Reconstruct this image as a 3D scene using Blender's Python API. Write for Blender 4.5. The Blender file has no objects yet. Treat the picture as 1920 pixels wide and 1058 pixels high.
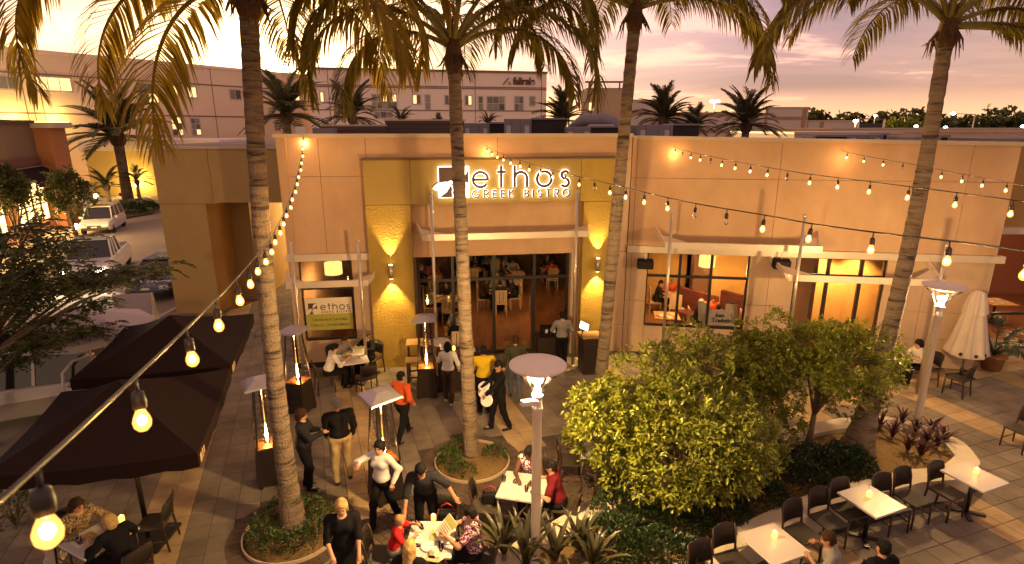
import bpy, bmesh, math, random
import numpy as np
from mathutils import Vector, Matrix, Quaternion
R = math.radians
scene = bpy.context.scene
COL = scene.collection
rnd = random.Random(7)

# ------------------------------------------------------------------ camera
CAM_H, PITCH, FPX, CX, CY = 6.7, R(15.1), 1070.0, 960.0, 529.0
cam = bpy.data.cameras.new('camera'); cam.sensor_width = 36.0; cam.lens = 36.0 * FPX / 1920.0
cam.dof.use_dof = True; cam.dof.focus_distance = 11.5; cam.dof.aperture_fstop = 3.2
cam.clip_start = 0.05; cam.clip_end = 5000
cam_o = bpy.data.objects.new('camera', cam); COL.objects.link(cam_o)
cam_o.location = (0, 0, CAM_H); cam_o.rotation_euler = (R(90) - PITCH, 0, 0)
scene.camera = cam_o

# ------------------------------------------------------------------ sky, sun, exposure
SUN_DIR = Vector((-0.357, 0.928, 0.085)).normalized()
world = bpy.data.worlds.new('World'); scene.world = world; world.use_nodes = True
wt = world.node_tree; wt.nodes.clear()
def wn(t, **k):
    n = wt.nodes.new(t)
    for a, b in k.items(): setattr(n, a, b)
    return n
def wl(a, b): wt.links.new(a, b)
def wmath(op, a, b=None, clamp=False):
    n = wn('ShaderNodeMath', operation=op, use_clamp=clamp)
    for i, v in enumerate((a, b)):
        if v is None: continue
        if isinstance(v, (int, float)): n.inputs[i].default_value = v
        else: wl(v, n.inputs[i])
    return n.outputs[0]
def wramp(fac, stops, interp='LINEAR'):
    n = wn('ShaderNodeValToRGB'); n.color_ramp.interpolation = interp
    el = n.color_ramp.elements
    while len(el) < len(stops): el.new(0.5)
    for e, (p, c) in zip(el, stops): e.position = p; e.color = (*c, 1)
    wl(fac, n.inputs[0]); return n.outputs[0]
def wmix(f, a, b, mode='MIX'):
    n = wn('ShaderNodeMix', data_type='RGBA', blend_type=mode)
    for s, v in ((n.inputs[0], f), (n.inputs[6], a), (n.inputs[7], b)):
        if isinstance(v, (int, float)): s.default_value = v
        elif isinstance(v, tuple): s.default_value = (*v, 1)
        else: wl(v, s)
    return n.outputs[2]
tc = wn('ShaderNodeTexCoord')
sep = wn('ShaderNodeSeparateXYZ'); wl(tc.outputs['Generated'], sep.inputs[0])
zc = wmath('MAXIMUM', sep.outputs[2], 0.0)
dotn = wn('ShaderNodeVectorMath', operation='DOT_PRODUCT'); wl(tc.outputs['Generated'], dotn.inputs[0]); dotn.inputs[1].default_value = SUN_DIR
dt = wmath('MAXIMUM', dotn.outputs['Value'], 0.0)
base = wramp(zc, [(0.0, (0.78, 0.40, 0.22)), (0.07, (0.76, 0.40, 0.27)), (0.18, (0.58, 0.31, 0.30)), (0.45, (0.37, 0.20, 0.18)), (1.0, (0.31, 0.175, 0.145))])
# cloud sheets: noise on the plane of the cloud deck
den = wmath('ADD', zc, 0.10)
cx_ = wmath('DIVIDE', sep.outputs[0], den); cy_ = wmath('DIVIDE', sep.outputs[1], den)
cmb = wn('ShaderNodeCombineXYZ'); wl(wmath('MULTIPLY', cx_, 0.55), cmb.inputs[0]); wl(wmath('MULTIPLY', cy_, 0.9), cmb.inputs[1]); cmb.inputs[2].default_value = 3.1
nz = wn('ShaderNodeTexNoise'); nz.inputs['Scale'].default_value = 0.85; nz.inputs['Detail'].default_value = 9; nz.inputs['Roughness'].default_value = 0.6; nz.inputs['Distortion'].default_value = 0.35
wl(cmb.outputs[0], nz.inputs['Vector'])
cov = wmath('ADD', nz.outputs['Fac'], wmath('MULTIPLY', wmath('SUBTRACT', 1.12, dt), 0.30))
mask = wramp(cov, [(0.485, (0, 0, 0)), (0.575, (1, 1, 1))], 'EASE')
low = wramp(zc, [(0.02, (0, 0, 0)), (0.06, (1, 1, 1))])
maskf = wmath('MULTIPLY', wmath('MULTIPLY', mask, low), 0.9)
ccol = wramp(dt, [(0.0, (0.47, 0.26, 0.18)), (0.45, (0.35, 0.18, 0.165)), (0.72, (0.225, 0.098, 0.15)), (0.93, (0.60, 0.34, 0.32)), (0.985, (0.95, 0.62, 0.38)), (1.0, (1.3, 0.95, 0.55))])
dens = wramp(cov, [(0.50, (1.9, 1.7, 1.4)), (0.57, (1.12, 1.08, 1.05)), (0.72, (0.70, 0.70, 0.80))])
ccol = wmix(1.0, ccol, dens, 'MULTIPLY')
g1 = wmath('MULTIPLY', wmath('POWER', dt, 10.0), 0.55)
g2 = wmath('MULTIPLY', wmath('POWER', dt, 34.0), 1.5)
g3 = wmath('MULTIPLY', wmath('POWER', dt, 900.0), 9.0)
def glow(col, f):
    n = wn('ShaderNodeVectorMath', operation='SCALE'); n.inputs[0].default_value = col; wl(f, n.inputs[3]); return n.outputs[0]
def vadd(a, b):
    n = wn('ShaderNodeVectorMath', operation='ADD'); wl(a, n.inputs[0]); wl(b, n.inputs[1]); return n.outputs[0]
gl = vadd(vadd(glow((1.0, 0.58, 0.20), g1), glow((1.0, 0.70, 0.24), g2)), glow((1.0, 0.80, 0.40), g3))
basec = vadd(base, gl)
cloudc = vadd(ccol, glow((1.0, 0.7, 0.35), wmath('MULTIPLY', wmath('POWER', dt, 120.0), 1.2)))
skyc = wmix(maskf, basec, cloudc)
bg = wn('ShaderNodeBackground'); wl(skyc, bg.inputs['Color']); bg.inputs['Strength'].default_value = 1.0
nish = wn('ShaderNodeTexSky', sky_type='NISHITA', sun_disc=False, sun_elevation=R(2.5), sun_rotation=math.atan2(SUN_DIR.x, SUN_DIR.y))
bg2 = wn('ShaderNodeBackground'); wl(nish.outputs[0], bg2.inputs['Color']); bg2.inputs['Strength'].default_value = 0.05
addw = wn('ShaderNodeAddShader'); wl(bg.outputs[0], addw.inputs[0]); wl(bg2.outputs[0], addw.inputs[1])
wo = wn('ShaderNodeOutputWorld'); wl(addw.outputs[0], wo.inputs['Surface'])

sun = bpy.data.lights.new('sun', 'SUN'); sun.energy = 4.5; sun.color = (1.0, 0.62, 0.26); sun.angle = R(0.6)
sun_o = bpy.data.objects.new('sun', sun); COL.objects.link(sun_o)
sun_o.rotation_euler = (-SUN_DIR).to_track_quat('-Z', 'Y').to_euler()

vs = scene.view_settings
vs.view_transform = 'Standard'; vs.look = 'None'; vs.gamma = 1.0; vs.use_curve_mapping = False
vs.exposure = 0.68
scene.cycles.use_denoising = True
scene.cycles.max_bounces = 7; scene.cycles.diffuse_bounces = 3; scene.cycles.glossy_bounces = 3
scene.cycles.transmission_bounces = 4; scene.cycles.transparent_max_bounces = 14
scene.cycles.sample_clamp_indirect = 4.0; scene.cycles.use_light_tree = True
scene.cycles.caustics_reflective = False; scene.cycles.caustics_refractive = False

# ------------------------------------------------------------------ where things stand (ray from the viewpoint to the ground / a depth / a wall)
_c, _s = math.cos(PITCH), math.sin(PITCH)
def ray(px, py):
    u = (px - CX) / FPX; v = (py - CY) / FPX
    return Vector((u, _c - v * _s, -(_s + v * _c)))
def G(px, py, z=0.0):
    d = ray(px, py); t = (z - CAM_H) / d.z
    return Vector((d.x * t, d.y * t, z))
def Y(px, py, y):
    d = ray(px, py); t = y / d.y
    return Vector((d.x * t, y, CAM_H + d.z * t))
class Plane:
    """vertical wall plane y = a + m x, with s measured along it from x = x0 and d towards the plaza"""
    def __init__(s, a, m, x0=0.0):
        s.a, s.m, s.x0 = a, m, x0
        s.t = Vector((1, m, 0)).normalized(); s.n = Vector((s.t.y, -s.t.x, 0)); s.o = Vector((x0, a + m * x0, 0))
        s.rz = math.atan2(m, 1)
    def at(s, px, py, d=0.0):
        o = s.o + s.n * d; r = ray(px, py)
        k = (o.dot(s.n) - Vector((0, 0, CAM_H)).dot(s.n)) / r.dot(s.n)
        p = Vector((0, 0, CAM_H)) + r * k
        return ((p - o).dot(s.t), p.z)
    def P(s, u, z, d=0.0):
        return s.o + s.t * u + s.n * d + Vector((0, 0, z))

# ------------------------------------------------------------------ materials
MATS = {}
def mat(name, color, rough=0.7, var=0.0, vscale=6.0, bump=0.0, bscale=40.0, metal=0.0, emit=None, estr=0.0, trans=0.0, spec=0.5, isl=0.0, obj_rand=0.0, alpha=1.0, coat=0.0, color2=None, detail=6.0, coords='Object', streak=0.0, streak_sc=(.9, .9, .35)):
    if name in MATS: return MATS[name]
    m = bpy.data.materials.new(name); m.use_nodes = True; nt = m.node_tree
    b = nt.nodes['Principled BSDF']; L = nt.links.new
    b.inputs['Base Color'].default_value = (*color, 1); b.inputs['Roughness'].default_value = rough
    b.inputs['Metallic'].default_value = metal; b.inputs['Specular IOR Level'].default_value = spec
    if coat: b.inputs['Coat Weight'].default_value = coat
    tco = nt.nodes.new('ShaderNodeTexCoord')
    if coords == 'World': tco = nt.nodes.new('ShaderNodeNewGeometry'); coords = 'Position'
    src = None
    if var > 0 or color2:
        n = nt.nodes.new('ShaderNodeTexNoise'); n.inputs['Scale'].default_value = vscale; n.inputs['Detail'].default_value = detail; n.inputs['Roughness'].default_value = 0.6
        L(tco.outputs[coords], n.inputs['Vector'])
        rp = nt.nodes.new('ShaderNodeValToRGB'); e = rp.color_ramp.elements
        e[0].position = 0.3; e[1].position = 0.7
        c2 = color2 if color2 else tuple(c * (1 + var) for c in color)
        c1 = color if color2 else tuple(c * (1 - var) for c in color)
        e[0].color = (*c1, 1); e[1].color = (*c2, 1)
        L(n.outputs['Fac'], rp.inputs[0]); src = rp.outputs[0]
        rr = nt.nodes.new('ShaderNodeMapRange'); rr.inputs[3].default_value = max(0.02, rough - 0.08); rr.inputs[4].default_value = min(1, rough + 0.08)
        L(n.outputs['Fac'], rr.inputs[0]); L(rr.outputs[0], b.inputs['Roughness'])
    if streak > 0:   # rain streaks and old stains: tall noise that darkens the paint a little, plus broad blotches
        mp = nt.nodes.new('ShaderNodeMapping'); mp.inputs['Scale'].default_value = streak_sc; L(tco.outputs[coords], mp.inputs[0])
        n3 = nt.nodes.new('ShaderNodeTexNoise'); n3.inputs['Scale'].default_value = 1.0; n3.inputs['Detail'].default_value = 6; n3.inputs['Roughness'].default_value = .55; L(mp.outputs[0], n3.inputs['Vector'])
        r3 = nt.nodes.new('ShaderNodeValToRGB'); r3.color_ramp.elements[0].position = .34; r3.color_ramp.elements[1].position = .6; k3 = 1 - streak; r3.color_ramp.elements[0].color = (k3, k3 * .97, k3 * .93, 1); r3.color_ramp.elements[1].color = (1, 1, 1, 1); L(n3.outputs['Fac'], r3.inputs[0])
        mm = nt.nodes.new('ShaderNodeMix'); mm.data_type = 'RGBA'; mm.blend_type = 'MULTIPLY'; mm.inputs[0].default_value = 1.0
        if src: L(src, mm.inputs[6])
        else: mm.inputs[6].default_value = (*color, 1)
        L(r3.outputs[0], mm.inputs[7]); src = mm.outputs[2]
    if isl > 0 or obj_rand > 0:
        hs = nt.nodes.new('ShaderNodeHueSaturation'); hs.inputs['Color'].default_value = (*color, 1)
        mr = nt.nodes.new('ShaderNodeMapRange'); k = isl or obj_rand
        mr.inputs[3].default_value = 1 - k; mr.inputs[4].default_value = 1 + k
        if isl > 0:
            g = nt.nodes.new('ShaderNodeNewGeometry'); L(g.outputs['Random Per Island'], mr.inputs[0])
        else:
            g = nt.nodes.new('ShaderNodeObjectInfo'); L(g.outputs['Random'], mr.inputs[0])
        L(mr.outputs[0], hs.inputs['Value'])
        if src: L(src, hs.inputs['Color'])
        src = hs.outputs[0]
    if src: L(src, b.inputs['Base Color'])
    if bump > 0:
        n2 = nt.nodes.new('ShaderNodeTexNoise'); n2.inputs['Scale'].default_value = bscale; n2.inputs['Detail'].default_value = 4
        L(tco.outputs[coords], n2.inputs['Vector'])
        bp = nt.nodes.new('ShaderNodeBump'); bp.inputs['Strength'].default_value = bump; bp.inputs['Distance'].default_value = 0.02
        L(n2.outputs['Fac'], bp.inputs['Height']); L(bp.outputs[0], b.inputs['Normal'])
    if emit:
        b.inputs['Emission Color'].default_value = (*emit, 1); b.inputs['Emission Strength'].default_value = estr
    if trans > 0:   # thin leaf: part of the light passes through
        out = nt.nodes['Material Output']; tr = nt.nodes.new('ShaderNodeBsdfTranslucent'); mx = nt.nodes.new('ShaderNodeMixShader')
        mx.inputs[0].default_value = trans
        tr.inputs['Color'].default_value = (*[min(1, c * 1.6) for c in color], 1)
        if src:
            L(src, tr.inputs['Color'])
        L(b.outputs[0], mx.inputs[1]); L(tr.outputs[0], mx.inputs[2]); L(mx.outputs[0], out.inputs['Surface'])
    MATS[name] = m
    return m
def glass_mat(name, tint=(0.9, 0.9, 0.9), refl=0.12):
    if name in MATS: return MATS[name]
    m = bpy.data.materials.new(name); m.use_nodes = True; nt = m.node_tree; nt.nodes.remove(nt.nodes['Principled BSDF'])
    out = nt.nodes['Material Output']
    t = nt.nodes.new('ShaderNodeBsdfTransparent'); t.inputs[0].default_value = (*tint, 1)
    g = nt.nodes.new('ShaderNodeBsdfGlossy'); g.inputs['Roughness'].default_value = 0.03
    fr = nt.nodes.new('ShaderNodeLayerWeight'); fr.inputs[0].default_value = 0.25
    mr = nt.nodes.new('ShaderNodeMapRange'); mr.inputs[3].default_value = refl * 0.4; mr.inputs[4].default_value = min(1, refl * 4)
    nt.links.new(fr.outputs['Fresnel'], mr.inputs[0])
    mx = nt.nodes.new('ShaderNodeMixShader'); nt.links.new(mr.outputs[0], mx.inputs[0])
    nt.links.new(t.outputs[0], mx.inputs[1]); nt.links.new(g.outputs[0], mx.inputs[2]); nt.links.new(mx.outputs[0], out.inputs['Surface'])
    MATS[name] = m
    return m
def emit_mat(name, color, strength):
    if name in MATS: return MATS[name]
    return mat(name, tuple(min(0.9, c * 0.8) for c in color), 0.4, emit=color, estr=strength)

# ------------------------------------------------------------------ mesh building
class MB:
    def __init__(s): s.v, s.f, s.sm = [], [], []
    def add(s, vs, fs, smooth=False):
        o = len(s.v); s.v += [tuple(v) for v in vs]; s.f += [tuple(i + o for i in f) for f in fs]; s.sm += [smooth] * len(fs)
        return s
    def box(s, c, size, rz=0.0, rx=0.0, ry=0.0):
        c = Vector(c); hx, hy, hz = [k / 2 for k in size]
        M = Matrix.Rotation(rz, 3, 'Z') @ Matrix.Rotation(ry, 3, 'Y') @ Matrix.Rotation(rx, 3, 'X')
        vs = [c + M @ Vector((x, y, z)) for x in (-hx, hx) for y in (-hy, hy) for z in (-hz, hz)]
        return s.add(vs, [(0, 1, 3, 2), (4, 6, 7, 5), (0, 4, 5, 1), (2, 3, 7, 6), (0, 2, 6, 4), (1, 5, 7, 3)])
    def pbox(s, pl, u0, u1, z0, z1, d0, d1):
        vs = [pl.P(u, z, d) for u in (u0, u1) for d in (d1, d0) for z in (z0, z1)]
        return s.add(vs, [(0, 1, 3, 2), (4, 6, 7, 5), (0, 4, 5, 1), (2, 3, 7, 6), (0, 2, 6, 4), (1, 5, 7, 3)])
    def bar(s, a, b, w, h=None, up=(0, 0, 1)):
        a, b = Vector(a), Vector(b); h = h or w; t = (b - a).normalized(); up = Vector(up)
        if abs(t.dot(up)) > 0.98: up = Vector((0, 1, 0))
        x = t.cross(up).normalized() * w / 2; y = x.cross(t).normalized() * h / 2
        vs = [p + i * x + j * y for p in (a, b) for i, j in ((-1, -1), (1, -1), (1, 1), (-1, 1))]
        return s.add(vs, [(3, 2, 1, 0), (4, 5, 6, 7), (0, 1, 5, 4), (1, 2, 6, 5), (2, 3, 7, 6), (3, 0, 4, 7)])
    def tube(s, path, radii, n=8, cap=True, smooth=True):
        path = [Vector(p) for p in path]
        if isinstance(radii, (int, float)): radii = [radii] * len(path)
        vs, fs = [], []; ref = None
        for i, p in enumerate(path):
            t = (path[min(i + 1, len(path) - 1)] - path[max(i - 1, 0)]).normalized()
            if ref is None: ref = t.orthogonal().normalized()
            ref = (ref - t * ref.dot(t)).normalized(); b = t.cross(ref)
            for k in range(n):
                a = 2 * math.pi * k / n; vs.append(p + (ref * math.cos(a) + b * math.sin(a)) * radii[i])
        for i in range(len(path) - 1):
            for k in range(n):
                k2 = (k + 1) % n; fs.append((i * n + k, i * n + k2, (i + 1) * n + k2, (i + 1) * n + k))
        s.add(vs, fs, smooth)
        if cap:
            o = len(s.v) - len(vs); m = (len(path) - 1) * n
            s.f += [tuple(o + k for k in reversed(range(n))), tuple(o + m + k for k in range(n))]; s.sm += [False, False]
        return s
    def lathe(s, prof, c=(0, 0, 0), n=16, smooth=True):
        c = Vector(c); vs, fs = [], []
        for r, z in prof:
            for k in range(n):
                a = 2 * math.pi * k / n; vs.append(c + Vector((r * math.cos(a), r * math.sin(a), z)))
        for i in range(len(prof) - 1):
            for k in range(n):
                k2 = (k + 1) % n; fs.append((i * n + k, i * n + k2, (i + 1) * n + k2, (i + 1) * n + k))
        s.add(vs, fs, smooth)
        o = len(s.v) - len(vs); m = (len(prof) - 1) * n
        if prof[0][0] > 1e-4: s.f.append(tuple(o + k for k in reversed(range(n)))); s.sm.append(False)
        if prof[-1][0] > 1e-4: s.f.append(tuple(o + m + k for k in range(n))); s.sm.append(False)
        return s
    def prism(s, poly, z0, z1, smooth_side=False):
        n = len(poly); vs = [(x, y, z0) for x, y in poly] + [(x, y, z1) for x, y in poly]
        s.add(vs, [(i, (i + 1) % n, n + (i + 1) % n, n + i) for i in range(n)], smooth_side)
        o = len(s.v) - 2 * n
        s.f += [tuple(o + k for k in reversed(range(n))), tuple(o + n + k for k in range(n))]; s.sm += [False, False]
        return s
    def ball(s, c, r, n=10, m=7, sc=(1, 1, 1)):
        prof = [(max(1e-5, math.sin(math.pi * i / m)) * 1.0, -math.cos(math.pi * i / m)) for i in range(m + 1)]
        c = Vector(c); vs, fs = [], []
        for pr, z in prof:
            for k in range(n):
                a = 2 * math.pi * k / n; vs.append(c + Vector((pr * math.cos(a) * r * sc[0], pr * math.sin(a) * r * sc[1], z * r * sc[2])))
        for i in range(m):
            for k in range(n):
                k2 = (k + 1) % n; fs.append((i * n + k, i * n + k2, (i + 1) * n + k2, (i + 1) * n + k))
        return s.add(vs, fs, True)
    def mesh(s, name, m=None):
        me = bpy.data.meshes.new(name); me.from_pydata(s.v, [], s.f)
        me.polygons.foreach_set('use_smooth', s.sm)
        if m: me.materials.append(m)
        me.update(); return me
    def build(s, name, m, parent=None, loc=(0, 0, 0), rz=0.0, bevel=0.0, kind=None):
        o = bpy.data.objects.new(name, s.mesh(name, m)); COL.objects.link(o)
        o.location = loc; o.rotation_euler = (0, 0, rz)
        if parent: o.parent = parent
        if bevel:
            md = o.modifiers.new('bevel', 'BEVEL'); md.width = bevel; md.segments = 2; md.limit_method = 'ANGLE'
        if kind: o['kind'] = kind
        return o
def put(name, me, parent=None, loc=(0, 0, 0), rot=(0, 0, 0), sc=(1, 1, 1)):
    o = bpy.data.objects.new(name, me); COL.objects.link(o); o.location = loc; o.rotation_euler = rot; o.scale = sc
    if parent: o.parent = parent
    return o
def tag(o, label, cat, group=None):
    o['label'] = label; o['category'] = cat
    if group: o['group'] = group
    return o
def thing(name, label, cat, loc=(0, 0, 0), rz=0.0, group=None):
    o = bpy.data.objects.new(name, None); COL.objects.link(o); o.empty_display_size = 0.2
    o.location = loc; o.rotation_euler = (0, 0, rz)
    return tag(o, label, cat, group)
def copy_tree(o, parent=None):
    c = o.copy(); COL.objects.link(c)
    if parent: c.parent = parent
    for ch in list(o.children): copy_tree(ch, c)
    return c
def copy_thing(o, label, loc, rz=0.0, sc=None):
    c = copy_tree(o); c.location = loc; c.rotation_euler = (0, 0, rz); c['label'] = label
    if sc: c.scale = (sc, sc, sc)
    return c
def light(name, kind, loc, energy, color, parent=None, size=0.1, target=None, spot=60, blend=0.5):
    l = bpy.data.lights.new(name, kind); l.energy = energy; l.color = color
    if kind == 'AREA': l.size = size
    else: l.shadow_soft_size = size
    if kind == 'SPOT': l.spot_size = R(spot); l.spot_blend = blend
    o = bpy.data.objects.new(name, l); COL.objects.link(o); o.location = loc
    if target is not None: o.rotation_euler = (Vector(target) - Vector(loc)).to_track_quat('-Z', 'Y').to_euler()
    if parent: o.parent = parent
    return o
def text_mesh(txt, size, depth=0.0, bold=0.0, align='CENTER', spacing=1.0):
    cu = bpy.data.curves.new('text', 'FONT'); cu.body = txt; cu.size = size; cu.extrude = depth; cu.offset = bold
    cu.align_x = align; cu.align_y = 'CENTER'; cu.space_character = spacing
    o = bpy.data.objects.new('text', cu); COL.objects.link(o)
    bpy.context.view_layer.update()
    me = bpy.data.meshes.new_from_object(o.evaluated_get(bpy.context.evaluated_depsgraph_get()))
    bpy.data.objects.remove(o); return me
def catmull(pts, n):
    pts = [Vector(p) for p in pts]; P = [2 * pts[0] - pts[1]] + pts + [2 * pts[-1] - pts[-2]]; out = []
    segs = len(pts) - 1
    for i in range(n + 1):
        u = i / n * segs; k = min(int(u), segs - 1); t = u - k
        a, b, c, d = P[k:k + 4]
        out.append(0.5 * ((2 * b) + (c - a) * t + (2 * a - 5 * b + 4 * c - d) * t * t + (3 * b - a - 3 * c + d) * t ** 3))
    return out
# ------------------------------------------------------------------ common materials
M_STUCCO = mat('stucco_tan', (0.585, 0.37, 0.21), 0.85, var=0.07, vscale=1.3, bump=0.25, bscale=90, streak=.13)
M_STUCCO2 = mat('stucco_pale', (0.60, 0.415, 0.265), 0.85, var=0.06, vscale=1.6, bump=0.2, bscale=90, streak=.15)
M_OLIVE = mat('stucco_olive', (0.40, 0.26, 0.04), 0.7, var=0.08, vscale=2.0, bump=1.0, bscale=20, streak=.14)
M_OLIVE2 = mat('stucco_olive_smooth', (0.37, 0.245, 0.065), 0.85, var=0.06, vscale=1.5, bump=0.2, bscale=80)
M_CAP = mat('coping_metal', (0.52, 0.40, 0.28), 0.55, var=0.05, vscale=2)
M_ALU = mat('painted_aluminium', (0.74, 0.62, 0.48), 0.38, var=0.05, vscale=3, metal=0.3)
M_POLE = mat('brushed_steel', (0.55, 0.47, 0.38), 0.32, var=0.06, vscale=5, metal=0.7)
M_FRAME = mat('dark_bronze', (0.022, 0.016, 0.014), 0.4, var=0.15, vscale=8)
M_GROOVE = mat('joint_backing_mortar', (0.16, 0.105, 0.065), 0.9, var=0.1)  # dark backing seen through the open panel joints
M_GLASS = glass_mat('window_glass', (0.88, 0.86, 0.82), 0.10)
M_GLASS_DARK = mat('dark_window_glass', (0.05, 0.045, 0.06), 0.12, var=0.3, vscale=0.6, spec=0.8)
M_CONC = mat('seat_wall_concrete', (0.58, 0.49, 0.36), 0.8, var=0.10, vscale=2.2, bump=0.12, bscale=60)
M_MULCH = mat('mulch', (0.13, 0.075, 0.022), 0.95, var=0.45, vscale=30, bump=1.0, bscale=55, color2=(0.27, 0.17, 0.06), detail=10)
M_ASPH = mat('asphalt', (0.23, 0.18, 0.14), 0.9, var=0.12, vscale=0.35, bump=0.3, bscale=60, detail=10)
M_PAINT = mat('road_paint', (0.62, 0.58, 0.50), 0.7, var=0.12, vscale=4)
M_BED = mat('mortar_bed', (0.055, 0.042, 0.03), 0.95, var=0.2, vscale=6)
M_PAV_G = mat('paver_grey', (0.215, 0.172, 0.128), 0.82, var=0.14, vscale=2.5, bump=0.2, bscale=70, obj_rand=0.14, detail=9, coords='World', streak=.38, streak_sc=(1.1, 1.1, 1.1))
M_PAV_T = mat('paver_tan', (0.43, 0.30, 0.155), 0.82, var=0.12, vscale=2.5, bump=0.2, bscale=70, obj_rand=0.12, detail=9, coords='World', streak=.38, streak_sc=(1.1, 1.1, 1.1))
M_PAV_B = mat('paver_brown', (0.105, 0.068, 0.046), 0.82, var=0.18, vscale=4, bump=0.25, bscale=70, obj_rand=0.2, detail=9, coords='World', streak=.38, streak_sc=(1.1, 1.1, 1.1))
M_PAV_GS = mat('paver_grey_far', (0.215, 0.172, 0.128), 0.82, var=0.14, vscale=2.5, bump=0.2, bscale=70, isl=0.14, detail=9, coords='World', streak=.38, streak_sc=(1.1, 1.1, 1.1))
M_PAV_TS = mat('paver_tan_far', (0.43, 0.30, 0.155), 0.82, var=0.12, vscale=2.5, bump=0.2, bscale=70, isl=0.12, detail=9, coords='World', streak=.38, streak_sc=(1.1, 1.1, 1.1))
M_PAV_BS = mat('paver_brown_far', (0.105, 0.068, 0.046), 0.82, var=0.18, vscale=4, bump=0.25, bscale=70, isl=0.2, detail=9, coords='World', streak=.38, streak_sc=(1.1, 1.1, 1.1))

# ------------------------------------------------------------------ ground, street, plaza
g = MB(); g.add([(-2500, -600, -0.14), (2500, -600, -0.14), (2500, 3500, -0.14), (-2500, 3500, -0.14)], [(0, 1, 2, 3)])
g.build('ground', M_ASPH)['kind'] = 'structure'

ANG = R(19.5); E1 = Vector((math.cos(ANG), math.sin(ANG), 0)); E2 = Vector((-math.sin(ANG), math.cos(ANG), 0))
PLAZA = [(-8.4, 2.0), (-9.2, 5.0), (-12.95, 19.9), (-12.95, 24.0), (-9.6, 34.0), (-4.0, 34.0), (-4.0, 17.4), (14.5, 17.4), (30, 24), (30, 2.0)]
def inside(p, poly):
    x, y = p[0], p[1]; c = False; n = len(poly)
    for i in range(n):
        x1, y1 = poly[i][0], poly[i][1]; x2, y2 = poly[(i + 1) % n][0], poly[(i + 1) % n][1]
        if (y1 > y) != (y2 > y) and x < (x2 - x1) * (y - y1) / (y2 - y1) + x1: c = not c
    return c
plaza = thing('plaza', '', '', (0, 0, 0)); del plaza['label'], plaza['category']; plaza['kind'] = 'structure'
b = MB(); b.prism(PLAZA, -0.139, -0.012); b.build('mortar_bed', M_BED, plaza)
k = MB()
for a, c in zip(PLAZA[0:3], PLAZA[1:4]): k.bar((a[0], a[1], -0.06), (c[0], c[1], -0.06), 0.18, 0.16)
k.build('kerb', mat('kerb_concrete', (0.34, 0.29, 0.22), 0.85, var=0.12, vscale=3), plaza)

BED1, BED2 = (Vector((-3.76, 8.36, 0)), 0.80), (Vector((-0.83, 10.5, 0)), 0.76)
px_outer = [(900, 1056), (1021, 986), (1163, 910), (1330, 846), (1488, 800), (1580, 784), (1662, 781), (1724, 795), (1768, 813), (1806, 829), (1832, 857), (1836, 872), (1802, 897), (1734, 904), (1698, 913), (1577, 944), (1491, 979), (1404, 1024), (1369, 1047), (1250, 1120), (1080, 1190), (930, 1150)]
ring = [G(x, y, 0.45) for x, y in px_outer]
def closed(pts, n):
    out = []; N = len(pts)
    for i in range(N):
        a, b_, c, d = pts[i - 1], pts[i], pts[(i + 1) % N], pts[(i + 2) % N]
        for j in range(n):
            t = j / n
            out.append(0.5 * ((2 * b_) + (c - a) * t + (2 * a - 5 * b_ + 4 * c - d) * t * t + (3 * b_ - a - 3 * c + d) * t ** 3))
    return out
OUT = closed(ring, 5)
def offset(pts, d):
    out = []; N = len(pts); cen = sum(pts, Vector((0, 0, 0))) / N
    for i in range(N):
        t = (pts[(i + 2) % N] - pts[i - 2]).normalized(); n = Vector((-t.y, t.x, 0))
        if inside(pts[i] + n * 0.05, pts) is False: n = -n
        out.append(pts[i] + n * d)
    return out
INN = offset(OUT, 0.40)
OUTP = [(p.x, p.y) for p in OUT]
BRICKZ = [G(*p) for p in [(560, 1130), (655, 985), (790, 925), (840, 890), (963, 843), (1085, 812), (1200, 788), (1260, 850), (1150, 960), (1030, 1040), (960, 1180), (600, 1190)]]
def busy(p):
    if (p - BED1[0]).length < BED1[1] + 0.26 or (p - BED2[0]).length < BED2[1] + 0.26: return True
    return inside(p, OUTP)
def project(p):
    D = p.y * _c - (p.z - CAM_H) * _s
    if D < 0.3: return None
    return (CX + FPX * p.x / D, CY + FPX * (-(p.z - CAM_H) * _c - p.y * _s) / D, D)
def under_building(p):
    return (p.x > -6.0 and p.y > 16.42 + 0.137 * p.x and p.x < 3.4) or (p.x >= 3.4 and p.x < 13.3 and p.y > 17.08 - 0.151 * p.x)
def paver_mb(sx, sy, ch=0.006):
    m = MB(); a, b2 = sx / 2, sy / 2; h = 0.03
    lo = [(-a, -b2, -h), (a, -b2, -h), (a, b2, -h), (-a, b2, -h)]; mid = [(x, y, -ch) for x, y, _ in lo]
    top = [(x * (1 - ch / a), y * (1 - ch / b2), 0) for x, y, _ in lo]
    m.add(lo + mid + top, [(0, 1, 5, 4), (1, 2, 6, 5), (2, 3, 7, 6), (3, 0, 4, 7), (4, 5, 9, 8), (5, 6, 10, 9), (6, 7, 11, 10), (7, 4, 8, 11), (8, 9, 10, 11)])
    return m
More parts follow.
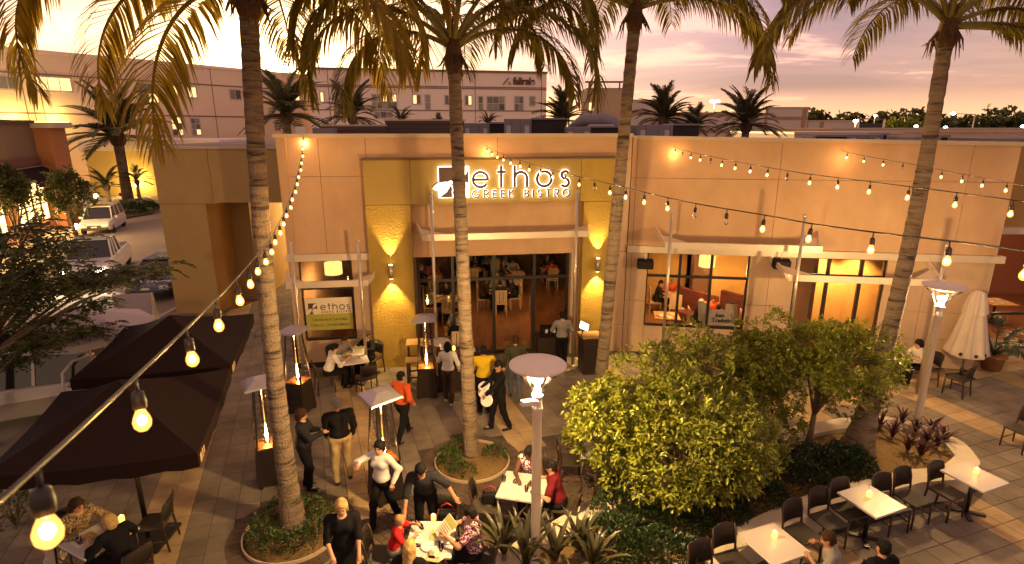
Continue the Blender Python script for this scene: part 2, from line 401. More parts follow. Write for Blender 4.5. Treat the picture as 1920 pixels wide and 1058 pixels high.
def pave(parent, cells, sx, sy, rz, mats, far_mats, name, limit):
    """cells: (point, kind) ; the `limit` cells showing largest are objects, the rest one joined part per kind"""
    seen, rest = [], []
    for p, k in cells:
        q = project(p)
        (seen if q and -10 < q[0] < 1930 and 380 < q[1] < 1075 else rest).append((q[2] if q else 99, p, k))
    seen.sort(key=lambda t: t[0]); rest += seen[limit:]; seen = seen[:limit]
    mesh = {k: paver_mb(sx, sy).mesh(name, m) for k, m in mats.items()}
    for _, p, k in seen:
        put(name, mesh[k], parent, p + Vector((0, 0, rnd.uniform(-0.0022, 0.0012))), (rnd.uniform(-.003, .003), rnd.uniform(-.003, .003), rz))
    for k, m in far_mats.items():
        far = MB(); pm = paver_mb(sx, sy); Rm = Matrix.Rotation(rz, 3, 'Z')
        for _, p, kk in rest:
            if kk != k: continue
            dz = Vector((0, 0, rnd.uniform(-0.0022, 0.0012)))
            far.add([p + dz + Rm @ Vector(v) for v in pm.v], pm.f)
        if far.v: far.build(name + '_field', m, parent)['kind'] = 'stuff'
TS = 0.385
cells, bricks = [], []
for i in range(-60, 90):
    for j in range(-20, 110):
        p = E1 * (i * TS) + E2 * (j * TS)
        if not inside(p, PLAZA) or busy(p) or under_building(p) or p.x > 20: continue
        if inside(p, BRICKZ): continue
        tan = (i % 9 in (1, 2)) or (j % 16 in (9, 10) and p.x > 1.5)
        cells.append((p, 't' if tan else 'g'))
pave(plaza, cells, TS - 0.009, TS - 0.009, ANG, {'g': M_PAV_G, 't': M_PAV_T}, {'g': M_PAV_GS, 't': M_PAV_TS}, 'paver', 300)
brick_zone = thing('brick_pavement', '', '', (0, 0, 0)); del brick_zone['label'], brick_zone['category']; brick_zone['kind'] = 'structure'
BX, BY = 0.235, 0.118; RB = R(-42)
F1 = Vector((math.cos(RB), math.sin(RB), 0)); F2 = Vector((-math.sin(RB), math.cos(RB), 0))
for i in range(-80, 80):
    for j in range(-20, 160):
        p = F1 * ((i + 0.5 * (j % 2)) * BX) + F2 * (j * BY)
        if inside(p, BRICKZ) and not busy(p): bricks.append((p, 'b'))
pave(brick_zone, bricks, BX - 0.007, BY - 0.007, RB, {'b': M_PAV_B}, {'b': M_PAV_BS}, 'brick', 300)

# street paint, drain
for a, c in ((G(285, 600, -0.136), G(335, 590, -0.136)), (G(278, 390, -0.136), G(304, 376, -0.136))):
    m = MB(); m.bar(a, c, 0.14, 0.004); m.build('road_marking', M_PAINT)['kind'] = 'structure'
dg = thing('drain_grate', 'small dark metal drain grate set in the pavers beyond the dark tents', 'drain', G(489, 629, 0.003), ANG)
m = MB(); m.box((0, 0, 0), (0.36, 0.2, 0.008)); m.build('grate_frame', M_FRAME, dg)
for i in range(4):
    m = MB(); m.box((-0.12 + i * 0.08, 0, 0.007), (0.03, 0.17, 0.006)); m.build('bar', M_POLE, dg)

# ------------------------------------------------------------------ seat-wall planter
planter = thing('planter', 'long curved planter ringed by a pale concrete seat wall', 'planter', (0, 0, 0))
m = MB(); n = len(OUT)
vs = [(p.x, p.y, 0.0) for p in OUT] + [(p.x, p.y, 0.43) for p in OUT] + [(p.x * .997 + INN[i].x * .003, p.y * .997 + INN[i].y * .003, 0.45) for i, p in enumerate(OUT)] + [(p.x, p.y, 0.45) for p in INN] + [(p.x, p.y, 0.1) for p in INN]
for r in range(4):
    m.add([], [])
fs = []
for i in range(n):
    j = (i + 1) % n
    for r in range(4): fs.append((r * n + i, r * n + j, (r + 1) * n + j, (r + 1) * n + i))
m.add(vs, fs); m.build('seat_wall', M_CONC, planter)
# soil: fan of strips between the two long sides, gently mounded
soil = bmesh.new()
vv = [soil.verts.new((p.x, p.y, 0.36)) for p in INN]
fce = soil.faces.new(vv); bmesh.ops.triangulate(soil, faces=[fce])
bmesh.ops.subdivide_edges(soil, edges=soil.edges[:], cuts=2, use_grid_fill=True)
for v in soil.verts: v.co.z += rnd.uniform(-0.015, 0.03)
sme = bpy.data.meshes.new('soil'); soil.to_mesh(sme); soil.free(); sme.materials.append(M_MULCH)
for p in sme.polygons: p.use_smooth = True
put('soil', sme, planter)

def bed(cen, r, label):
    t = thing('planting_bed', label, 'plant bed', cen)
    mb = MB(); prof = [(0.001, 0.07), (r * 0.5, 0.06), (r * 0.9, 0.035), (r, 0.0)]
    mb.lathe(prof, n=40); mb.build('soil', M_MULCH, t)
    mb = MB(); mb.lathe([(r - 0.005, -0.01), (r - 0.005, 0.055), (r + 0.02, 0.055), (r + 0.02, -0.01)], n=48, smooth=False); mb.build('edging', M_CAP, t)
    nb = 44; w = 2 * math.pi / nb
    bm_ = MB(); a0, a1 = -w / 2 * 0.95, w / 2 * 0.95; r0, r1 = r + 0.03, r + 0.27
    base = [(r0 * math.cos(a0), r0 * math.sin(a0)), (r1 * math.cos(a0), r1 * math.sin(a0)), (r1 * math.cos(a1), r1 * math.sin(a1)), (r0 * math.cos(a1), r0 * math.sin(a1))]
    bm_.prism(base, -0.03, 0.004); me = bm_.mesh('brick', M_PAV_B)
    for i in range(nb): put('brick', me, t, (0, 0, rnd.uniform(-.002, .002)), (0, 0, i * w))
    return t
bed(BED1[0], BED1[1], 'round planting bed at the foot of the palm beside the standing couple')
bed(BED2[0], BED2[1], 'round planting bed at the foot of the palm in front of the sign')

lv = np.random.default_rng(31); LP_, LD_, LS_ = [], [], []
for _ in range(900):
    p = Vector((lv.uniform(-7, 11), lv.uniform(7, 15.5), .004))
    if inside(p, OUTP) or under_building(p): continue
    d = min((p - BED1[0]).length, (p - BED2[0]).length, min((p - q).length for q in OUT[::3]))
    if lv.random() < .06 + .5 * math.exp(-max(0, d - .9) * 2.2): LP_.append(tuple(p)); a = lv.uniform(0, 6.28); LD_.append((math.cos(a), math.sin(a), .02)); LS_.append(lv.uniform(.03, .075))
LITTER = (LP_, LD_, LS_)
# ------------------------------------------------------------------ restaurant building
E_ = Plane(15.778, 0.137); LW = Plane(16.10, 0.137); DW = Plane(16.47, 0.137); RW = Plane(17.08, -0.151)
bld = thing('restaurant_building', 'tan stucco single storey restaurant with an olive entrance portal', 'building', (0, 0, 0))
def qbox(pl, u0, u1, z0a, z1a, z0b, z1b, d0, d1):
    m = MB(); vs = [pl.P(u, z, d) for u, za, zb in ((u0, z0a, z1a), (u1, z0b, z1b)) for d in (d1, d0) for z in (za, zb)]
    m.add(vs, [(0, 1, 3, 2), (4, 6, 7, 5), (0, 4, 5, 1), (2, 3, 7, 6), (0, 2, 6, 4), (1, 5, 7, 3)]); return m
def panels(pl, us, zs, m_, holes=(), top=None, d=0.0, th=0.03, gap=0.012, name='wall_panel'):
    """stucco panels with open joints; top(u) gives a sloping upper edge for the last row"""
    for i in range(len(us) - 1):
        for j in range(len(zs) - 1):
            if (i, j) in holes: continue
            u0, u1 = us[i] + gap / 2, us[i + 1] - gap / 2; z0, z1 = zs[j] + gap / 2, zs[j + 1] - gap / 2
            za = zb = z1
            if top and j == len(zs) - 2: za, zb = top(u0), top(u1)
            qbox(pl, u0, u1, z0, za, z0, zb, d - th, d).build(name, m_, bld)
uL = LW.at(520, 300)[0]; uC0 = E_.at(686, 400)[0]; uJ = LW.at(601, 330)[0]; uK = 3.43
uc1 = E_.at(779, 600)[0]; uc2 = E_.at(1088, 600)[0]; uc3 = 2.97
ZP = 6.46
wl0, wl1 = LW.at(565, 560)[0], LW.at(667, 600)[0]
HB = 3.17   # underside of the header band
# left wing
panels(LW, [uL, uJ, uC0 + .02], [3.36, 5.45, ZP], M_STUCCO)
panels(LW, [uL, wl0, wl1, uC0 + .02], [0.02, 0.82, 1.75, HB], M_STUCCO2, holes={(1, 1), (1, 2)})
qbox(LW, uL - 0.02, uC0, HB, 3.36, HB, 3.36, -0.05, 0.10).build('header_band', M_ALU, bld)
# wall above and behind the portal
panels(LW, [uC0 + .02, -0.4, uK], [5.86, ZP], M_STUCCO)
panels(LW, [uc1 - .05, uc2 + .05], [HB, 4.76], M_STUCCO)
panels(LW, [uc3 + .01, uK], [0.02, 0.88, HB, 4.76, 5.86], M_STUCCO2)
# backing walls behind the joints
def back(pl, u0, u1, z0, z1, d=-0.03, th=0.22):
    qbox(pl, u0, u1, z0, z1, z0, z1, d - th, d).build('wall', M_GROOVE, bld)
back(LW, uL, uK, 3.30, ZP - .01); back(LW, uL, wl0, 0, 3.3); back(LW, wl1, uc1 + .03, 0, 3.3); back(LW, wl0, wl1, 0, 0.8); back(LW, uc2 - .03, uK, 0, 3.3)
# left end wall returning to the rear
Lc = LW.P(uL, 0); m = MB(); m.add([Lc + Vector((0, .0, 0)), Lc + Vector((-0.9, 14, 0)), Lc + Vector((-0.9, 14, ZP)), Lc + Vector((0, 0, ZP)), Lc + Vector((.25, 0, 0)), Lc + Vector((-0.65, 14, 0)), Lc + Vector((-0.65, 14, ZP)), Lc + Vector((.25, 0, ZP))], [(0, 1, 2, 3), (7, 6, 5, 4), (3, 2, 6, 7), (0, 3, 7, 4)]); m.build('wall', M_STUCCO, bld)
# portal: two textured columns and the box that carries the sign
def col_(u0, u1, z0, z1, mm, name='column'): qbox(E_, u0, u1, z0, z1, z0, z1, -0.34, 0.0).build(name, mm, bld)
col_(uC0, uc1, 0, 4.70, M_OLIVE); col_(uc2, uc3, 0, 4.70, M_OLIVE)
zb0, zb1 = 4.712, 5.88
ub1, ub2 = E_.at(769, 330)[0], E_.at(1090, 330)[0]
for u0, u1 in ((uC0, ub1 - .006), (ub1 + .006, ub2 - .006), (ub2 + .006, uc3)):
    col_(u0, u1, zb0, zb1, M_OLIVE if u0 > 1 else M_OLIVE2, 'fascia_panel')
qbox(E_, uC0 + .01, uc3 - .01, zb0 + .02, zb1 - .02, zb0 + .02, zb1 - .02, -0.33, -0.02).build('portal_core', M_GROOVE, bld)
qbox(E_, uC0 - .03, uc3 + .03, zb1, zb1 + .05, zb1, zb1 + .05, -0.34, 0.03).build('portal_cap', mat('portal_cap_shadow_line', (0.13, 0.075, 0.03), 0.6, var=0.1), bld)  # thin cap coloured dark to paint in the shadow line above the sign box
# right wing
uR = 13.28
rtop = lambda u: 6.40 - (u - uK) * 0.0145
w1a, w1b = RW.at(1211, 540)[0], RW.at(1401, 540)[0]
w2a, w2b = RW.at(1484, 560)[0], RW.at(1653, 560)[0]
uj1, uj2, uj3 = RW.at(1193, 330)[0], RW.at(1461, 330)[0], RW.at(1813, 345)[0]
uRW0 = uK + .02
panels(RW, [uRW0, uj1, uj2, uj3, uR], [3.36, 5.32, 6.3], M_STUCCO, top=rtop)
mid = RW.at(1440, 540)[0]
panels(RW, [uRW0, uj1, w1a, w1b, mid, w2a, w2b, RW.at(1720, 600)[0], uR], [0.02, 0.88, 1.68, HB], M_STUCCO2, holes={(2, 1), (2, 2), (5, 0), (5, 1), (5, 2)})
qbox(RW, uRW0, uR + .15, HB, 3.36, HB, 3.36, -0.05, 0.12).build('header_band', M_ALU, bld)
for a, c, z0, z1 in ((uRW0, uR, 3.3, 6.2), (uRW0, w1a, 0, 3.3), (w1a, w1b, 0, .86), (w1b, w2a, 0, 3.3), (w2b, uR, 0, 3.3)): back(RW, a, c, z0, z1)
Rc = RW.P(uR, 0); m = MB(); m.add([Rc, Rc + Vector((.6, 14, 0)), Rc + Vector((.6, 14, 6.2)), Rc + Vector((0, 0, 6.2)), Rc + Vector((-.25, .1, 0)), Rc + Vector((.35, 14, 0)), Rc + Vector((.35, 14, 6.2)), Rc + Vector((-.25, .1, 6.2))], [(3, 2, 1, 0), (4, 5, 6, 7), (3, 7, 6, 2), (0, 4, 7, 3)]); m.build('wall', M_STUCCO, bld)
# parapet coping
m = MB(); m.bar(LW.P(uL - .05, ZP + .045, -0.09), LW.P(uK, ZP + .045, -0.09), 0.3, 0.1); m.build('parapet_cap', M_CAP, bld)
m = MB(); m.bar(RW.P(uK + .03, rtop(uK) + .047, -0.09), RW.P(uR + .05, rtop(uR) + .047, -0.09), 0.3, 0.1); m.build('parapet_cap', M_CAP, bld)
# roof deck
M_ROOF = mat('roof_membrane', (0.23, 0.19, 0.17), 0.9, var=0.15, vscale=0.5)
m = MB(); m.prism([(-6.2, 15.6), (3.4, 16.9), (13.2, 15.4), (14.0, 40), (-6.9, 40)], 5.9, 6.0); m.build('roof', M_ROOF, bld)
# dark skirting
qbox(LW, uL, uC0, 0.0, 0.16, 0.0, 0.16, 0.0, 0.012).build('skirting', M_FRAME, bld)

# ---- windows and the glazed entrance
def mullions(parent, pl, us, zs, w=0.07, dep=0.09, d=-0.12, skip=()):
    for u in us: m = MB(); m.pbox(pl, u - w / 2, u + w / 2, zs[0], zs[-1], d - dep / 2, d + dep / 2); m.build('mullion', M_FRAME, parent)
    for z in zs: m = MB(); m.pbox(pl, us[0] + w / 2, us[-1] - w / 2, z - w / 2, z + w / 2, d - dep / 2 + .004, d + dep / 2 - .004); m.build('rail', M_FRAME, parent)
    for i in range(len(us) - 1):
        for j in range(len(zs) - 1):
            if (i, j) in skip: continue
            m = MB(); m.pbox(pl, us[i] + w / 2, us[i + 1] - w / 2, zs[j] + w / 2, zs[j + 1] - w / 2, d - 0.006, d + 0.006); m.build('pane', M_GLASS, parent)
def window(pl, us, zs, **k):
    w = bpy.data.objects.new('window', None); COL.objects.link(w); w.parent = bld
    mullions(w, pl, us, zs, **k); return w
window(LW, [wl0, wl1], [0.84, 2.35, HB - .01])
window(RW, [w1a, RW.at(1273, 540)[0], RW.at(1332, 540)[0], w1b], [0.9, RW.at(1300, 521)[1], HB - .01])
window(RW, [w2a, RW.at(1551, 540)[0], RW.at(1612, 545)[0], w2b], [0.04, 2.62, HB - .01], w=0.09)
ent = bpy.data.objects.new('entrance_glazing', None); COL.objects.link(ent); ent.parent = bld
du = [DW.at(x, 560)[0] for x in (786, 850, 926, 1001, 1062)]
dz = [0.07, DW.at(900, 523)[1], HB]
mullions(ent, DW, du, dz, d=0.0, w=0.085, skip={(2, 0)})
# soffit and jambs of the entrance recess
qbox(DW, du[0] - .1, du[-1] + .1, HB + .045, HB + .12, HB + .045, HB + .12, -0.1, 0.38).build('soffit', M_STUCCO, bld)
qbox(DW, uc1 - .04, du[0] - .045, 0, HB + .04, 0, HB + .04, -0.1, 0.3).build('jamb', M_STUCCO2, bld)
qbox(DW, du[-1] + .045, uc2 + .06, 0, HB + .04, 0, HB + .04, -0.1, 0.3).build('jamb', M_STUCCO2, bld)
door = bpy.data.objects.new('door', None); COL.objects.link(door); door.parent = bld
hp = DW.P(du[3] - .05, 0, -0.05); door.location = hp; door.rotation_euler = (0, 0, R(88))
dw_, dh = du[3] - du[2] - .1, dz[1] - .07
m = MB()
for x in (0.04, dw_ - .04): m.box((x, 0, dh / 2 + .05), (.08, .05, dh - .02))
for z in (.14, dh): m.box((dw_ / 2, 0, z), (dw_ - .16, .045, .14 if z < 1 else .09))
m.build('door_frame', M_FRAME, door)
m = MB(); m.box((dw_ / 2, 0, dh / 2 + .1), (dw_ - .16, .012, dh - .25)); m.build('door_pane', M_GLASS, door)
m = MB(); m.tube([(dw_ - .1, .07, .8), (dw_ - .1, .07, 1.5)], .014); m.build('handle', M_POLE, door)

# ---- interior: floor, ceiling, back and partition walls
M_FLOOR = mat('wood_floor', (0.16, 0.06, 0.022), 0.4, var=0.25, vscale=9, color2=(0.24, 0.095, 0.035))
M_INT = mat('interior_wall_amber', (0.52, 0.30, 0.09), 0.85, var=0.06, vscale=2)
M_INTD = mat('interior_wall_brown', (0.13, 0.06, 0.03), 0.8, var=0.15, vscale=2)
M_CEIL = mat('interior_ceiling', (0.16, 0.10, 0.06), 0.9, var=0.05)
floor_ = thing('restaurant_floor', '', ''); del floor_['label'], floor_['category']; floor_['kind'] = 'structure'
m = MB(); m.prism([(-5.9, 15.68), (3.4, 16.97), (13.1, 15.5), (13.6, 27), (-6.6, 27)], -0.13, 0.002); m.build('floor_slab', M_FLOOR, floor_)
pl_ = []
for i in range(-12, 30):
    for jj in range(0, 8):
        x = i * 0.19; y0 = 16.7 + 0.137 * x + jj * 1.2 + (i % 3) * 0.4
        if -3.0 < x < 2.2 and y0 < 24: pl_.append((x, y0))
pm = MB(); pm.box((0, 0, 0), (.184, 1.19, .012)); pme = pm.mesh('plank', mat('floor_plank', (0.17, 0.062, 0.022), 0.35, var=0.25, vscale=7, obj_rand=0.3))
for x, y in pl_[:290]: put('plank', pme, floor_, (x, y + .6, 0.009))
m = MB(); m.prism([(-5.9, 15.68), (3.4, 16.97), (13.1, 15.5), (13.6, 27), (-6.6, 27)], 3.42, 3.5); m.build('ceiling', M_CEIL, bld)
m = MB(); m.box((3.4, 26.9, 1.7), (20, .2, 3.44)); m.build('back_wall', M_INTD, bld)
# amber partitions behind the right-hand windows, a dark column between
m = MB(); m.bar(RW.P(w1a - .8, 1.7, -5.2), RW.P(w1b - 0.95, 1.7, -5.2), .15, 3.4); m.build('partition_wall', M_INT, bld)
m = MB(); m.bar(RW.P(w1b - 0.85, 1.7, -3.4), RW.P(w1b + 2.0, 1.7, -3.4), .15, 3.4); m.build('partition_wall', M_INT, bld)
m = MB(); m.pbox(RW, w1b - 1.0, w1b - 0.4, 0.01, 3.4, -3.9, -3.25); m.build('interior_column', M_INTD, bld)
m = MB(); m.bar(RW.P(w2a + .75, 1.7, -1.1), RW.P(w2b + .6, 1.7, -1.1), .1, 3.3); m.build('partition_wall', M_INT, bld)
m = MB(); m.bar(RW.P(w2a + .7, 1.7, -.4), RW.P(w2a + .7, 1.7, -4), .12, 3.4); m.build('partition_wall', M_INTD, bld)
m = MB(); m.bar(LW.P(uc1 - .3, 1.7, -.5), LW.P(uc1 - .3, 1.7, -6), .12, 3.4); m.build('partition_wall', M_INTD, bld)
m = MB(); m.bar(LW.P(uc3 + .3, 1.7, -.7), LW.P(uc3 + .1, 1.7, -6), .12, 3.4); m.build('partition_wall', M_INTD, bld)

# ---- canopies and their poles
def canopy(pl, u0, u1, z, d, label, arm_l=True, arm_r=True, gus=0.75, drop=0.0, tk=0.17):
    c = thing('metal_canopy', label, 'canopy', (0, 0, 0), group='flat metal canopies on the restaurant front')
    m = MB(); m.bar(pl.P(u0, z, d), pl.P(u1, z, d), .07, tk); m.build('fascia', M_ALU, c)
    for u, on, s in ((u0, arm_l, 1), (u1, arm_r, -1)):
        if not on: continue
        m = MB(); m.bar(pl.P(u + s * .03, z, d - .036), pl.P(u - s * .18, z + drop, 0.0), .06, tk * .8); m.build('side_arm', M_ALU, c)
        g_ = MB(); p = [pl.P(u + s * .0, z + .02, d - .05), pl.P(u + s * gus, z + .02, d - .05), pl.P(u - s * .08, z + .02 + drop * .5, d * .35)]
        q = [k_ + Vector((0, 0, .025)) for k_ in p]
        g_.add(p + q, [(2, 1, 0), (3, 4, 5), (0, 1, 4, 3), (1, 2, 5, 4), (2, 0, 3, 5)]); g_.build('gusset_plate', M_ALU, c)
    return c
zE = LW.at(950, 440, .75)[1]
canopy(LW, LW.at(792, 450, .75)[0], LW.at(1103, 438, .75)[0], zE - .03, .75, 'flat metal canopy above the entrance doors, below the sign', drop=.25)
canopy(LW, LW.at(537, 540, .95)[0], LW.at(690, 530, .95)[0], LW.at(610, 533, .95)[1], .95, 'small flat metal canopy above the window poster', drop=.1, gus=.5)
canopy(RW, RW.at(1246, 463, .9)[0], RW.at(1541, 468, .9)[0], RW.at(1400, 464, .9)[1], .9, 'flat metal canopy above the window with booth seats', drop=.3)
canopy(RW, RW.at(1479, 520, 1.25)[0], RW.at(1770, 533, 1.25)[0], RW.at(1600, 525, 1.25)[1], 1.25, 'flat metal canopy above the amber glowing panes', drop=.28)
def pole(px, top_y, pl, d, label):
    u, z = pl.at(px, top_y, d); b = pl.P(u, 0, d)
    t = thing('canopy_pole', label, 'pole', b, group='steel poles carrying the canopies')
    m = MB(); m.tube([(0, 0, 0), (0, 0, z - .05)], .042, 12); m.build('shaft', M_POLE, t)
    m = MB(); m.ball((0, 0, z - .03), .05, 10, 7); m.build('finial', M_POLE, t)
    m = MB(); m.lathe([(.09, 0.001), (.09, .015), (.05, .03)], n=14); m.build('foot_plate', M_POLE, t)
pole(808, 360, LW, .86, 'steel pole through the entrance canopy beside the counter heater')
pole(1083, 358, LW, .86, 'steel pole through the entrance canopy beside the host stand')
pole(545, 455, LW, 1.06, 'steel pole of the poster canopy next to the tall leaning palm')
pole(671, 450, LW, 1.06, 'steel pole of the poster canopy beside the olive column')
pole(1261, 395, RW, 1.0, 'steel pole in front of the window with booth seats')
pole(1510, 403, RW, 1.36, 'steel pole in front of the dark pane beside the amber panes')
pole(1776, 460, RW, 1.9, 'steel pole behind the street lamp near the folded umbrella')

# ---- wall sconces
M_SC = mat('sconce_metal', (0.42, 0.36, 0.28), 0.4, metal=0.6, var=0.08)
for px, py, lab in ((733, 510, 'up and down wall sconce on the olive column beside the poster window'), (1121, 497, 'up and down wall sconce on the olive column behind the host stand')):
    u, z = E_.at(px, py, .13); p = E_.P(u, z, .13)
    t = thing('wall_sconce', lab, 'wall lamp', p, E_.rz)
    m = MB(); m.lathe([(.062, -.19), (.062, .19)], n=16); m.build('housing', M_SC, t)
    m = MB(); m.box((0, .075, 0), (.08, .12, .14)); m.build('bracket', M_SC, t)
    for s in (1, -1):
        m = MB(); m.lathe([(.05, -.004), (.05, .004)], (0, 0, s * .196), 16); m.build('lens', emit_mat('sconce_lens', (1.0, 0.72, 0.30), 9.0), t)
        light('spot_light', 'SPOT', (0, -.0, s * .21), 300 if s < 0 else 240, (1.0, 0.62, 0.20), t, .03, (0, .03, s * 2.0), 78 if s < 0 else 60, .55)
# ------------------------------------------------------------------ lettering
def arc(cx, cy, r, a0, a1, n=14, ry=None):
    ry = ry or r
    return [(cx + r * math.cos(R(a0 + (a1 - a0) * i / n)), cy + ry * math.sin(R(a0 + (a1 - a0) * i / n))) for i in range(n + 1)]
GLYPH = {  # strokes on a unit x-height (lower case) or unit cap height (upper case); the last number is the advance
    'e': ([[(0.03, .5), (.97, .5)], arc(.5, .5, .47, 2, 322, 24)], 1.0),
    't': ([[(.25, 0), (.25, 1.36)], [(0, .97), (.5, .97)]], .5),
    'h': ([[(.05, 0), (.05, 1.36)], [(.05, .5)] + arc(.45, .55, .4, 170, 0, 12) + [(.85, 0)]], .9),
    'o': ([arc(.5, .5, .47, 0, 360, 26)], 1.0),
    's': ([arc(.31, .735, .235, 35, 250, 12) + arc(.30, .255, .25, 75, -150, 12)], .6),
    'G': ([arc(.5, .5, .47, 42, 352, 20) + [(.56, .44)]], 1.0), 'R': ([[(.05, 0), (.05, 1)], [(.05, .97), (.3, .97)] + arc(.32, .73, .24, 90, -90, 8) + [(.05, .49)], [(.28, .49), (.6, 0)]], .62),
    'E': ([[(.05, 0), (.05, 1)], [(.05, .97), (.52, .97)], [(.05, .52), (.5, .52)], [(.05, .03), (.52, .03)]], .55),
    'K': ([[(.05, 0), (.05, 1)], [(.56, 1), (.07, .5), (.6, 0)]], .62), 'B': ([[(.05, 0), (.05, 1)], [(.05, .97), (.28, .97)] + arc(.3, .75, .22, 90, -90, 8) + [(.05, .53)], [(.28, .53)] + arc(.31, .28, .25, 90, -90, 8) + [(.05, .03)]], .6),
    'I': ([[(.06, 0), (.06, 1)]], .12), 'S': ([arc(.3, .74, .23, 40, 250, 12) + arc(.29, .26, .25, 75, -150, 12)], .58),
    'T': ([[(.3, 0), (.3, 1)], [(0, .97), (.6, .97)]], .6), 'O': ([arc(.5, .5, .47, 0, 360, 24)], 1.0), ' ': ([], .35)}
def ribbon(m, pts, w, y0, y1):
    P = [Vector((p[0], p[1])) for p in pts]; n = len(P); closed_ = (P[0] - P[-1]).length < 1e-5; L, Q = [], []
    for i in range(n):
        a = P[i - 1] if i > 0 else (P[-2] if closed_ else P[0]); c = P[i + 1] if i < n - 1 else (P[1] if closed_ else P[-1])
        t = (c - a).normalized(); nn = Vector((-t.y, t.x)) * w / 2; L.append(P[i] + nn); Q.append(P[i] - nn)
    vs = [(p.x, y, p.y) for y in (y0, y1) for p in L] + [(p.x, y, p.y) for y in (y0, y1) for p in Q]
    fs = []
    for i in range(n - 1):
        fs += [(i, i + 1, 2 * n + i + 1, 2 * n + i), (n + i + 1, n + i, 3 * n + i, 3 * n + i + 1), (i, n + i, n + i + 1, i + 1), (2 * n + i, 2 * n + i + 1, 3 * n + i + 1, 3 * n + i)]
    fs += [(0, 2 * n, 3 * n, n), (n - 1, 2 * n - 1, 4 * n - 1, 3 * n - 1)]
    m.add(vs, fs)
M_LET = mat('sign_letter_brown', (0.075, 0.018, 0.010), 0.45, var=0.1)
M_HALO = emit_mat('sign_backlight', (1.0, 0.93, 0.82), 3.0)
def leafpoly(a, b, w, n=10):
    a, b = Vector(a), Vector(b); t = b - a; q = Vector((-t.y, t.x)).normalized(); P = []
    for i in range(n + 1): P.append(a + t * (i / n) + q * w * math.sin(math.pi * i / n) ** .8)
    for i in range(n - 1, 0, -1): P.append(a + t * (i / n) - q * w * .75 * math.sin(math.pi * i / n) ** .8)
    return P
def plate(m, poly, y0, y1):
    n = len(poly); m.add([(p[0], y0, p[1]) for p in poly] + [(p[0], y1, p[1]) for p in poly], [tuple(range(n)), tuple(reversed(range(n, 2 * n)))] + [(i, n + i, n + (i + 1) % n, (i + 1) % n) for i in range(n)])
def brand(root, words, logo, lw, sw, halo, front, depth, matl, mat_halo, leafmat, name='letter'):
    """words: list of (text, u0, u1, z0, height, stroke)"""
    for txt, u0, u1, z0, hgt, st in words:
        adv = sum(GLYPH[c][1] for c in txt); gaps = len(txt) - 1; gap = ((u1 - u0) - adv * hgt) / gaps; x = u0
        for c in txt:
            strokes, a = GLYPH[c]
            if strokes:
                m = MB()
                for s_ in strokes: ribbon(m, [(x + p[0] * hgt, z0 + p[1] * hgt) for p in s_], st, front, front + depth)
                o = m.build(name, matl, root)
                if halo:
                    m = MB()
                    for s_ in strokes: ribbon(m, [(x + p[0] * hgt, z0 + p[1] * hgt) for p in s_], st + halo * (1 if st > .04 else .42), front + depth + .012, front + depth + .03)
                    m.build('backlight', mat_halo, o)
            x += a * hgt + gap
    x0, x1, z0, z1 = logo; W_, H_ = x1 - x0, z1 - z0
    f = lambda a, b: (x0 + a * W_, z0 + b * H_)
    m = MB(); plate(m, [f(0, 0.48), f(0, 1), f(1, 1), f(1, .35), f(.55, .42), f(.42, .55)], front, front + depth)
    plate(m, [f(0, 0), f(.45, 0), f(.40, .42), f(.25, .18)], front, front + depth)
    o = m.build('emblem', matl, root)
    if halo:
        m = MB(); plate(m, [f(-.02, -.02), f(-.02, 1.02), f(1.02, 1.02), f(1.02, -.02)], front + depth + .014, front + depth + .03); m.build('backlight', mat_halo, o)
    for a, b2, w in (((.50, .58), (1.0, .98), .17), ((.40, .46), (-.22, .30), .16), ((.46, .44), (.85, -.12), .17), ((.55, .48), (1.06, .36), .12)):
        m = MB(); plate(m, leafpoly(f(*a), f(*b2), w * W_), front - .004, front - .0012); m.build('leaf', leafmat, root)
    m = MB()
    ribbon(m, [f(-.24, .34), f(-.1, .48), f(.1, .54), f(.30, .52), f(.44, .46)], sw, front - .006, front); ribbon(m, [f(.44, .46), f(.42, .3), f(.48, .1), f(.6, -.04), f(.82, -.14)], sw, front - .006, front)
    m.build('stem', matl, root)
c0 = E_.at(950, 340, 0); so = E_.P(c0[0], c0[1], 0)
def zx(X, Yv): u, z = E_.at(800 + X / 6.4, 290 + Yv / 6.4, .1); return u - c0[0], z - c0[1]
sign = thing('illuminated_sign', 'backlit brown restaurant sign with round letters and a leaf emblem on the portal', 'sign', so, E_.rz)
a, z_base = zx(552, 398); b_, _ = zx(1712, 398); hgt = zx(552, 205)[1] - z_base
a2, zb2 = zx(548, 520); b2_, _ = zx(1718, 520); h2 = zx(548, 430)[1] - zb2
lx0, lz0 = zx(152, 515); lx1, lz1 = zx(500, 148)
brand(sign, [('ethos', a, b_, z_base, hgt, .074), ('GREEK BISTRO', a2, b2_, zb2, h2, .036)], (lx0, lx1, lz0, lz1), .06, .024, .028, -.12, .03, M_LET, M_HALO, emit_mat('emblem_leaf_lit', (1.0, 0.9, 0.76), 1.6))

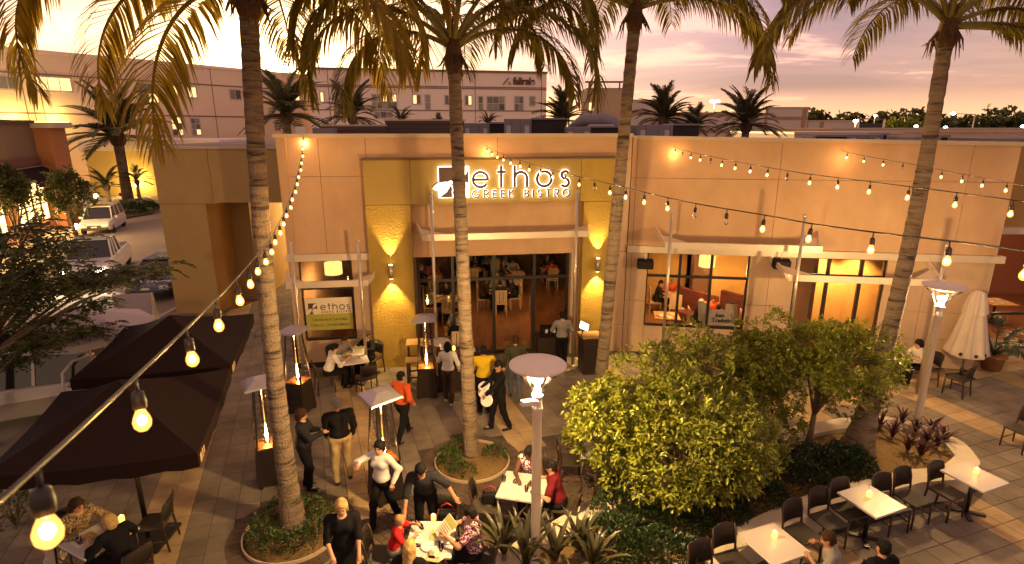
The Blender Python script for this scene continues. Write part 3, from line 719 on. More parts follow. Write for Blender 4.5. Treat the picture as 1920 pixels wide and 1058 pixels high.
# poster in the left window
pu0, pz0 = LW.at(577, 620, -.10); pu1, pz1 = LW.at(659, 557, -.10); zm = LW.at(577, 590, -.1)[1]
post = thing('window_poster', 'cream and green restaurant poster hung in the window behind the diners', 'poster', LW.P((pu0 + pu1) / 2, (pz0 + pz1) / 2, -.095), LW.rz)
hw, hh = (pu1 - pu0) / 2, (pz1 - pz0) / 2; zmid = zm - (pz0 + pz1) / 2
m = MB(); m.box((0, 0, (hh + zmid) / 2), (2 * hw, .012, hh - zmid)); m.build('upper_sheet', mat('poster_cream', (0.80, 0.70, 0.52), 0.6, var=0.03), post)
m = MB(); m.box((0, 0, (zmid - hh) / 2), (2 * hw, .012, zmid + hh)); m.build('green_band', mat('poster_green', (0.40, 0.38, 0.06), 0.6, var=0.05), post)
M_INK = mat('poster_ink', (0.10, 0.035, 0.025), 0.6, var=0.1)
brand(post, [('ethos', -hw * .36, hw * .9, .26 * hh, .30 * hh, .026), ('GREEK BISTRO', -hw * .34, hw * .92, .06 * hh, .13 * hh, .012)], (-hw * .88, -hw * .5, .02 * hh, .70 * hh), .02, .01, 0, -.011, .004, M_INK, None, MATS['poster_cream'])
for txt, zz, sz in (('Liexandce Larciats', zmid - (zmid + hh) * .34, .13), ('TOBALLO - CAVARROMMADE', zmid - (zmid + hh) * .7, .10)):
    me = text_mesh(txt, sz, .001, .001); me.materials.append(M_INK)
    wdt = max(v.co.x for v in me.vertices) - min(v.co.x for v in me.vertices); put('lettering', me, post, (0, -.0095, zz), (R(90), 0, 0), (min(1.0, 1.7 * hw / wdt), 1, 1))
# ------------------------------------------------------------------ string lights
M_CABLE = mat('cable_rubber', (0.03, 0.022, 0.018), 0.45, var=0.2, vscale=30)
M_CORE = emit_mat('bulb_filament_glow', (1.0, 0.66, 0.28), 34.0)
M_BULB = bpy.data.materials.new('bulb_amber_glass'); M_BULB.use_nodes = True; _nt = M_BULB.node_tree; _nt.nodes.remove(_nt.nodes['Principled BSDF'])
_tr = _nt.nodes.new('ShaderNodeBsdfTransparent'); _tr.inputs[0].default_value = (1.0, .86, .66, 1); _em = _nt.nodes.new('ShaderNodeEmission'); _em.inputs[0].default_value = (1.0, .42, .08, 1); _em.inputs[1].default_value = 1.1
_ad = _nt.nodes.new('ShaderNodeAddShader'); _nt.links.new(_tr.outputs[0], _ad.inputs[0]); _nt.links.new(_em.outputs[0], _ad.inputs[1]); _nt.links.new(_ad.outputs[0], _nt.nodes['Material Output'].inputs['Surface'])
M_BULBOFF = glass_mat('bulb_clear_glass', (0.95, 0.9, 0.85), 0.35)
sock_mb = MB(); sock_mb.tube([(0, 0, 0), (0, 0, -.05)], .006, 6); sock_mb.lathe([(.008, -.045), (.019, -.055), (.022, -.075), (.022, -.105), (.017, -.112)], n=10); sock_me = sock_mb.mesh('socket', M_CABLE)
prof = [(.012, -.108), (.015, -.12), (.023, -.138), (.028, -.156), (.025, -.174), (.014, -.187), (.001, -.191)]
core = MB(); core.ball((0, 0, -.152), .0145, 8, 6, (1, 1, 1.25)); core_me = core.mesh('filament', M_CORE)
bm1 = MB(); bm1.lathe(prof, n=18); bulb_me = bm1.mesh('bulb', M_BULB)
bm2 = MB(); bm2.lathe(prof, n=10); bulb_off_me = bm2.mesh('bulb', M_BULBOFF)
fil = MB(); fil.tube([(0, 0, -.11), (.004, 0, -.14), (-.004, 0, -.165)], .004, 5); fil_me = fil.mesh('filament', M_POLE)
def nodes(lst): return [Vector((0, 0, CAM_H)) + ray(x, y) * D for x, y, D in lst]
def string_light(label, nd, lead, off=(), step=0.6, thick=.0065):
    pts = catmull(nd, 240); t = tag(None or bpy.data.objects.new('string_light', None), label, 'string light'); COL.objects.link(t)
    m = MB(); m.tube(pts[::3] + [pts[-1]], thick, 7); m.build('cable', M_CABLE, t)
    acc, nxt, i = 0.0, lead, 0
    for a, b in zip(pts, pts[1:]):
        d = (b - a).length
        while acc + d >= nxt:
            p = a + (b - a) * ((nxt - acc) / d); nxt += step
            s = put('socket', sock_me, t, p, (rnd.uniform(-.08, .08), rnd.uniform(-.08, .08), rnd.uniform(0, 6)), (.9, .9, .9))
            if i in off: put('bulb', bulb_off_me, s); put('filament', fil_me, s)
            else: put('bulb', bulb_me, s); put('filament', core_me, s); light('bulb_light', 'POINT', (0, 0, -.2), 5.0, (1.0, .55, .19), s, .02)
            i += 1
        acc += d
    return t
S1 = nodes([(569, 252, 15.0), (565, 292, 13.2), (555, 338, 11.0), (541, 378, 9.2), (522, 420, 7.4), (500, 458, 5.9), (475, 487, 4.7), (440, 527, 3.6), (404, 563, 3.0), (350, 616, 2.35), (255, 706, 1.7), (66, 880, 1.04), (-60, 985, .86)])[::-1]
string_light('string of warm bulbs sweeping from the wall corner down past the dark tents', S1, (S1[1] - S1[0]).length + .01, step=.69, thick=.0052)
S2 = nodes([(908, 251, 15.75), (910, 272, 15.6), (950, 292, 13.5), (1040, 320, 11), (1128, 341, 9.2), (1206, 360, 7.8), (1300, 381, 6.7), (1437, 404, 5.5), (1525, 420, 4.95), (1650, 437, 4.35), (1790, 453, 3.8), (1920, 470, 3.3), (2080, 490, 2.8)])
string_light('string of warm bulbs crossing in front of the restaurant sign', S2, .7, off=(11, 16, 17))
S3 = nodes([(1263, 256, 16.0), (1264, 276, 15.9), (1350, 297, 12.6), (1487, 322, 9.6), (1626, 340, 7.8), (1822, 365, 6.2), (1920, 378, 5.6), (2060, 394, 4.9)])
string_light('string of warm bulbs hung from the parapet across the right wing', S3, .7, off=(1, 4, 9), step=.70)
S4 = nodes([(1583, 263, 15.35), (1584, 284, 15.2), (1700, 306, 13.0), (1800, 326, 11.2), (1920, 348, 9.4), (2020, 366, 8.4)])
string_light('short string of warm bulbs at the far right end of the parapet', S4, .6, step=.70, off=(3,))

# ------------------------------------------------------------------ street lamps
M_LP = mat('lamp_post_paint', (0.62, 0.52, 0.38), 0.5, metal=0.1, var=0.06, vscale=4)
M_DISC = mat('lamp_disc_white', (0.60, 0.52, 0.54), 0.55, var=0.04, vscale=3)
M_LAMPG = emit_mat('lamp_glass_lit', (1.0, 0.86, 0.60), 26.0)
def street_lamp(p, h, label, tilt=0, cam_=True, power=900, aim=None):
    t = thing('street_lamp', label, 'street lamp', p, tilt, group='street lamps with reflector discs')
    m = MB(); m.lathe([(.085, 0), (.085, .02), (.074, .05), (.066, h - .75), (.062, h - .62)], n=20); m.build('post', M_LP, t)
    m = MB(); m.lathe([(.075, h - .66), (.078, h - .64), (.078, h - .60), (.07, h - .59), (.07, h - .48), (.078, h - .47), (.078, h - .43), (.06, h - .42)], n=20); m.build('collar', M_DISC, t)
    m = MB(); m.lathe([(.05, h - .42), (.05, h - .36), (.034, h - .33), (.036, h - .27), (.02, h - .25), (.001, h - .245)], n=16); m.build('lamp', M_LAMPG, t)
    m = MB(); m.lathe([(.075, h - .42), (.09, h - .36), (.20, h - .18), (.365, h - .03)], n=32); m.build('glass_cone', glass_mat('lamp_cone_glass', (.97, .94, .88), .3), t)
    m = MB()
    m.lathe([(.001, h - .02), (.15, h - .012), (.38, h), (.388, h + .006), (.388, h - .014), (.37, h - .03), (.22, h - .075), (.001, h - .10)], n=36); m.build('reflector_disc', M_DISC, t)
    for a in range(3):
        m = MB(); c, s = math.cos(a * 2.094 + .4), math.sin(a * 2.094 + .4); m.tube([(.07 * c, .07 * s, h - .45), (.12 * c, .12 * s, h - .34), (.17 * c, .17 * s, h - .21)], .008, 6); m.build('strut', M_DISC, t)
    if cam_:
        c_ = bpy.data.objects.new('spotlight_head', None); COL.objects.link(c_); c_.parent = t; c_.location = (-.03, -.1, h - .5); c_.rotation_euler = (R(-12), R(0), R(-52))
        m = MB(); m.box((0, -.13, 0), (.075, .24, .075)); m.build('housing', M_DISC, c_, bevel=.008)
        m = MB(); m.box((0, .03, 0), (.03, .1, .03)); m.build('bracket', M_DISC, c_)
    light('point_light', 'POINT', (0, 0, h - .20), power, (1.0, 0.66, 0.27), t, .10)
    return t
street_lamp(G(1003, 1100), 3.62, 'street lamp with white reflector disc in front of the bright shrub', power=1250)
street_lamp(G(1710, 834), 3.62, 'street lamp standing in the planter near the folded umbrella', cam_=False, power=520)

# ------------------------------------------------------------------ patio heaters
M_HB = mat('heater_body', (0.030, 0.020, 0.017), 0.4, var=0.15, metal=0.3)
M_HAT = mat('heater_hat_steel', (0.34, 0.31, 0.34), 0.38, metal=0.5, var=0.05)
M_TUBE = glass_mat('heater_glass', (0.96, 0.9, 0.82), 0.2)
M_FLAME = emit_mat('flame', (1.0, 0.62, 0.20), 42.0)
M_FLAME2 = emit_mat('flame_tail', (1.0, 0.38, 0.08), 2.2)
def heater(p, rz, label, tilt=0):
    t = thing('patio_heater', label, 'heater', p, rz, group='pyramid patio heaters')
    def frus(m, w0, w1, z0, z1):
        a, b = w0 / 2, w1 / 2; m.add([(x * a, y * a, z0) for x, y in ((-1, -1), (1, -1), (1, 1), (-1, 1))] + [(x * b, y * b, z1) for x, y in ((-1, -1), (1, -1), (1, 1), (-1, 1))], [(3, 2, 1, 0), (4, 5, 6, 7), (0, 1, 5, 4), (1, 2, 6, 5), (2, 3, 7, 6), (3, 0, 4, 7)])
    m = MB(); frus(m, .52, .43, .05, .80); m.build('base', M_HB, t)
    for k_ in range(3):
        for i in range(4):
            m = MB(); m.box((-.09 + .06 * i, -.247 + .018 * (k_ * 1.2), .2 + .12 * k_), (.03, .01, .015)); m.build('vent', MATS['cable_rubber'], t)
    for x in (-1, 1):
        for y in (-1, 1):
            m = MB(); m.box((x * .22, y * .22, .025), (.06, .06, .05)); m.build('foot', M_HB, t)
            m = MB(); m.bar((x * .212, y * .212, .8), (x * .125, y * .125, 2.05), .028); m.build('corner_post', M_HB, t)
    m = MB(); frus(m, .44, .44, .80, .825); m.build('burner_deck', mat('burner_copper', (0.35, 0.16, 0.05), 0.35, metal=0.7, var=0.1), t)
    m = MB(); m.lathe([(.055, .83), (.055, 2.04)], n=14); m.build('glass_tube', M_TUBE, t)
    m = MB(); m.lathe([(.002, .84), (.022, .90), (.026, .98), (.018, 1.12), (.001, 1.28)], n=9); m.build('flame', M_FLAME, t)
    m = MB(); m.lathe([(.002, 1.2), (.008, 1.32), (.005, 1.5), (.001, 1.66)], n=7); m.build('flame_tail', M_FLAME2, t)
    m = MB()
    for s in range(4):
        a = s * math.pi / 2; c, s_ = math.cos(a), math.sin(a)
        for i in range(9):
            z = .86 + i * .13; w = .212 - (z - .8) * .0695
            p0, p1 = (-w, -w, z), (w, -w, z); q0 = (c * p0[0] - s_ * p0[1], s_ * p0[0] + c * p0[1], z); q1 = (c * p1[0] - s_ * p1[1], s_ * p1[0] + c * p1[1], z); m.bar(q0, q1, .005)
    m.build('guard_mesh', M_HB, t)
    hat = bpy.data.objects.new('hat', None); COL.objects.link(hat); hat.parent = t; hat.location = (0, 0, 2.1); hat.rotation_euler = (R(tilt), R(-3), 0)
    m = MB(); frus(m, .58, .18, .0, .10); m.build('top_plate', M_HAT, hat)
    m = MB(); frus(m, .62, .58, -.03, .0); m.build('rim', M_HAT, hat)
    m = MB(); frus(m, .30, .26, -.08, -.03); m.build('cap_mount', M_HB, hat)
    light('flame_light', 'POINT', (0, 0, 1.0), 26, (1.0, .5, .16), t, .05)
    return t
heater(Vector((-5.17, 12.71, 0)), R(-14), 'pyramid patio heater with tall flame behind the leaning palm, near the poster window')
heater(Vector((-4.73, 9.85, 0)), R(30), 'pyramid patio heater half hidden by the leaning palm trunk')
heater(Vector((-2.36, 9.32, 0)), R(38), 'pyramid patio heater with lit flame between the couple and the bending waiter', 3)
heater(Vector((-2.19, 13.58, 0)), R(4), 'pyramid patio heater beside the counter with white cups')

# ------------------------------------------------------------------ interior lamps
def pendant(p, label, e=60):
    t = thing('pendant_lamp', label, 'lamp', p, 0, group='drum shade pendant lamps inside')
    m = MB(); m.lathe([(.25, -.17), (.25, .17)], n=24); o = m.build('lamp_shade', emit_mat('lampshade_lit', (1.0, 0.62, 0.18), 1.5), t); 
    m = MB(); m.lathe([(.001, .12), (.235, .12)], n=24); m.build('diffuser', emit_mat('lampshade_top', (1.0, 0.80, 0.45), 3.5), t)
    m = MB(); m.tube([(0, 0, .12), (0, 0, 3.42 - p[2])], .006, 5); m.build('cord', M_CABLE, t)
    light('lamp_light', 'POINT', (0, 0, -.25), e, (1.0, .58, .22), t, .15)
p = LW.P(LW.at(625, 503, -.9)[0], LW.at(625, 503, -.9)[1], -.9); pendant(p, 'amber drum pendant lamp above the poster window', 70)
p = RW.P(RW.at(1326, 490, -1.6)[0], RW.at(1326, 490, -1.6)[1], -1.6); pendant(p, 'amber drum pendant lamp over the booth window', 260)
def downlight(x, y, e, c=(1.0, .55, .2), z=3.38, lab='in the middle of the dining room'):
    t = thing('downlight', 'small round ceiling downlight ' + lab, 'ceiling light', (x, y, z), 0, group='ceiling downlights over the dining room')
    m = MB(); m.lathe([(.001, 0), (.06, 0), (.07, .01)], n=12); m.build('lens', emit_mat('downlight_lens', (1.0, .7, .35), 8.0), t)
    light('lamp_light', 'SPOT', (0, 0, -.03), e, c, t, .05, (0, 0, -3), 110, .6)
for x, y, lb in ((-1.4, 18.2, 'just inside the left entrance pane'), (.4, 18.6, 'just inside the open door'), (1.3, 20.5, 'behind the right entrance pane'), (-1.8, 21, 'deep inside on the left'), (-.2, 22.5, 'deepest inside the dining room')): downlight(x, y, 90, lab=lb)
for u, d, lb in ((4.6, -2, 'over the left half of the booth window'), (5.6, -3.6, 'at the amber wall behind the booths'), (7.4, -2, 'right of the booth window')): q = RW.P(u, 0, d); downlight(q.x, q.y, 220, lab=lb)
q = RW.P(9.2, 0, -.55); downlight(q.x, q.y, 620, lab='above the left amber pane'); q = RW.P(10.2, 0, -.55); downlight(q.x, q.y, 420, lab='above the right amber pane')
# ------------------------------------------------------------------ vegetation
M_FROND = mat('palm_frond', (0.17, 0.13, 0.018), 0.5, var=0.25, vscale=3, trans=0.5, isl=0.3, spec=0.3)
M_RACH = mat('palm_petiole', (0.20, 0.17, 0.035), 0.5, var=0.2, vscale=4)
M_BOOT = mat('palm_fibre', (0.10, 0.05, 0.022), 0.95, var=0.4, vscale=18, bump=1, bscale=40)
def trunk_mat():
    m = bpy.data.materials.new('palm_bark'); m.use_nodes = True; nt = m.node_tree; L = nt.links.new; b = nt.nodes['Principled BSDF']
    tcn = nt.nodes.new('ShaderNodeTexCoord'); mp = nt.nodes.new('ShaderNodeMapping'); mp.inputs['Scale'].default_value = (1.5, 1.5, 11); L(tcn.outputs['Object'], mp.inputs[0])
    n = nt.nodes.new('ShaderNodeTexNoise'); n.inputs['Scale'].default_value = 1.2; n.inputs['Detail'].default_value = 8; n.inputs['Roughness'].default_value = .65; n.inputs['Distortion'].default_value = .6; L(mp.outputs[0], n.inputs['Vector'])
    rp = nt.nodes.new('ShaderNodeValToRGB'); e = rp.color_ramp.elements; e[0].position = .36; e[0].color = (.05, .032, .02, 1); e[1].position = .56; e[1].color = (.27, .195, .125, 1)
    x = e.new(.44); x.color = (.17, .12, .078, 1); L(n.outputs['Fac'], rp.inputs[0]); L(rp.outputs[0], b.inputs['Base Color'])
    n2 = nt.nodes.new('ShaderNodeTexNoise'); n2.inputs['Scale'].default_value = 30; n2.inputs['Detail'].default_value = 6; L(tcn.outputs['Object'], n2.inputs['Vector'])
    ad = nt.nodes.new('ShaderNodeMath'); ad.operation = 'ADD'; L(n.outputs['Fac'], ad.inputs[0]); L(n2.outputs['Fac'], ad.inputs[1])
    bp = nt.nodes.new('ShaderNodeBump'); bp.inputs['Strength'].default_value = .8; bp.inputs['Distance'].default_value = .05; L(ad.outputs[0], bp.inputs['Height']); L(bp.outputs[0], b.inputs['Normal'])
    b.inputs['Roughness'].default_value = .9; return m
M_TRUNK = trunk_mat()
def frond_path(az, el0, length, droop, n=22):
    p = Vector((0, 0, 0)); P = [p.copy()]; ds = length / n
    for i in range(n):
        s = (i + .5) / n; el = R(el0 - droop * s ** 1.35)
        p = p + Vector((math.cos(az) * math.cos(el), math.sin(az) * math.cos(el), math.sin(el))) * ds; P.append(p.copy())
    return P
def frond_mb(P, rg, nl=54, L0=0.78, wid=0.034, hang=0.6, r0=0.035, start=.17, bare=0.0):
    m = MB(); N = len(P) - 1; m.tube(P, [r0 * (1 - i / N) ** .8 + .004 for i in range(N + 1)], 5, smooth=True)
    for i in range(nl):
        s = start + (1 - start) * (i / (nl - 1)); u = s * N; k = min(int(u), N - 1); c = P[k].lerp(P[k + 1], u - k); t = (P[k + 1] - P[k]).normalized()
        side = t.cross(Vector((0, 0, 1)));
        if side.length < .2: side = Vector((math.sin(i), math.cos(i), 0)).cross(t)
        side.normalize(); prof = min(1.0, .45 + (s - start) * 3.2) * (1.0 - .62 * max(0, (s - .6) / .4) ** 1.3)
        for sg in (-1, 1):
            if rg.random() < bare: continue
            ln = L0 * prof * rg.uniform(.82, 1.1); d = (side * sg * rg.uniform(.75, 1) + t * (.42 + .7 * s) + Vector((0, 0, .12))).normalized()
            w = wid * rg.uniform(.8, 1.15); q = c.copy(); vs = []; dd = d.copy(); wv = dd.cross(Vector((0, 0, 1)));
            if wv.length < .15: wv = t.copy()
            wv = (wv.normalized() + Vector((0, 0, rg.uniform(-.35, .35)))).normalized(); hg = hang * rg.uniform(.75, 1.3)
            for j, ww in enumerate((.55, 1.0, .75, 0.0)):
                if ww > 0: vs += [q - wv * w * ww / 2, q + wv * w * ww / 2]
                else: vs.append(q.copy())
                q = q + dd * ln / 3; dd = (dd + Vector((0, 0, -hg))).normalized()
            m.add(vs, [(0, 1, 3, 2), (2, 3, 5, 4), (4, 5, 6)])
    return m
def coconut_palm(base, top, r_base, r_top, fronds, label, seed, flare=.12, bend=0.0, leafm=None):
    rg = random.Random(seed); t = thing('coconut_palm', label, 'palm tree', base, 0, group='tall coconut palms on the plaza')
    ax = top - base; n = 96; path, rad = [], []
    for i in range(n + 1):
        s = i / n; p = ax * s; p.x += bend * math.sin(math.pi * s); ring = (i % 3) / 3 + rg.uniform(-.25, .25)
        r = r_top + (r_base - r_top) * (1 - s) ** 1.4 + flare * math.exp(-s * 16) + .010 * (ring - .5) + rg.uniform(-.005, .005); path.append(p); rad.append(r)
    m = MB(); m.tube(path, rad, 18); m.build('trunk', M_TRUNK, t)
    tp = ax.copy()
    m = MB(); m.lathe([(r_top * 1.0, -.12), (r_top * 1.25, -.03), (r_top * 1.42, .10), (r_top * 1.2, .3), (r_top * .8, .55), (.01, .85)], tp, 12)
    for i in range(16):
        a = rg.uniform(0, 6.28); c = Vector((math.cos(a), math.sin(a), 0)); m.tube([tp + c * r_top * .9 + Vector((0, 0, .25)), tp + c * r_top * 2.0 + Vector((0, 0, .05)), tp + c * r_top * (2.0 + rg.random()) + Vector((0, 0, -.3 * rg.random()))], [.03, .018, .004], 5)
    m.build('crown_base', M_BOOT, t)
    for i, (az, el, ln, dr, hang) in enumerate(fronds):
        a = R(az); P = frond_path(a, el, ln, dr); off = tp + Vector((math.cos(a) * r_top * .8, math.sin(a) * r_top * .8, .28 + .3 * max(0, el) / 90))
        mb = frond_mb(P, rg, hang=hang, nl=int(21 * ln) + 8, L0=.98, wid=.040)
        o = bpy.data.objects.new('frond', mb.mesh('frond', leafm or M_FROND)); COL.objects.link(o); o.parent = t; o.location = off
        m = MB(); m.tube(P[:8], [.052 - .0035 * q for q in range(8)], 6); m.build('petiole', M_RACH, o)
    return t
b1 = G(550, 985); coconut_palm(b1, Y(466, 18, 8.55), .155, .125, [(186, 35, 4.4, 150, .75), (168, 18, 3.7, 120, .7), (258, -12, 3.0, 85, .55), (4, 30, 3.3, 140, .7), (344, 14, 2.9, 100, .7), (318, 40, 3.4, 120, .6), (25, 50, 3.6, 130, .7), (140, 50, 3.8, 120, .6), (100, 30, 3.6, 110, .6), (60, 20, 3.4, 110, .7), (280, 60, 3.2, 110, .5), (200, 65, 3.5, 110, .6), (45, 72, 3.0, 80, .4)], 'leaning ringed palm rising from the bed beside the dark tents', 11, flare=.10, bend=-.10, leafm=mat('palm_frond_flare_tint', (0.29, 0.20, 0.02), 0.5, var=0.25, vscale=3, trans=0.55, isl=0.3, spec=0.3))  # yellowed frond colour stands in for the golden sun flare over this crown
b2 = G(884, 858); coconut_palm(b2, Y(851, 128, 10.8), .15, .118, [(182, 42, 3.6, 150, .8), (196, 60, 3.9, 170, .8), (165, 28, 3.0, 130, .8), (350, 38, 3.4, 140, .8), (8, 55, 3.4, 150, .8), (20, 30, 3.0, 120, .8), (335, 62, 3.4, 150, .7), (215, 48, 3.3, 140, .7), (250, 66, 3.0, 120, .6), (290, 60, 3.0, 120, .6), (90, 45, 3.3, 120, .6), (130, 50, 3.4, 130, .7), (50, 50, 3.3, 130, .7), (300, 78, 3.0, 80, .4)], 'straight palm in front of the sign emblem', 22, flare=.02)
b3 = G(1122, 760); coconut_palm(b3, Y(1189, 48, 12.5), .155, .125, [(0, 32, 3.6, 132, .85), (352, 16, 3.5, 105, .9), (15, 48, 3.5, 140, .8), (180, 36, 3.5, 125, .85), (190, 20, 3.0, 100, .85), (165, 46, 3.5, 130, .8), (215, 40, 3.2, 110, .7), (320, 45, 3.4, 120, .8), (280, 55, 3.0, 110, .6), (100, 40, 3.4, 120, .6), (60, 50, 3.2, 120, .7), (140, 60, 3.2, 120, .7), (250, 70, 3.0, 90, .5)], 'dark palm trunk standing between the portal and the big shrub', 33, flare=.03)
b4 = G(1606, 845, .36); b4z = b4.copy(); coconut_palm(b4z, Y(1772, 82, 11.2), .17, .125, [(186, 34, 4.3, 112, .8), (172, 48, 3.8, 130, .8), (0, 24, 3.2, 120, .8), (345, 5, 3.2, 95, .8), (325, -5, 3.0, 80, .8), (15, 40, 3.6, 130, .8), (205, 55, 3.4, 130, .8), (240, 50, 3.0, 110, .7), (285, 45, 3.2, 110, .6), (90, 40, 3.4, 110, .7), (130, 50, 3.4, 120, .7), (50, 55, 3.2, 120, .7), (310, 72, 3.0, 90, .5)], 'palm with flared foot growing out of the curved planter', 44, flare=.20, bend=.16)
b5 = Vector((-7.3, 5.6, 0)); coconut_palm(b5, Vector((-7.0, 6.1, 10.4)), .155, .125, [(12, 10, 4.3, 26, 1.0), (352, 14, 4.1, 34, 1.0), (30, 16, 4.0, 40, 1.0), (2, -8, 3.2, 30, 1.0), (60, 40, 3.6, 90, .8), (100, 30, 3.6, 100, .8), (150, 35, 3.6, 110, .8), (200, 30, 3.6, 110, .8), (250, 40, 3.6, 110, .8), (300, 60, 3.4, 110, .8), (20, 65, 3.4, 80, .6)], 'palm at the frame edge whose fronds hang over the office block', 55)

# ---- leafy crowns
def fast_mesh(name, V, Q, m_, smooth=False):
    me = bpy.data.meshes.new(name); V = np.asarray(V, dtype=np.float32).reshape(-1, 3); Q = np.asarray(Q, dtype=np.int32).reshape(-1, 4)
    me.vertices.add(len(V)); me.vertices.foreach_set('co', V.ravel()); me.loops.add(Q.size); me.loops.foreach_set('vertex_index', Q.ravel())
    me.polygons.add(len(Q)); me.polygons.foreach_set('loop_start', np.arange(0, Q.size, 4, dtype=np.int32)); me.polygons.foreach_set('loop_total', np.full(len(Q), 4, dtype=np.int32))
    me.update(calc_edges=True); me.validate(); me.materials.append(m_)
    if smooth: me.polygons.foreach_set('use_smooth', np.ones(len(Q), dtype=bool))
    return me
def leaf_mesh(name, pos, dirs, size, m_, rs, wid=.42, fold=.12, roll=1.0):
    pos, dirs, size = np.asarray(pos), np.asarray(dirs), np.asarray(size); n = len(pos)
    d = dirs / (np.linalg.norm(dirs, axis=1, keepdims=True) + 1e-9)
    up = np.tile([0, 0, 1.0], (n, 1)) + rs.normal(0, .5 * roll, (n, 3)); sd = np.cross(d, up); sd /= (np.linalg.norm(sd, axis=1, keepdims=True) + 1e-9); nr = np.cross(sd, d)
    tpl = [(0, 0, 0), (wid * .30, .32, fold), (wid * .5, .68, fold), (0, 1.0, -.05), (-wid * .5, .68, fold), (-wid * .30, .32, fold)]
    V = np.stack([pos + sd * (x * size)[:, None] + d * (y * size)[:, None] + nr * (z * size)[:, None] for x, y, z in tpl], axis=1)
    b = np.arange(n)[:, None] * 6; Q = np.concatenate([b + [0, 1, 2, 3], b + [0, 3, 4, 5]], axis=1).reshape(-1, 4)
    return fast_mesh(name, V, Q, m_)
def clumps_to_leaves(tips, outs, rs, per, size, spread):
    P, D, S = [], [], []
    for c, o in zip(tips, outs):
        k = per + rs.integers(-2, 3); o = np.asarray(o) / (np.linalg.norm(o) + 1e-9)
        v = rs.normal(0, 1, (k, 3)); v = v / np.linalg.norm(v, axis=1, keepdims=True) + o * .75
        P.append(np.asarray(c) + v * spread * rs.uniform(0, .5, (k, 1))); D.append(v + [0, 0, -.1]); S.append(size * rs.uniform(.65, 1.15, k))
    return np.concatenate(P), np.concatenate(D), np.concatenate(S)
M_BARK = mat('tree_bark', (0.17, 0.115, 0.065), 0.9, var=0.3, vscale=12, bump=.8, bscale=50)
M_LEAF = mat('shrub_leaf', (0.20, 0.215, 0.018), 0.42, var=0.2, vscale=2, trans=0.22, isl=0.35)
M_LEAF_D = mat('hedge_leaf', (0.032, 0.055, 0.016), 0.35, var=0.2, vscale=2, trans=0.12, isl=0.35)
M_LEAF_A = mat('acacia_leaf', (0.075, 0.085, 0.018), 0.5, var=0.2, vscale=2, trans=0.25, isl=0.35)
def broadleaf(name, base, cen, rad, label, cat, seed, ntips=900, per=9, size=.085, leafm=M_LEAF, group=None, limbs=7, trunk_r=.055, lobes=9, hollow=.55, extra=()):
    rs = np.random.default_rng(seed); rg = random.Random(seed); t = thing(name, label, cat, base, 0, group=group)
    c0 = cen - base; lob = []
    for i in range(lobes):
        v = rs.normal(0, 1, 3); v /= np.linalg.norm(v); v[2] = abs(v[2]) * .8 - .25
        lob.append((np.array(c0) + v * np.array(rad) * rs.uniform(.40, .72), np.array(rad) * rs.uniform(.34, .56)))
    lob.append((np.array(c0), np.array(rad) * .62))
    for e in extra: lob.append((np.array(Vector(e[0]) - base), np.array(e[1])))
    tips, outs = [], []
    per_l = ntips // len(lob)
    for c, r in lob:
        v = rs.normal(0, 1, (per_l, 3)); v /= np.linalg.norm(v, axis=1, keepdims=True); q = rs.uniform(hollow, 1.05, (per_l, 1)) ** .6
        tips.append(c + v * r * q); outs.append(v * .8 + [0, 0, .35])
    tips = np.concatenate(tips); outs = np.concatenate(outs); keep = tips[:, 2] > 0.12; tips, outs = tips[keep], outs[keep]
    # gaps: drop clumps where a coarse noise is low
    ph = rs.uniform(0, 6, 6); f = np.sin(tips[:, 0] * 3.3 + ph[0]) * np.sin(tips[:, 1] * 3.1 + ph[1]) + np.sin(tips[:, 2] * 4.0 + ph[2]) * np.sin((tips[:, 0] + tips[:, 1]) * 2.4 + ph[3])
    keep = f > -.78; tips, outs = tips[keep], outs[keep]
    P, D, S = clumps_to_leaves(tips, outs, rs, per, size, size * .9)
    put('foliage', leaf_mesh('foliage', P, D, S, leafm, rs), t)['kind'] = 'stuff'
    m = MB(); fork = Vector((c0.x * .25, c0.y * .25, c0.z * .42)); m.tube([(0, 0, -.1), fork * .5 + Vector((.02, .01, 0)), fork], [trunk_r * 1.3, trunk_r, trunk_r * .9], 9); m.build('trunk', M_BARK, t)
    for i in range(limbs):
        c, r = lob[i % len(lob)]; e = Vector(c); mid_ = fork.lerp(e, .5) + Vector((rg.uniform(-.1, .1), rg.uniform(-.1, .1), .12))
        m = MB(); m.tube([fork, mid_, e], [trunk_r * .62, trunk_r * .4, trunk_r * .12], 6)
        for k in range(5):
            q = Vector(tips[rg.randrange(len(tips))]) if False else e + Vector([rg.uniform(-1, 1) * x for x in r]); s0 = mid_.lerp(e, rg.uniform(.2, 1)); m.tube([s0, s0.lerp(q, .5) + Vector((0, 0, .05)), q], [trunk_r * .2, trunk_r * .14, trunk_r * .05], 5)
        m.build('limb', M_BARK, t)
    return t
def at_depth(px, py, y): return Y(px, py, y)
broadleaf('leafy_tree', G(1285, 955, .36), Y(1262, 805, 9.1), (2.0, 1.45, 1.42), 'broad bright yellow-green tree lit by the street lamp at the planter edge', 'tree', 5, ntips=3600, per=9, size=.10, lobes=15, limbs=10, group='leafy trees in the curved planter', extra=[(Y(1120, 770, 8.8), (.55, .6, .42)), (Y(1340, 880, 8.1), (.7, .5, .5)), (Y(1190, 870, 8.4), (.7, .5, .6)), (Y(1270, 900, 8.1), (.6, .5, .4)), (Y(1215, 700, 9.7), (.7, .6, .5)), (Y(1300, 680, 9.9), (.75, .6, .55)), (Y(1400, 820, 8.9), (.6, .6, .5))])
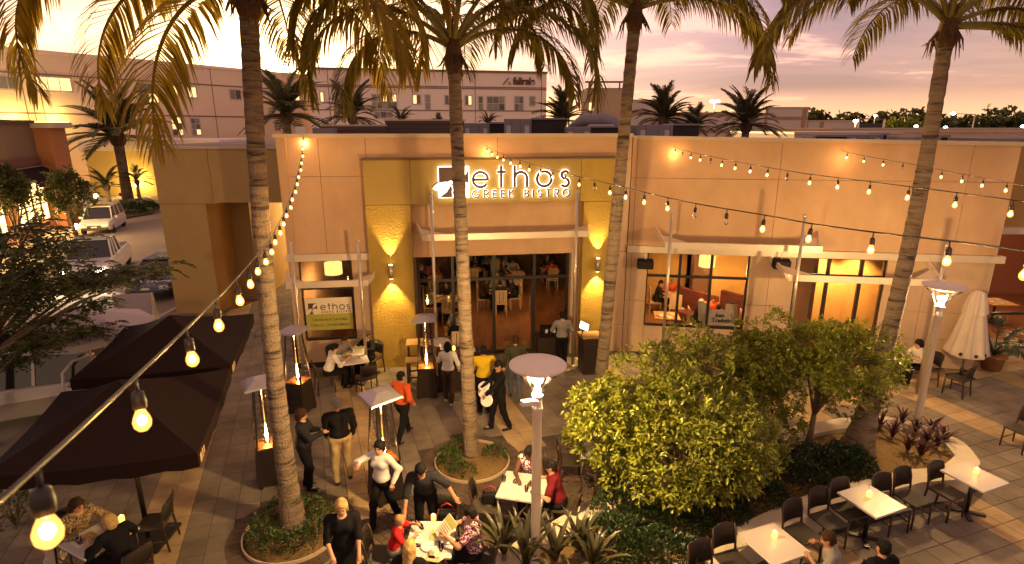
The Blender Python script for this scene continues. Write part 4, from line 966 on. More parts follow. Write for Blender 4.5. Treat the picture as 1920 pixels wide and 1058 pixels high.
broadleaf('leafy_tree', G(1512, 838, .36), Y(1555, 690, 10.7), (1.6, 1.2, 1.2), 'dark olive tree with a visible forked trunk beside the flared palm', 'tree', 6, ntips=2800, per=8, size=.078, lobes=12, limbs=8, group='leafy trees in the curved planter', hollow=.65, extra=[(Y(1600, 745, 10.6), (.6, .5, .4)), (Y(1455, 790, 10.0), (.55, .5, .42)), (Y(1425, 850, 9.6), (.5, .5, .4)), (Y(1450, 740, 10.4), (.6, .5, .45)), (Y(1650, 690, 10.8), (.5, .5, .5))])
broadleaf('leafy_tree', G(1476, 800, .36), Y(1405, 695, 10.9), (1.5, 1.1, 1.2), 'thin trunked tree at the back of the planter before the booth window', 'tree', 8, ntips=2600, per=8, size=.075, lobes=12, limbs=8, group='leafy trees in the curved planter', hollow=.65, extra=[(Y(1430, 610, 11.2), (.6, .4, .35)), (Y(1290, 640, 10.9), (.5, .4, .4)), (Y(1400, 760, 10.4), (.8, .5, .45))])
# dark clipped ground cover in the planter and in the palm beds
def mound(cen, rad, label, seed, n, size, leafm, name='groundcover_shrub', group='low shrubs under the trees', cat='shrub', ring_hole=0.0):
    rs = np.random.default_rng(seed); t = thing(name, label, cat, cen, 0, group=group)
    a = rs.uniform(0, 6.283, n); q = np.sqrt(rs.uniform(0.02, 1, n)); h = np.sqrt(np.maximum(0, 1 - q ** 2.4)) * (1 + .25 * np.sin(a * 5 + seed) * q)
    P = np.stack([np.cos(a) * q * rad[0], np.sin(a) * q * rad[1], h * rad[2] * rs.uniform(.55, 1.08, n)], 1)
    D = np.stack([np.cos(a) * q, np.sin(a) * q, .5 + h * .8], 1) + rs.normal(0, .5, (n, 3))
    put('foliage', leaf_mesh('foliage', P, D, size * rs.uniform(.6, 1.2, n), leafm, rs, wid=.55), t)['kind'] = 'stuff'
    m = MB()
    for i in range(9):
        e = P[rs.integers(0, n)]; m.tube([(0, 0, 0), (e[0] * .4, e[1] * .4, e[2] * .5), tuple(e)], [.018, .012, .004], 5)
    m.build('stem', M_BARK, t); return t
GC = [((1185, 965), (.75, .55, .42)), ((1260, 990), (.7, .5, .42)), ((1150, 1020), (.65, .5, .38)), ((1240, 1050), (.7, .5, .36)), ((1330, 965), (.7, .5, .4)), ((1400, 935), (.7, .5, .4)), ((1480, 905), (.75, .5, .42)), ((1545, 885), (.75, .55, .45)), ((1585, 880), (.55, .5, .42))]
GCL = ['at the left tip, beside the pale seat wall', 'below the bright tree, second from the left tip', 'nearest the cordylines in the planter', 'at the bottom edge inside the seat wall', 'under the lowest branches of the bright tree', 'midway along the seat wall behind the nearest table', 'behind the middle pair of chairs', 'left of the last shrub by the bare mulch', 'last in the row before the bare mulch']
for i, ((x, y), r) in enumerate(GC):
    mound(G(x, y, .34), r, 'dark glossy low shrub ' + GCL[i], 60 + i, 2600, .060, M_LEAF_D)
M_LEAF_G = mat('bed_leaf', (0.055, 0.095, 0.018), 0.45, var=0.2, vscale=2, trans=0.15, isl=0.4)
for cen, r_, k, gl in ((BED1[0], BED1[1], 9, 'leafy green ground plant around the foot of the leaning palm'), (BED2[0], BED2[1], 5, 'sprawling ground plant beside the straight palm trunk')):
    for i in range(k):
        a = (i / k) * 6.283 + .4 if k == 9 else (2.2, 2.9, 3.6, 4.4, .35)[i]
        rr = .50; p = cen + Vector((math.cos(a) * rr, math.sin(a) * rr, .03)); mound(p, (.27, .27, .30 if k == 9 else .2), gl + ', ' + (['right side toward the back', 'at the back right', 'at the back', 'at the back left', 'left side', 'front left', 'at the front', 'front right', 'right side toward the front'] if k == 9 else ['behind on the left', 'left side', 'front left', 'at the front', 'right side'])[i], 80 + i + k, 330, .055, M_LEAF_G, name='bed_plant', group='plants in the round palm beds' if k == 9 else 'plants at the straight palm', cat='plant')
# cordylines and bromeliads: every blade is a part
M_CORD = mat('cordyline_leaf', (0.035, 0.024, 0.014), 0.4, var=0.5, vscale=4, trans=0.12, color2=(0.075, 0.072, 0.022), obj_rand=.3)
M_BROM = mat('bromeliad_leaf', (0.06, 0.016, 0.012), 0.4, var=0.4, vscale=5, obj_rand=.4)
def blade(L, w, bend, n=6):
    m = MB(); P = []; p = Vector((0, 0, 0)); el = R(80)
    for i in range(n + 1):
        s = i / n; ww = w * (math.sin(math.pi * min(1, s * .85 + .15)) ** .7) * (1 if i < n else .02); P += [p + Vector((0, -ww / 2, .012 * ww / w)), p.copy(), p + Vector((0, ww / 2, .012 * ww / w))]
        el = R(80 - bend * s ** 1.3); p = p + Vector((math.cos(el), 0, math.sin(el))) * L / n
    fs = []
    for i in range(n): a = i * 3; fs += [(a, a + 1, a + 4, a + 3), (a + 1, a + 2, a + 5, a + 4)]
    return m.add(P, fs, True)
def spiky(name, p, label, cat, nblades, L, w, matl, seed, group, h0=.0):
    rg = random.Random(seed); t = thing(name, label, cat, p, rg.uniform(0, 6), group=group); mes = [blade(L * s, w, b).mesh('leaf', matl) for s, b in ((1, 70), (.9, 100), (1.1, 50), (.75, 30))]
    m = MB(); m.tube([(0, 0, -.05), (0, 0, h0 + .08)], [.035, .025], 7); m.build('stem', M_BARK, t)
    for i in range(nblades): put('leaf', mes[rg.randrange(4)], t, (0, 0, h0 + rg.uniform(0, .07)), (0, rg.uniform(-.25, .35), i * 2.4 + rg.uniform(-.3, .3)))
for i, (x, y, s) in enumerate([(945, 1062, 1.0), (985, 1085, 1.05), (1040, 1075, .95), (1085, 1055, .95), (1110, 1090, 1.0), (1000, 1040, .8)]):
    spiky('cordyline', G(x, y, .34), 'dark strappy cordyline ' + ['left of the lamp post', 'right at the lamp post foot', 'just right of the lamp post', 'rightmost beside the soil', 'lowest at the right', 'behind the lamp post, smallest'][i], 'plant', 17, .78 * s, .075, M_CORD, 100 + i, 'cordylines at the planter corner', .15)
for i, (x, y) in enumerate([(1690, 800), (1715, 815), (1735, 835), (1755, 845), (1650, 805), (1725, 860), (1700, 850), (1672, 825), (1768, 832), (1745, 815)]):
    spiky('bromeliad', G(x, y, .36), 'dark red spiky bromeliad ' + ['behind the planter lamp post', 'right behind the planter lamp post', 'right of the planter lamp post', 'near the rounded tip of the seat wall', 'between flared palm and seat wall, farthest left', 'nearest the chairs, right one', 'nearest the chairs, left one', 'between flared palm and lamp post', 'closest to the seat wall at the right', 'in the middle right of the lamp post'][i], 'plant', 15, .44, .055, M_BROM, 130 + i, 'bromeliads at the planter end')
# feathery tree at the street edge, left
tb = Vector((-11.5, 11.3, -.1))
t = thing('street_tree', 'dark feathery tree spreading over the street behind the tents', 'tree', tb)
rs = np.random.default_rng(17); rg = random.Random(17)
SPR = [((110, 430), 1.1), ((60, 480), 1.2), ((20, 430), 1.2), ((120, 520), 1.1), ((40, 560), 1.1), ((190, 500), .9), ((240, 500), .8), ((290, 490), .7), ((330, 495), .35), ((60, 640), .8), ((20, 620), 1.0), ((95, 640), .7), ((170, 620), .7), ((215, 615), .6), ((130, 595), .5), ((200, 560), .5), ((70, 400), .9), ((15, 520), 1.1), ((120, 460), 1.0), ((30, 680), .6), ((75, 520), 1.1), ((-60, 480), 1.2), ((-60, 600), 1.2), ((-40, 540), 1.2)]
P, D, S = [], [], []
forkp = Vector((0.1, 0.1, 2.0)); m = MB(); m.tube([(0, 0, 0), (.05, .05, 1.1), forkp], [.10, .085, .075], 9); m.build('trunk', M_BARK, t)
for (px, py), r in SPR:
    y = 11.2 + rg.uniform(-1.0, 1.0); c = Y(px, py, y) - tb
    m = MB(); mid_ = forkp.lerp(c, .55) + Vector((0, 0, .18)); m.tube([forkp, mid_, c], [.05, .03, .01], 6); m.build('limb', M_BARK, t)
    for k in range(int(30 * r) + 8):   # pinnate sprays: leaflets in two rows along a drooping twig
        a = rg.uniform(0, 6.28); d = Vector((math.cos(a), math.sin(a), rg.uniform(-.25, .3))); s0 = mid_.lerp(c, rg.uniform(.45, 1.0)) + Vector((rg.uniform(-.3, .3), rg.uniform(-.3, .3), rg.uniform(-.16, .16))) * r
        ln = rg.uniform(.3, .62) * (.6 + .4 * r); sd = Vector((-d.y, d.x, 0)).normalized()
        for q in range(9):
            s = (q + 1) / 9; b_ = s0 + d * ln * s + Vector((0, 0, -.16 * s * s))
            for sg in (-1, 1): P.append(b_); D.append(sd * sg + d * .5 + Vector((0, 0, rg.uniform(-.3, .1)))); S.append(rg.uniform(.075, .12))
put('foliage', leaf_mesh('foliage', [tuple(p) for p in P], [tuple(d) for d in D], S, M_LEAF_A, rs, wid=.5), t)['kind'] = 'stuff'
# a shrub peeping out under the tent by the near bulb
mound(G(30, 985, 0), (.55, .5, 1.0), 'green potted bush half hidden behind the nearest bulb', 210, 700, .09, M_LEAF_G, name='bush', group=None, cat='bush')

put('leaf_litter', leaf_mesh('leaf_litter', *LITTER, mat('dry_leaf', (.16, .09, .03), .8, var=.3, isl=.5), np.random.default_rng(3), fold=.05, roll=.2))['kind'] = 'stuff'
# ------------------------------------------------------------------ tents
M_TENT = mat('tent_canvas_dark', (0.015, 0.006, 0.005), 0.95, spec=.15, var=0.12, vscale=3, bump=.15, bscale=120)
M_TENTP = mat('tent_frame_paint', (0.55, 0.46, 0.36), 0.5, var=0.05)
def tent(NR, FR, FL, NL, ze, za, label):
    cs = [Vector((p.x, p.y, ze)) for p in (NR, FR, FL, NL)]; cen = sum(cs, Vector()) / 4; t = thing('canopy_tent', label, 'tent', (cen.x, cen.y, 0), group='dark pop-up tents by the street'); o = Vector((cen.x, cen.y, 0))
    cs = [c - o for c in cs]; ap = Vector((0, 0, za))
    for i in range(4):
        a, b = cs[i], cs[(i + 1) % 4]; m = MB(); n = 8; vs, fs = [], []
        for r in range(n + 1):
            for k in range(n + 1):
                s = r / n; e = a.lerp(b, k / n); p = ap.lerp(e, s); sag = math.sin(math.pi * s) * .05 + math.sin(math.pi * k / n) * .05 * s; vs.append(p - Vector((0, 0, sag)))
        for r in range(n):
            for k in range(n): q = r * (n + 1) + k; fs.append((q, q + 1, q + n + 2, q + n + 1))
        m.add(vs, fs, True); m.build('roof_panel', M_TENT, t)
        m = MB(); vs = []
        for k in range(13): p = a.lerp(b, k / 12); dz = -.05 * math.sin(math.pi * k / 12); vs += [p + Vector((0, 0, dz)), p + Vector((0, 0, dz - .22 + .02 * math.sin(k * 2.1)))]
        m.add(vs, [(2 * k, 2 * k + 1, 2 * k + 3, 2 * k + 2) for k in range(12)]); v = m.build('valance', M_TENT, t); sd = v.modifiers.new('cloth', 'SOLIDIFY'); sd.thickness = .006
        m = MB(); m.bar((0, 0, za - .12), (a.x * .96, a.y * .96, ze - .02), .03); m.build('rib', M_FRAME, t)
    m = MB(); m.tube([(0, 0, .03), (0, 0, za - .05)], .04, 10); m.build('mast', M_FRAME, t); m = MB(); m.box((0, 0, .03), (.7, .7, .05)); m.build('base', M_FRAME, t)
    # printed patch near the plaza-side corner
    a, b = cs[0], cs[1]; dr = (b - a).normalized(); nn = Vector((dr.y, -dr.x, 0))
    for i, (s, w, h) in enumerate(((.12, .10, .13), (.24, .05, .14), (.34, .05, .11))):
        m = MB(); p = a + dr * s + nn * .012 + Vector((0, 0, -.13)); m.box(p, (w, .004, h), math.atan2(dr.y, dr.x), rx=0); m.build('printed_patch', mat('patch_print', (.62, .42, .25), .6, var=.2, vscale=30), t)
z = 2.3
tent(G(432, 683, z), G(475, 588, z), G(235, 612, z), G(130, 712, z), z, 2.92, 'dark brown pop-up tent nearer the grey pier and the street')
tent(G(370, 850, z), G(432, 690, z), G(115, 735, z), G(-40, 895, z), z, 2.92, 'dark brown pop-up tent over the table of two women')

wp = G(105, 1050); t = thing('white_post', 'square white post behind the woman under the dark tent', 'post', Vector((wp.x, wp.y, 0)), R(20)); m = MB(); m.box((0, 0, .95), (.17, .17, 1.9)); m.build('shaft', M_TENTP, t, bevel=.006); m = MB(); m.box((0, 0, .05), (.24, .24, .1)); m.build('base', M_TENTP, t)
# ------------------------------------------------------------------ chairs and tables
def weave(name, c, c2):
    m = bpy.data.materials.new(name); m.use_nodes = True; nt = m.node_tree; L = nt.links.new; b = nt.nodes['Principled BSDF']
    tcn = nt.nodes.new('ShaderNodeTexCoord'); w1 = nt.nodes.new('ShaderNodeTexWave'); w1.bands_direction = 'DIAGONAL'; w1.inputs['Scale'].default_value = 24; w1.inputs['Distortion'].default_value = 1.2; L(tcn.outputs['Object'], w1.inputs[0])
    rp = nt.nodes.new('ShaderNodeValToRGB'); rp.color_ramp.elements[0].color = (*c, 1); rp.color_ramp.elements[1].color = (*c2, 1); L(w1.outputs['Fac'], rp.inputs[0]); L(rp.outputs[0], b.inputs['Base Color'])
    bp = nt.nodes.new('ShaderNodeBump'); bp.inputs['Strength'].default_value = .7; bp.inputs['Distance'].default_value = .01; L(w1.outputs['Fac'], bp.inputs['Height']); L(bp.outputs[0], b.inputs['Normal']); b.inputs['Roughness'].default_value = .5; MATS[name] = m; return m
M_WEAVE = weave('woven_rattan_dark', (.012, .007, .005), (.036, .022, .013)); M_WEAVE2 = weave('woven_seat', (.012, .008, .006), (.085, .062, .036))
M_CHF = mat('chair_frame_brown', (.05, .026, .016), .45, var=.15)
def chair_proto():
    t = thing('woven_chair', 'x', 'chair', (0, 0, 0), group='dark woven outdoor chairs')
    m = MB(); m.box((0, 0, .45), (.44, .43, .035)); m.build('seat', M_WEAVE2, t, bevel=.01)
    m = MB(); vs = []; n = 8
    for d in (0, .022):
        for k in range(n + 1):
            u = -1 + 2 * k / n; w = .5; curve = .035 * (1 - u * u); zt = .90 - .035 * u * u; zb = .565 - .012 * (1 - u * u)
            for zz, wd, back_ in ((zb, .205, .20), (zt - .1, .215, .245), (zt, .205, .265)): vs.append((u * wd, back_ + curve + d, zz))
    N = (n + 1) * 3; fs = []
    for k in range(n):
        for r in range(2): a = k * 3 + r; fs += [(a, a + 3, a + 4, a + 1), (N + a + 1, N + a + 4, N + a + 3, N + a)]
        fs += [(k * 3, N + k * 3, N + k * 3 + 3, k * 3 + 3), (k * 3 + 2, k * 3 + 5, N + k * 3 + 5, N + k * 3 + 2)]
    fs += [(0, 1, N + 1, N), (1, 2, N + 2, N + 1), (n * 3, N + n * 3, N + n * 3 + 1, n * 3 + 1), (n * 3 + 1, N + n * 3 + 1, N + n * 3 + 2, n * 3 + 2)]
    m.add(vs, fs, True); m.build('backrest', M_WEAVE, t)
    for x in (-1, 1):
        m = MB(); m.tube([(x * .21, -.2, 0), (x * .20, -.195, .44)], [.016, .019], 7); m.build('leg', M_CHF, t)
        m = MB(); m.tube([(x * .215, .255, 0), (x * .205, .205, .44), (x * .208, .235, .72), (x * .20, .27, .87)], [.016, .019, .017, .012], 7); m.build('leg', M_CHF, t)
        m = MB(); m.tube([(x * .207, -.19, .2), (x * .21, .225, .2)], .010, 6); m.build('stretcher', M_CHF, t)
    return t
CH0 = chair_proto(); _ch = [0]
def chair(p, front, label, sc=1.0):
    """p: floor point under the seat; front: heading in degrees the sitter faces"""
    rz = R(front + 90)
    if _ch[0] == 0: CH0.location = p; CH0.rotation_euler = (0, 0, rz); CH0['label'] = label; o = CH0
    else: o = copy_thing(CH0, label, p, rz)
    _ch[0] += 1; return o
M_TT = mat('table_top_white', (.56, .50, .47), .35, var=.03, vscale=3)
def table_proto(w=.70, l=.70, name='cafe_table'):
    t = thing(name, 'x', 'table', (0, 0, 0), group='white square cafe tables')
    m = MB(); m.box((0, 0, .732), (w, l, .036)); m.build('table_top', M_TT, t, bevel=.006)
    m = MB(); m.tube([(0, 0, .03), (0, 0, .715)], .038, 12); m.build('column', M_FRAME, t)
    m = MB(); m.box((0, 0, .706), (.3, .3, .014)); m.build('mounting_plate', M_FRAME, t)
    for a in (0, 1):
        m = MB(); m.box((0, 0, .022), (.56, .07, .03), a * math.pi / 2 + .785); m.build('foot_bar', M_FRAME, t)
    return t
TB = table_proto(); _tb = [0]
def table(p, rz, label, sx=1.0, sy=1.0):
    if _tb[0] == 0: o = TB; o.location = p; o.rotation_euler = (0, 0, rz); o['label'] = label
    else: o = copy_thing(TB, label, p, rz)
    o.scale = (sx, sy, 1); _tb[0] += 1; return o
M_CAND = mat('candle_wax_lit', (.8, .5, .1), .6, emit=(1.0, .50, .07), estr=2.6)
def candle(p, label):
    t = thing('led_candle', label, 'candle', p, rnd.uniform(0, 6), group='glowing yellow table candles')
    m = MB(); m.lathe([(.036, 0), (.038, .01), (.038, .085), (.034, .092), (.026, .086), (.001, .08)], n=14); m.build('wax', M_CAND, t)
    m = MB(); m.lathe([(.001, .083), (.009, .095), (.008, .105), (.001, .122)], n=8); m.build('flame', emit_mat('candle_flame', (1.0, .8, .25), 8), t)
    light('flame_light', 'POINT', (0, 0, .16), .9, (1, .45, .1), t, .03)
A = math.degrees(ANG)
# three tables along the seat wall
t1, t2, t3 = G(1451, 1018, .75), G(1634, 937, .75), G(1827, 893, .75)
for p, lab in ((t1, 'white cafe table nearest the camera along the seat wall, candle in its middle'), (t2, 'white cafe table between two pairs of dark chairs along the seat wall'), (t3, 'white cafe table at the rounded end of the seat wall')):
    table(Vector((p.x, p.y, 0)), ANG + R(2), lab, 1.02, 1.02)
for (x, y), lab in (((1452, 1007), 'yellow candle on the nearest table by the seat wall'), ((1629, 931), 'yellow candle on the middle table by the seat wall'), ((1830, 887), 'yellow candle on the table at the end of the seat wall')): candle(G(x, y, .752), lab)
F = A - 90
seatp = lambda x, y: Vector((*G(x, y, .46)[:2], 0))
for (x, y), lab in (((1375, 1052), 'dark woven chair left of the nearest seat-wall table'), ((1330, 1085), 'dark woven chair at the bottom edge beside the seat wall'), ((1505, 1000), 'dark woven chair just behind the right corner of the nearest seat-wall table'), ((1553, 975), 'dark woven chair midway between the first two seat-wall tables'), ((1592, 957), 'dark woven chair touching the left corner of the middle seat-wall table'), ((1672, 946), 'dark woven chair tucked at the right side of the middle seat-wall table'), ((1712, 933), 'dark woven chair with pale woven seat right of the middle seat-wall table'), ((1776, 921), 'dark woven chair left of the end table on the seat wall')):
    chair(seatp(x, y), F + rnd.uniform(-4, 4), lab)
chair(seatp(1915, 805), 200, 'dark woven chair cut by the right edge of the picture')
# table of three by the lamp post
ta = G(968, 912, .75); ra = math.atan2(*(G(1092, 900, .75) - G(953, 880, .75)).yx)
TA = Vector((ta.x + .12, ta.y, 0)); table(TA, R(-14), 'white cafe table left of the street lamp post', 1.12, 1.10)
candle(G(952, 921, .752), 'yellow candle on the table beside the street lamp post')
chA = [chair(TA + Vector((-.62, -.12, 0)), -14 + 8, 'empty dark woven chair left of the street lamp table'), chair(TA + Vector((.17, .66, 0)), -104, 'dark woven chair under the woman in a floral top'), chair(TA + Vector((.72, -.12, 0)), 166, 'dark woven chair under the man in the red shirt'), chair(TA + Vector((-.15, -.68, 0)), 76, 'dark woven chair tucked in front of the street lamp table')]
# family table at the bottom
tb_ = G(808, 1010, .75); TBf = Vector((tb_.x, tb_.y, 0)); table(TBf, R(-1), 'white cafe table with plates and menus where the boy sits', 1.0, 1.13)
chB = [chair(TBf + Vector((-.72, 0, 0)), 0, 'dark woven chair under the boy in red'), chair(TBf + Vector((.10, .72, 0)), -90, 'dark woven chair gripped by the bending waiter'), chair(TBf + Vector((.74, -.03, 0)), 180, 'dark woven chair under the woman reading a menu'), chair(TBf + Vector((-.12, -.80, 0)), 90, 'dark woven chair under the blonde woman at the bottom edge')]
candle(G(813, 975, .752), 'bright yellow candle at the far side of the family table')
# table under the near tent
tl = G(187, 1005, .75); TL = Vector((tl.x, tl.y, 0)); table(TL, R(-26), 'white cafe table of the two women under the dark tent', .98, 1.12)
candle(G(229, 977, .752), 'candle beside the blonde woman under the tent')
chL = [chair(TL + Vector((-.62, .28, 0)), -26, 'dark woven chair under the woman in a patterned top'), chair(TL + Vector((.60, -.30, 0)), 154, 'dark woven chair under the blonde woman in black'), chair(seatp(268, 985) + Vector((0.12, .1, 0)), 190, 'empty dark woven chair on the tan pavers beside the tent table')]
# table by the poster window
TP = Vector((*G(660, 672, .75)[:2], 0)); table(TP, R(22), 'white table of three diners below the poster window', 1.15, 1.1)
chP = [chair(TP + Vector((-.62, -.42, 0)), 30, 'dark woven chair under the man in white at the poster window'), chair(TP + Vector((-.52, .50, 0)), -30, 'dark woven chair under the diner with an arm on the table at the poster window'), chair(TP + Vector((.35, .72, 0)), 240, 'dark woven chair under the woman with glasses at the poster window'), chair(TP + Vector((.48, -.52, 0)), 125, 'empty dark woven chair by the olive column at the poster window')]
# tables beside the shrub, half hidden
TS1 = Vector((*G(1125, 842, .75)[:2], 0)); table(TS1, R(-10), 'white table half hidden behind the bright shrub'); chair(TS1 + Vector((-.55, .1, 0)), 0, 'dark woven chair left of the table hidden by the bright shrub'); chair(TS1 + Vector((.05, -.62, 0)), 85, 'dark woven chair in front of the table hidden by the bright shrub')
TS2 = Vector((*G(1685, 668, .75)[:2], 0)); table(TS2, R(-8), 'white table of the woman sitting behind the flared palm', 1.3, 1.0); chair(TS2 + Vector((.72, -.1, 0)), 176, 'dark woven chair under the woman at the right wall'); chair(TS2 + Vector((1.1, -.75, 0)), 120, 'dark woven chair behind the right street lamp post')
TS3 = Vector((*G(1480, 660, .75)[:2], 0)); table(TS3, R(-8), 'white table glimpsed through the back tree'); TS4 = Vector((*G(1585, 662, .75)[:2], 0)); table(TS4, R(-8), 'white table glimpsed through the forked tree')

# ------------------------------------------------------------------ table settings
M_CHINA = mat('white_china', (.75, .72, .68), .25, var=.03); M_NAP = mat('black_napkin', (.012, .010, .012), .8, var=.2, spec=.15); M_MENU = mat('menu_paper', (.72, .66, .50), .6, var=.05, vscale=3); M_MENUG = mat('menu_green', (.36, .36, .10), .6, var=.2, vscale=20)
M_DRINK = glass_mat('drinking_glass', (.93, .95, .95), .4)
def plate_(p, r, label):
    t = thing('plate', label, 'plate', p); m = MB(); m.lathe([(.001, .004), (r * .62, .005), (r, .018), (r * .98, .022), (r * .6, .010), (.001, .009)], n=26); m.build('china', M_CHINA, t)
plate_(G(779, 1011, .751), .115, 'white plate in front of the boy'); plate_(G(804, 1026, .751), .12, 'white plate at the near side of the family table'); plate_(G(840, 1013, .751), .11, 'white plate under the menu of the reading woman')
def napkin(p, rz, label, l=.24):
    t = thing('napkin', label, 'napkin', p, rz); m = MB(); m.add([(-l / 2, -.03, 0), (l / 2, -.018, 0), (l / 2 + .02, .02, .012), (l * .1, .05, .016), (-l / 2, .025, .01), (-l / 2, -.03, .012), (l / 2, -.018, .012)], [(0, 1, 6, 5), (5, 6, 2, 3), (5, 3, 4)]); m.build('cloth', M_NAP, t, kind=None); m = MB(); m.bar((-l * .45, .0, .016), (l * .45, .006, .018), .012, .004); m.build('cutlery', M_POLE, t)
napkin(G(775, 1025, .752), R(5), 'black napkin roll beside the boy'); napkin(G(826, 1024, .752), R(-82), 'black napkin roll near the table corner'); napkin(G(786, 985, .752), R(-58), 'black napkin roll near the waiter'); napkin(G(967, 903, .752), R(60), 'black phone-sized napkin under the hands of the floral woman', .16)
def drink(p, label, h=.11):
    t = thing('drinking_glass', label, 'glass', p); m = MB(); m.lathe([(.03, .001), (.036, h), (.034, h), (.028, .012), (.001, .012)], n=14); m.build('tumbler', M_DRINK, t); m = MB(); m.tube([(0, 0, .02), (.02, .01, h + .09)], .004, 5); m.build('straw', M_TT, t)
drink(G(945, 903, .752), 'water glass on the far left of the street lamp table'); drink(G(987, 922, .752), 'water glass with straw beside the street lamp post'); drink(G(150, 1020, .752), 'glass on the table under the tent')
def menu(p, rz, rx, w, h, label, green=True):
    t = thing('menu_card', label, 'menu', p, rz); t.rotation_euler = (rx, 0, rz); m = MB(); m.box((0, 0, 0), (w, .006, h)); m.build('sheet', M_MENU, t)
    m = MB(); m.box((0, -.0045, h * .32), (w * .96, .002, h * .3)); m.build('green_header', M_MENUG, t)
    for i in range(5):
        m = MB(); m.box((0, -.0042, h * .08 - i * h * .1), (w * .7, .002, h * .025)); m.build('text_line', MATS['poster_ink'], t)
menu(G(836, 990, .95), R(-60), R(-50), .30, .34, 'open menu held by the woman in a patterned blouse')
menu(G(810, 1048, .85), R(170), R(-60), .28, .32, 'menu lying at the near edge of the family table'); menu(G(820, 1003, .775), R(90), R(-88), .24, .2, 'green menu lying flat on the family table')
menu(G(160, 1012, .765), R(-30), R(-88), .26, .3, 'menu on the table under the tent'); menu(G(672, 657, .95), R(10), R(-60), .3, .25, 'open menu held by the woman at the poster window'); menu(G(655, 664, .80), R(60), R(-75), .28, .24, 'yellowish menu card on the poster window table')
def handbag(p, label):
    t = thing('handbag', label, 'bag', p); m = MB(); m.box((0, 0, .1), (.28, .12, .2)); m.build('body', M_NAP, t, bevel=.03); m = MB(); m.tube([(-.1, 0, .19), (-.09, 0, .3), (0, 0, .35), (.09, 0, .3), (.1, 0, .19)], .012, 7); m.build('strap', mat('red_leather', (.30, .02, .02), .4, var=.1), t)
handbag(chB[1].location + Vector((.06, .02, .47)), 'dark handbag with a red strap on the chair gripped by the waiter')
handbag(chA[0].location + Vector((.05, .05, .47)), 'black handbag on the empty chair at the street lamp table')

# ------------------------------------------------------------------ counter, host stand, tall tables at the entrance
M_DW = mat('dark_wood', (.030, .016, .011), .45, var=.25, vscale=8); M_OAK = mat('tan_wood_top', (.30, .18, .07), .45, var=.2, vscale=9)
p = G(862, 742); t = thing('service_counter', 'dark waiter counter with cups in front of the entrance', 'counter', Vector((-1.42, 13.98, 0)), R(6))
m = MB(); m.box((0, 0, .52), (1.05, .5, 1.02)); m.build('body', M_DW, t, bevel=.01); m = MB(); m.box((0, 0, 1.045), (1.12, .56, .03)); m.build('top', M_DW, t)
m = MB(); m.box((0, .20, .53), (.9, .006, .8)); m.build('door', M_FRAME, t)
tp = Vector((-1.42, 13.98, 1.06))
for i, (dx, dy) in enumerate(((-.42, .08), (-.27, .10))):
    c = thing('napkin_box', ('white folded menu stack in the outer corner of the counter', 'white folded menu stack beside the candle on the counter')[i], 'menu stack', tp + Vector((dx, dy, 0)), R(8)); m = MB(); m.lathe([(.05, 0), (.075, .17), (.07, .17), (.045, .01)], n=4, smooth=False); m.build('holder', M_CHINA, c)
    for k in range(3): m = MB(); m.box((0, -.02 + .02 * k, .11), (.07, .004, .16), .78); m.build('card', M_MENU, c)
candle(tp + Vector((-.11, .06, 0)), 'large amber candle on the counter'); menu(tp + Vector((.25, .05, .01)), R(8), R(-88), .4, .3, 'white menus laid on the counter behind the palm')
t = thing('host_stand', 'dark wooden host stand at the right olive column', 'podium', Vector((2.2, 15.12, 0)), R(8)); m = MB(); m.box((0, 0, .53), (.5, .62, 1.06)); m.build('body', M_DW, t, bevel=.008); m = MB(); m.box((0, -.02, 1.085), (.62, .74, .04), rx=R(-6)); m.build('top', M_OAK, t)
m = MB(); m.box((0, -.314, .5), (.42, .012, .8)); m.build('front_panel', M_FRAME, t)
t = thing('host_desk', 'dark entrance desk with reservation kit beside the host stand', 'desk', Vector((1.12, 15.62, 0)), R(8)); m = MB(); m.box((0, 0, .86), (.85, .55, .06)); m.build('top', M_DW, t); m = MB(); m.box((0, .05, .42), (.75, .4, .82)); m.build('cabinet', M_DW, t)
for x in (-1, 1): m = MB(); m.box((x * .39, -.22, .415), (.05, .05, .83)); m.build('leg', M_FRAME, t)
t = thing('black_case', 'black case with two white cards on the entrance desk', 'case', Vector((1.08, 15.66, .892)), R(8)); m = MB(); m.box((0, 0, .13), (.5, .3, .26)); m.build('body', M_NAP, t, bevel=.03)
for x in (-.11, .12): m = MB(); m.box((x, -.156, .16), (.07, .006, .11), rx=.1); m.build('card', M_CHINA, t)
sp = G(1091, 603, 1.45); t = thing('tablet_screen', 'bright white tablet screen on an arm at the host stand', 'screen', Vector((2.0, 14.95, 1.40)), R(8)); t.rotation_euler = (R(-38), R(28), R(10))
m = MB(); m.box((0, .012, 0), (.30, .02, .24)); m.build('case', M_FRAME, t, bevel=.006); m = MB(); m.box((0, -.002, 0), (.27, .006, .20)); m.build('screen', emit_mat('screen_white', (.9, .95, 1.0), 3.2), t); m = MB(); m.tube([(0, .02, -.05), (.04, .12, -.22), (.05, .05, -.33)], .015, 7); m.build('arm', M_FRAME, t)
def tall_table(p, rz, label, top, h=1.05, w=.6):
    t = thing('tall_table', label, 'table', p, rz); m = MB(); m.box((0, 0, h), (w, w * .8, .04)); m.build('table_top', top, t)
    for x in (-1, 1):
        for y in (-1, 1): m = MB(); m.box((x * (w / 2 - .05), y * (w * .4 - .05), h / 2 - .01), (.045, .045, h - .03)); m.build('leg', M_DW, t)
        m = MB(); m.box((x * (w / 2 - .05), 0, .3), (.03, w * .8 - .15, .03)); m.build('rung', M_DW, t)
    for z in (.3, .72): m = MB(); m.box((0, -w * .4 + .05, z), (w - .14, .03, .03)); m.build('rung', M_DW, t)
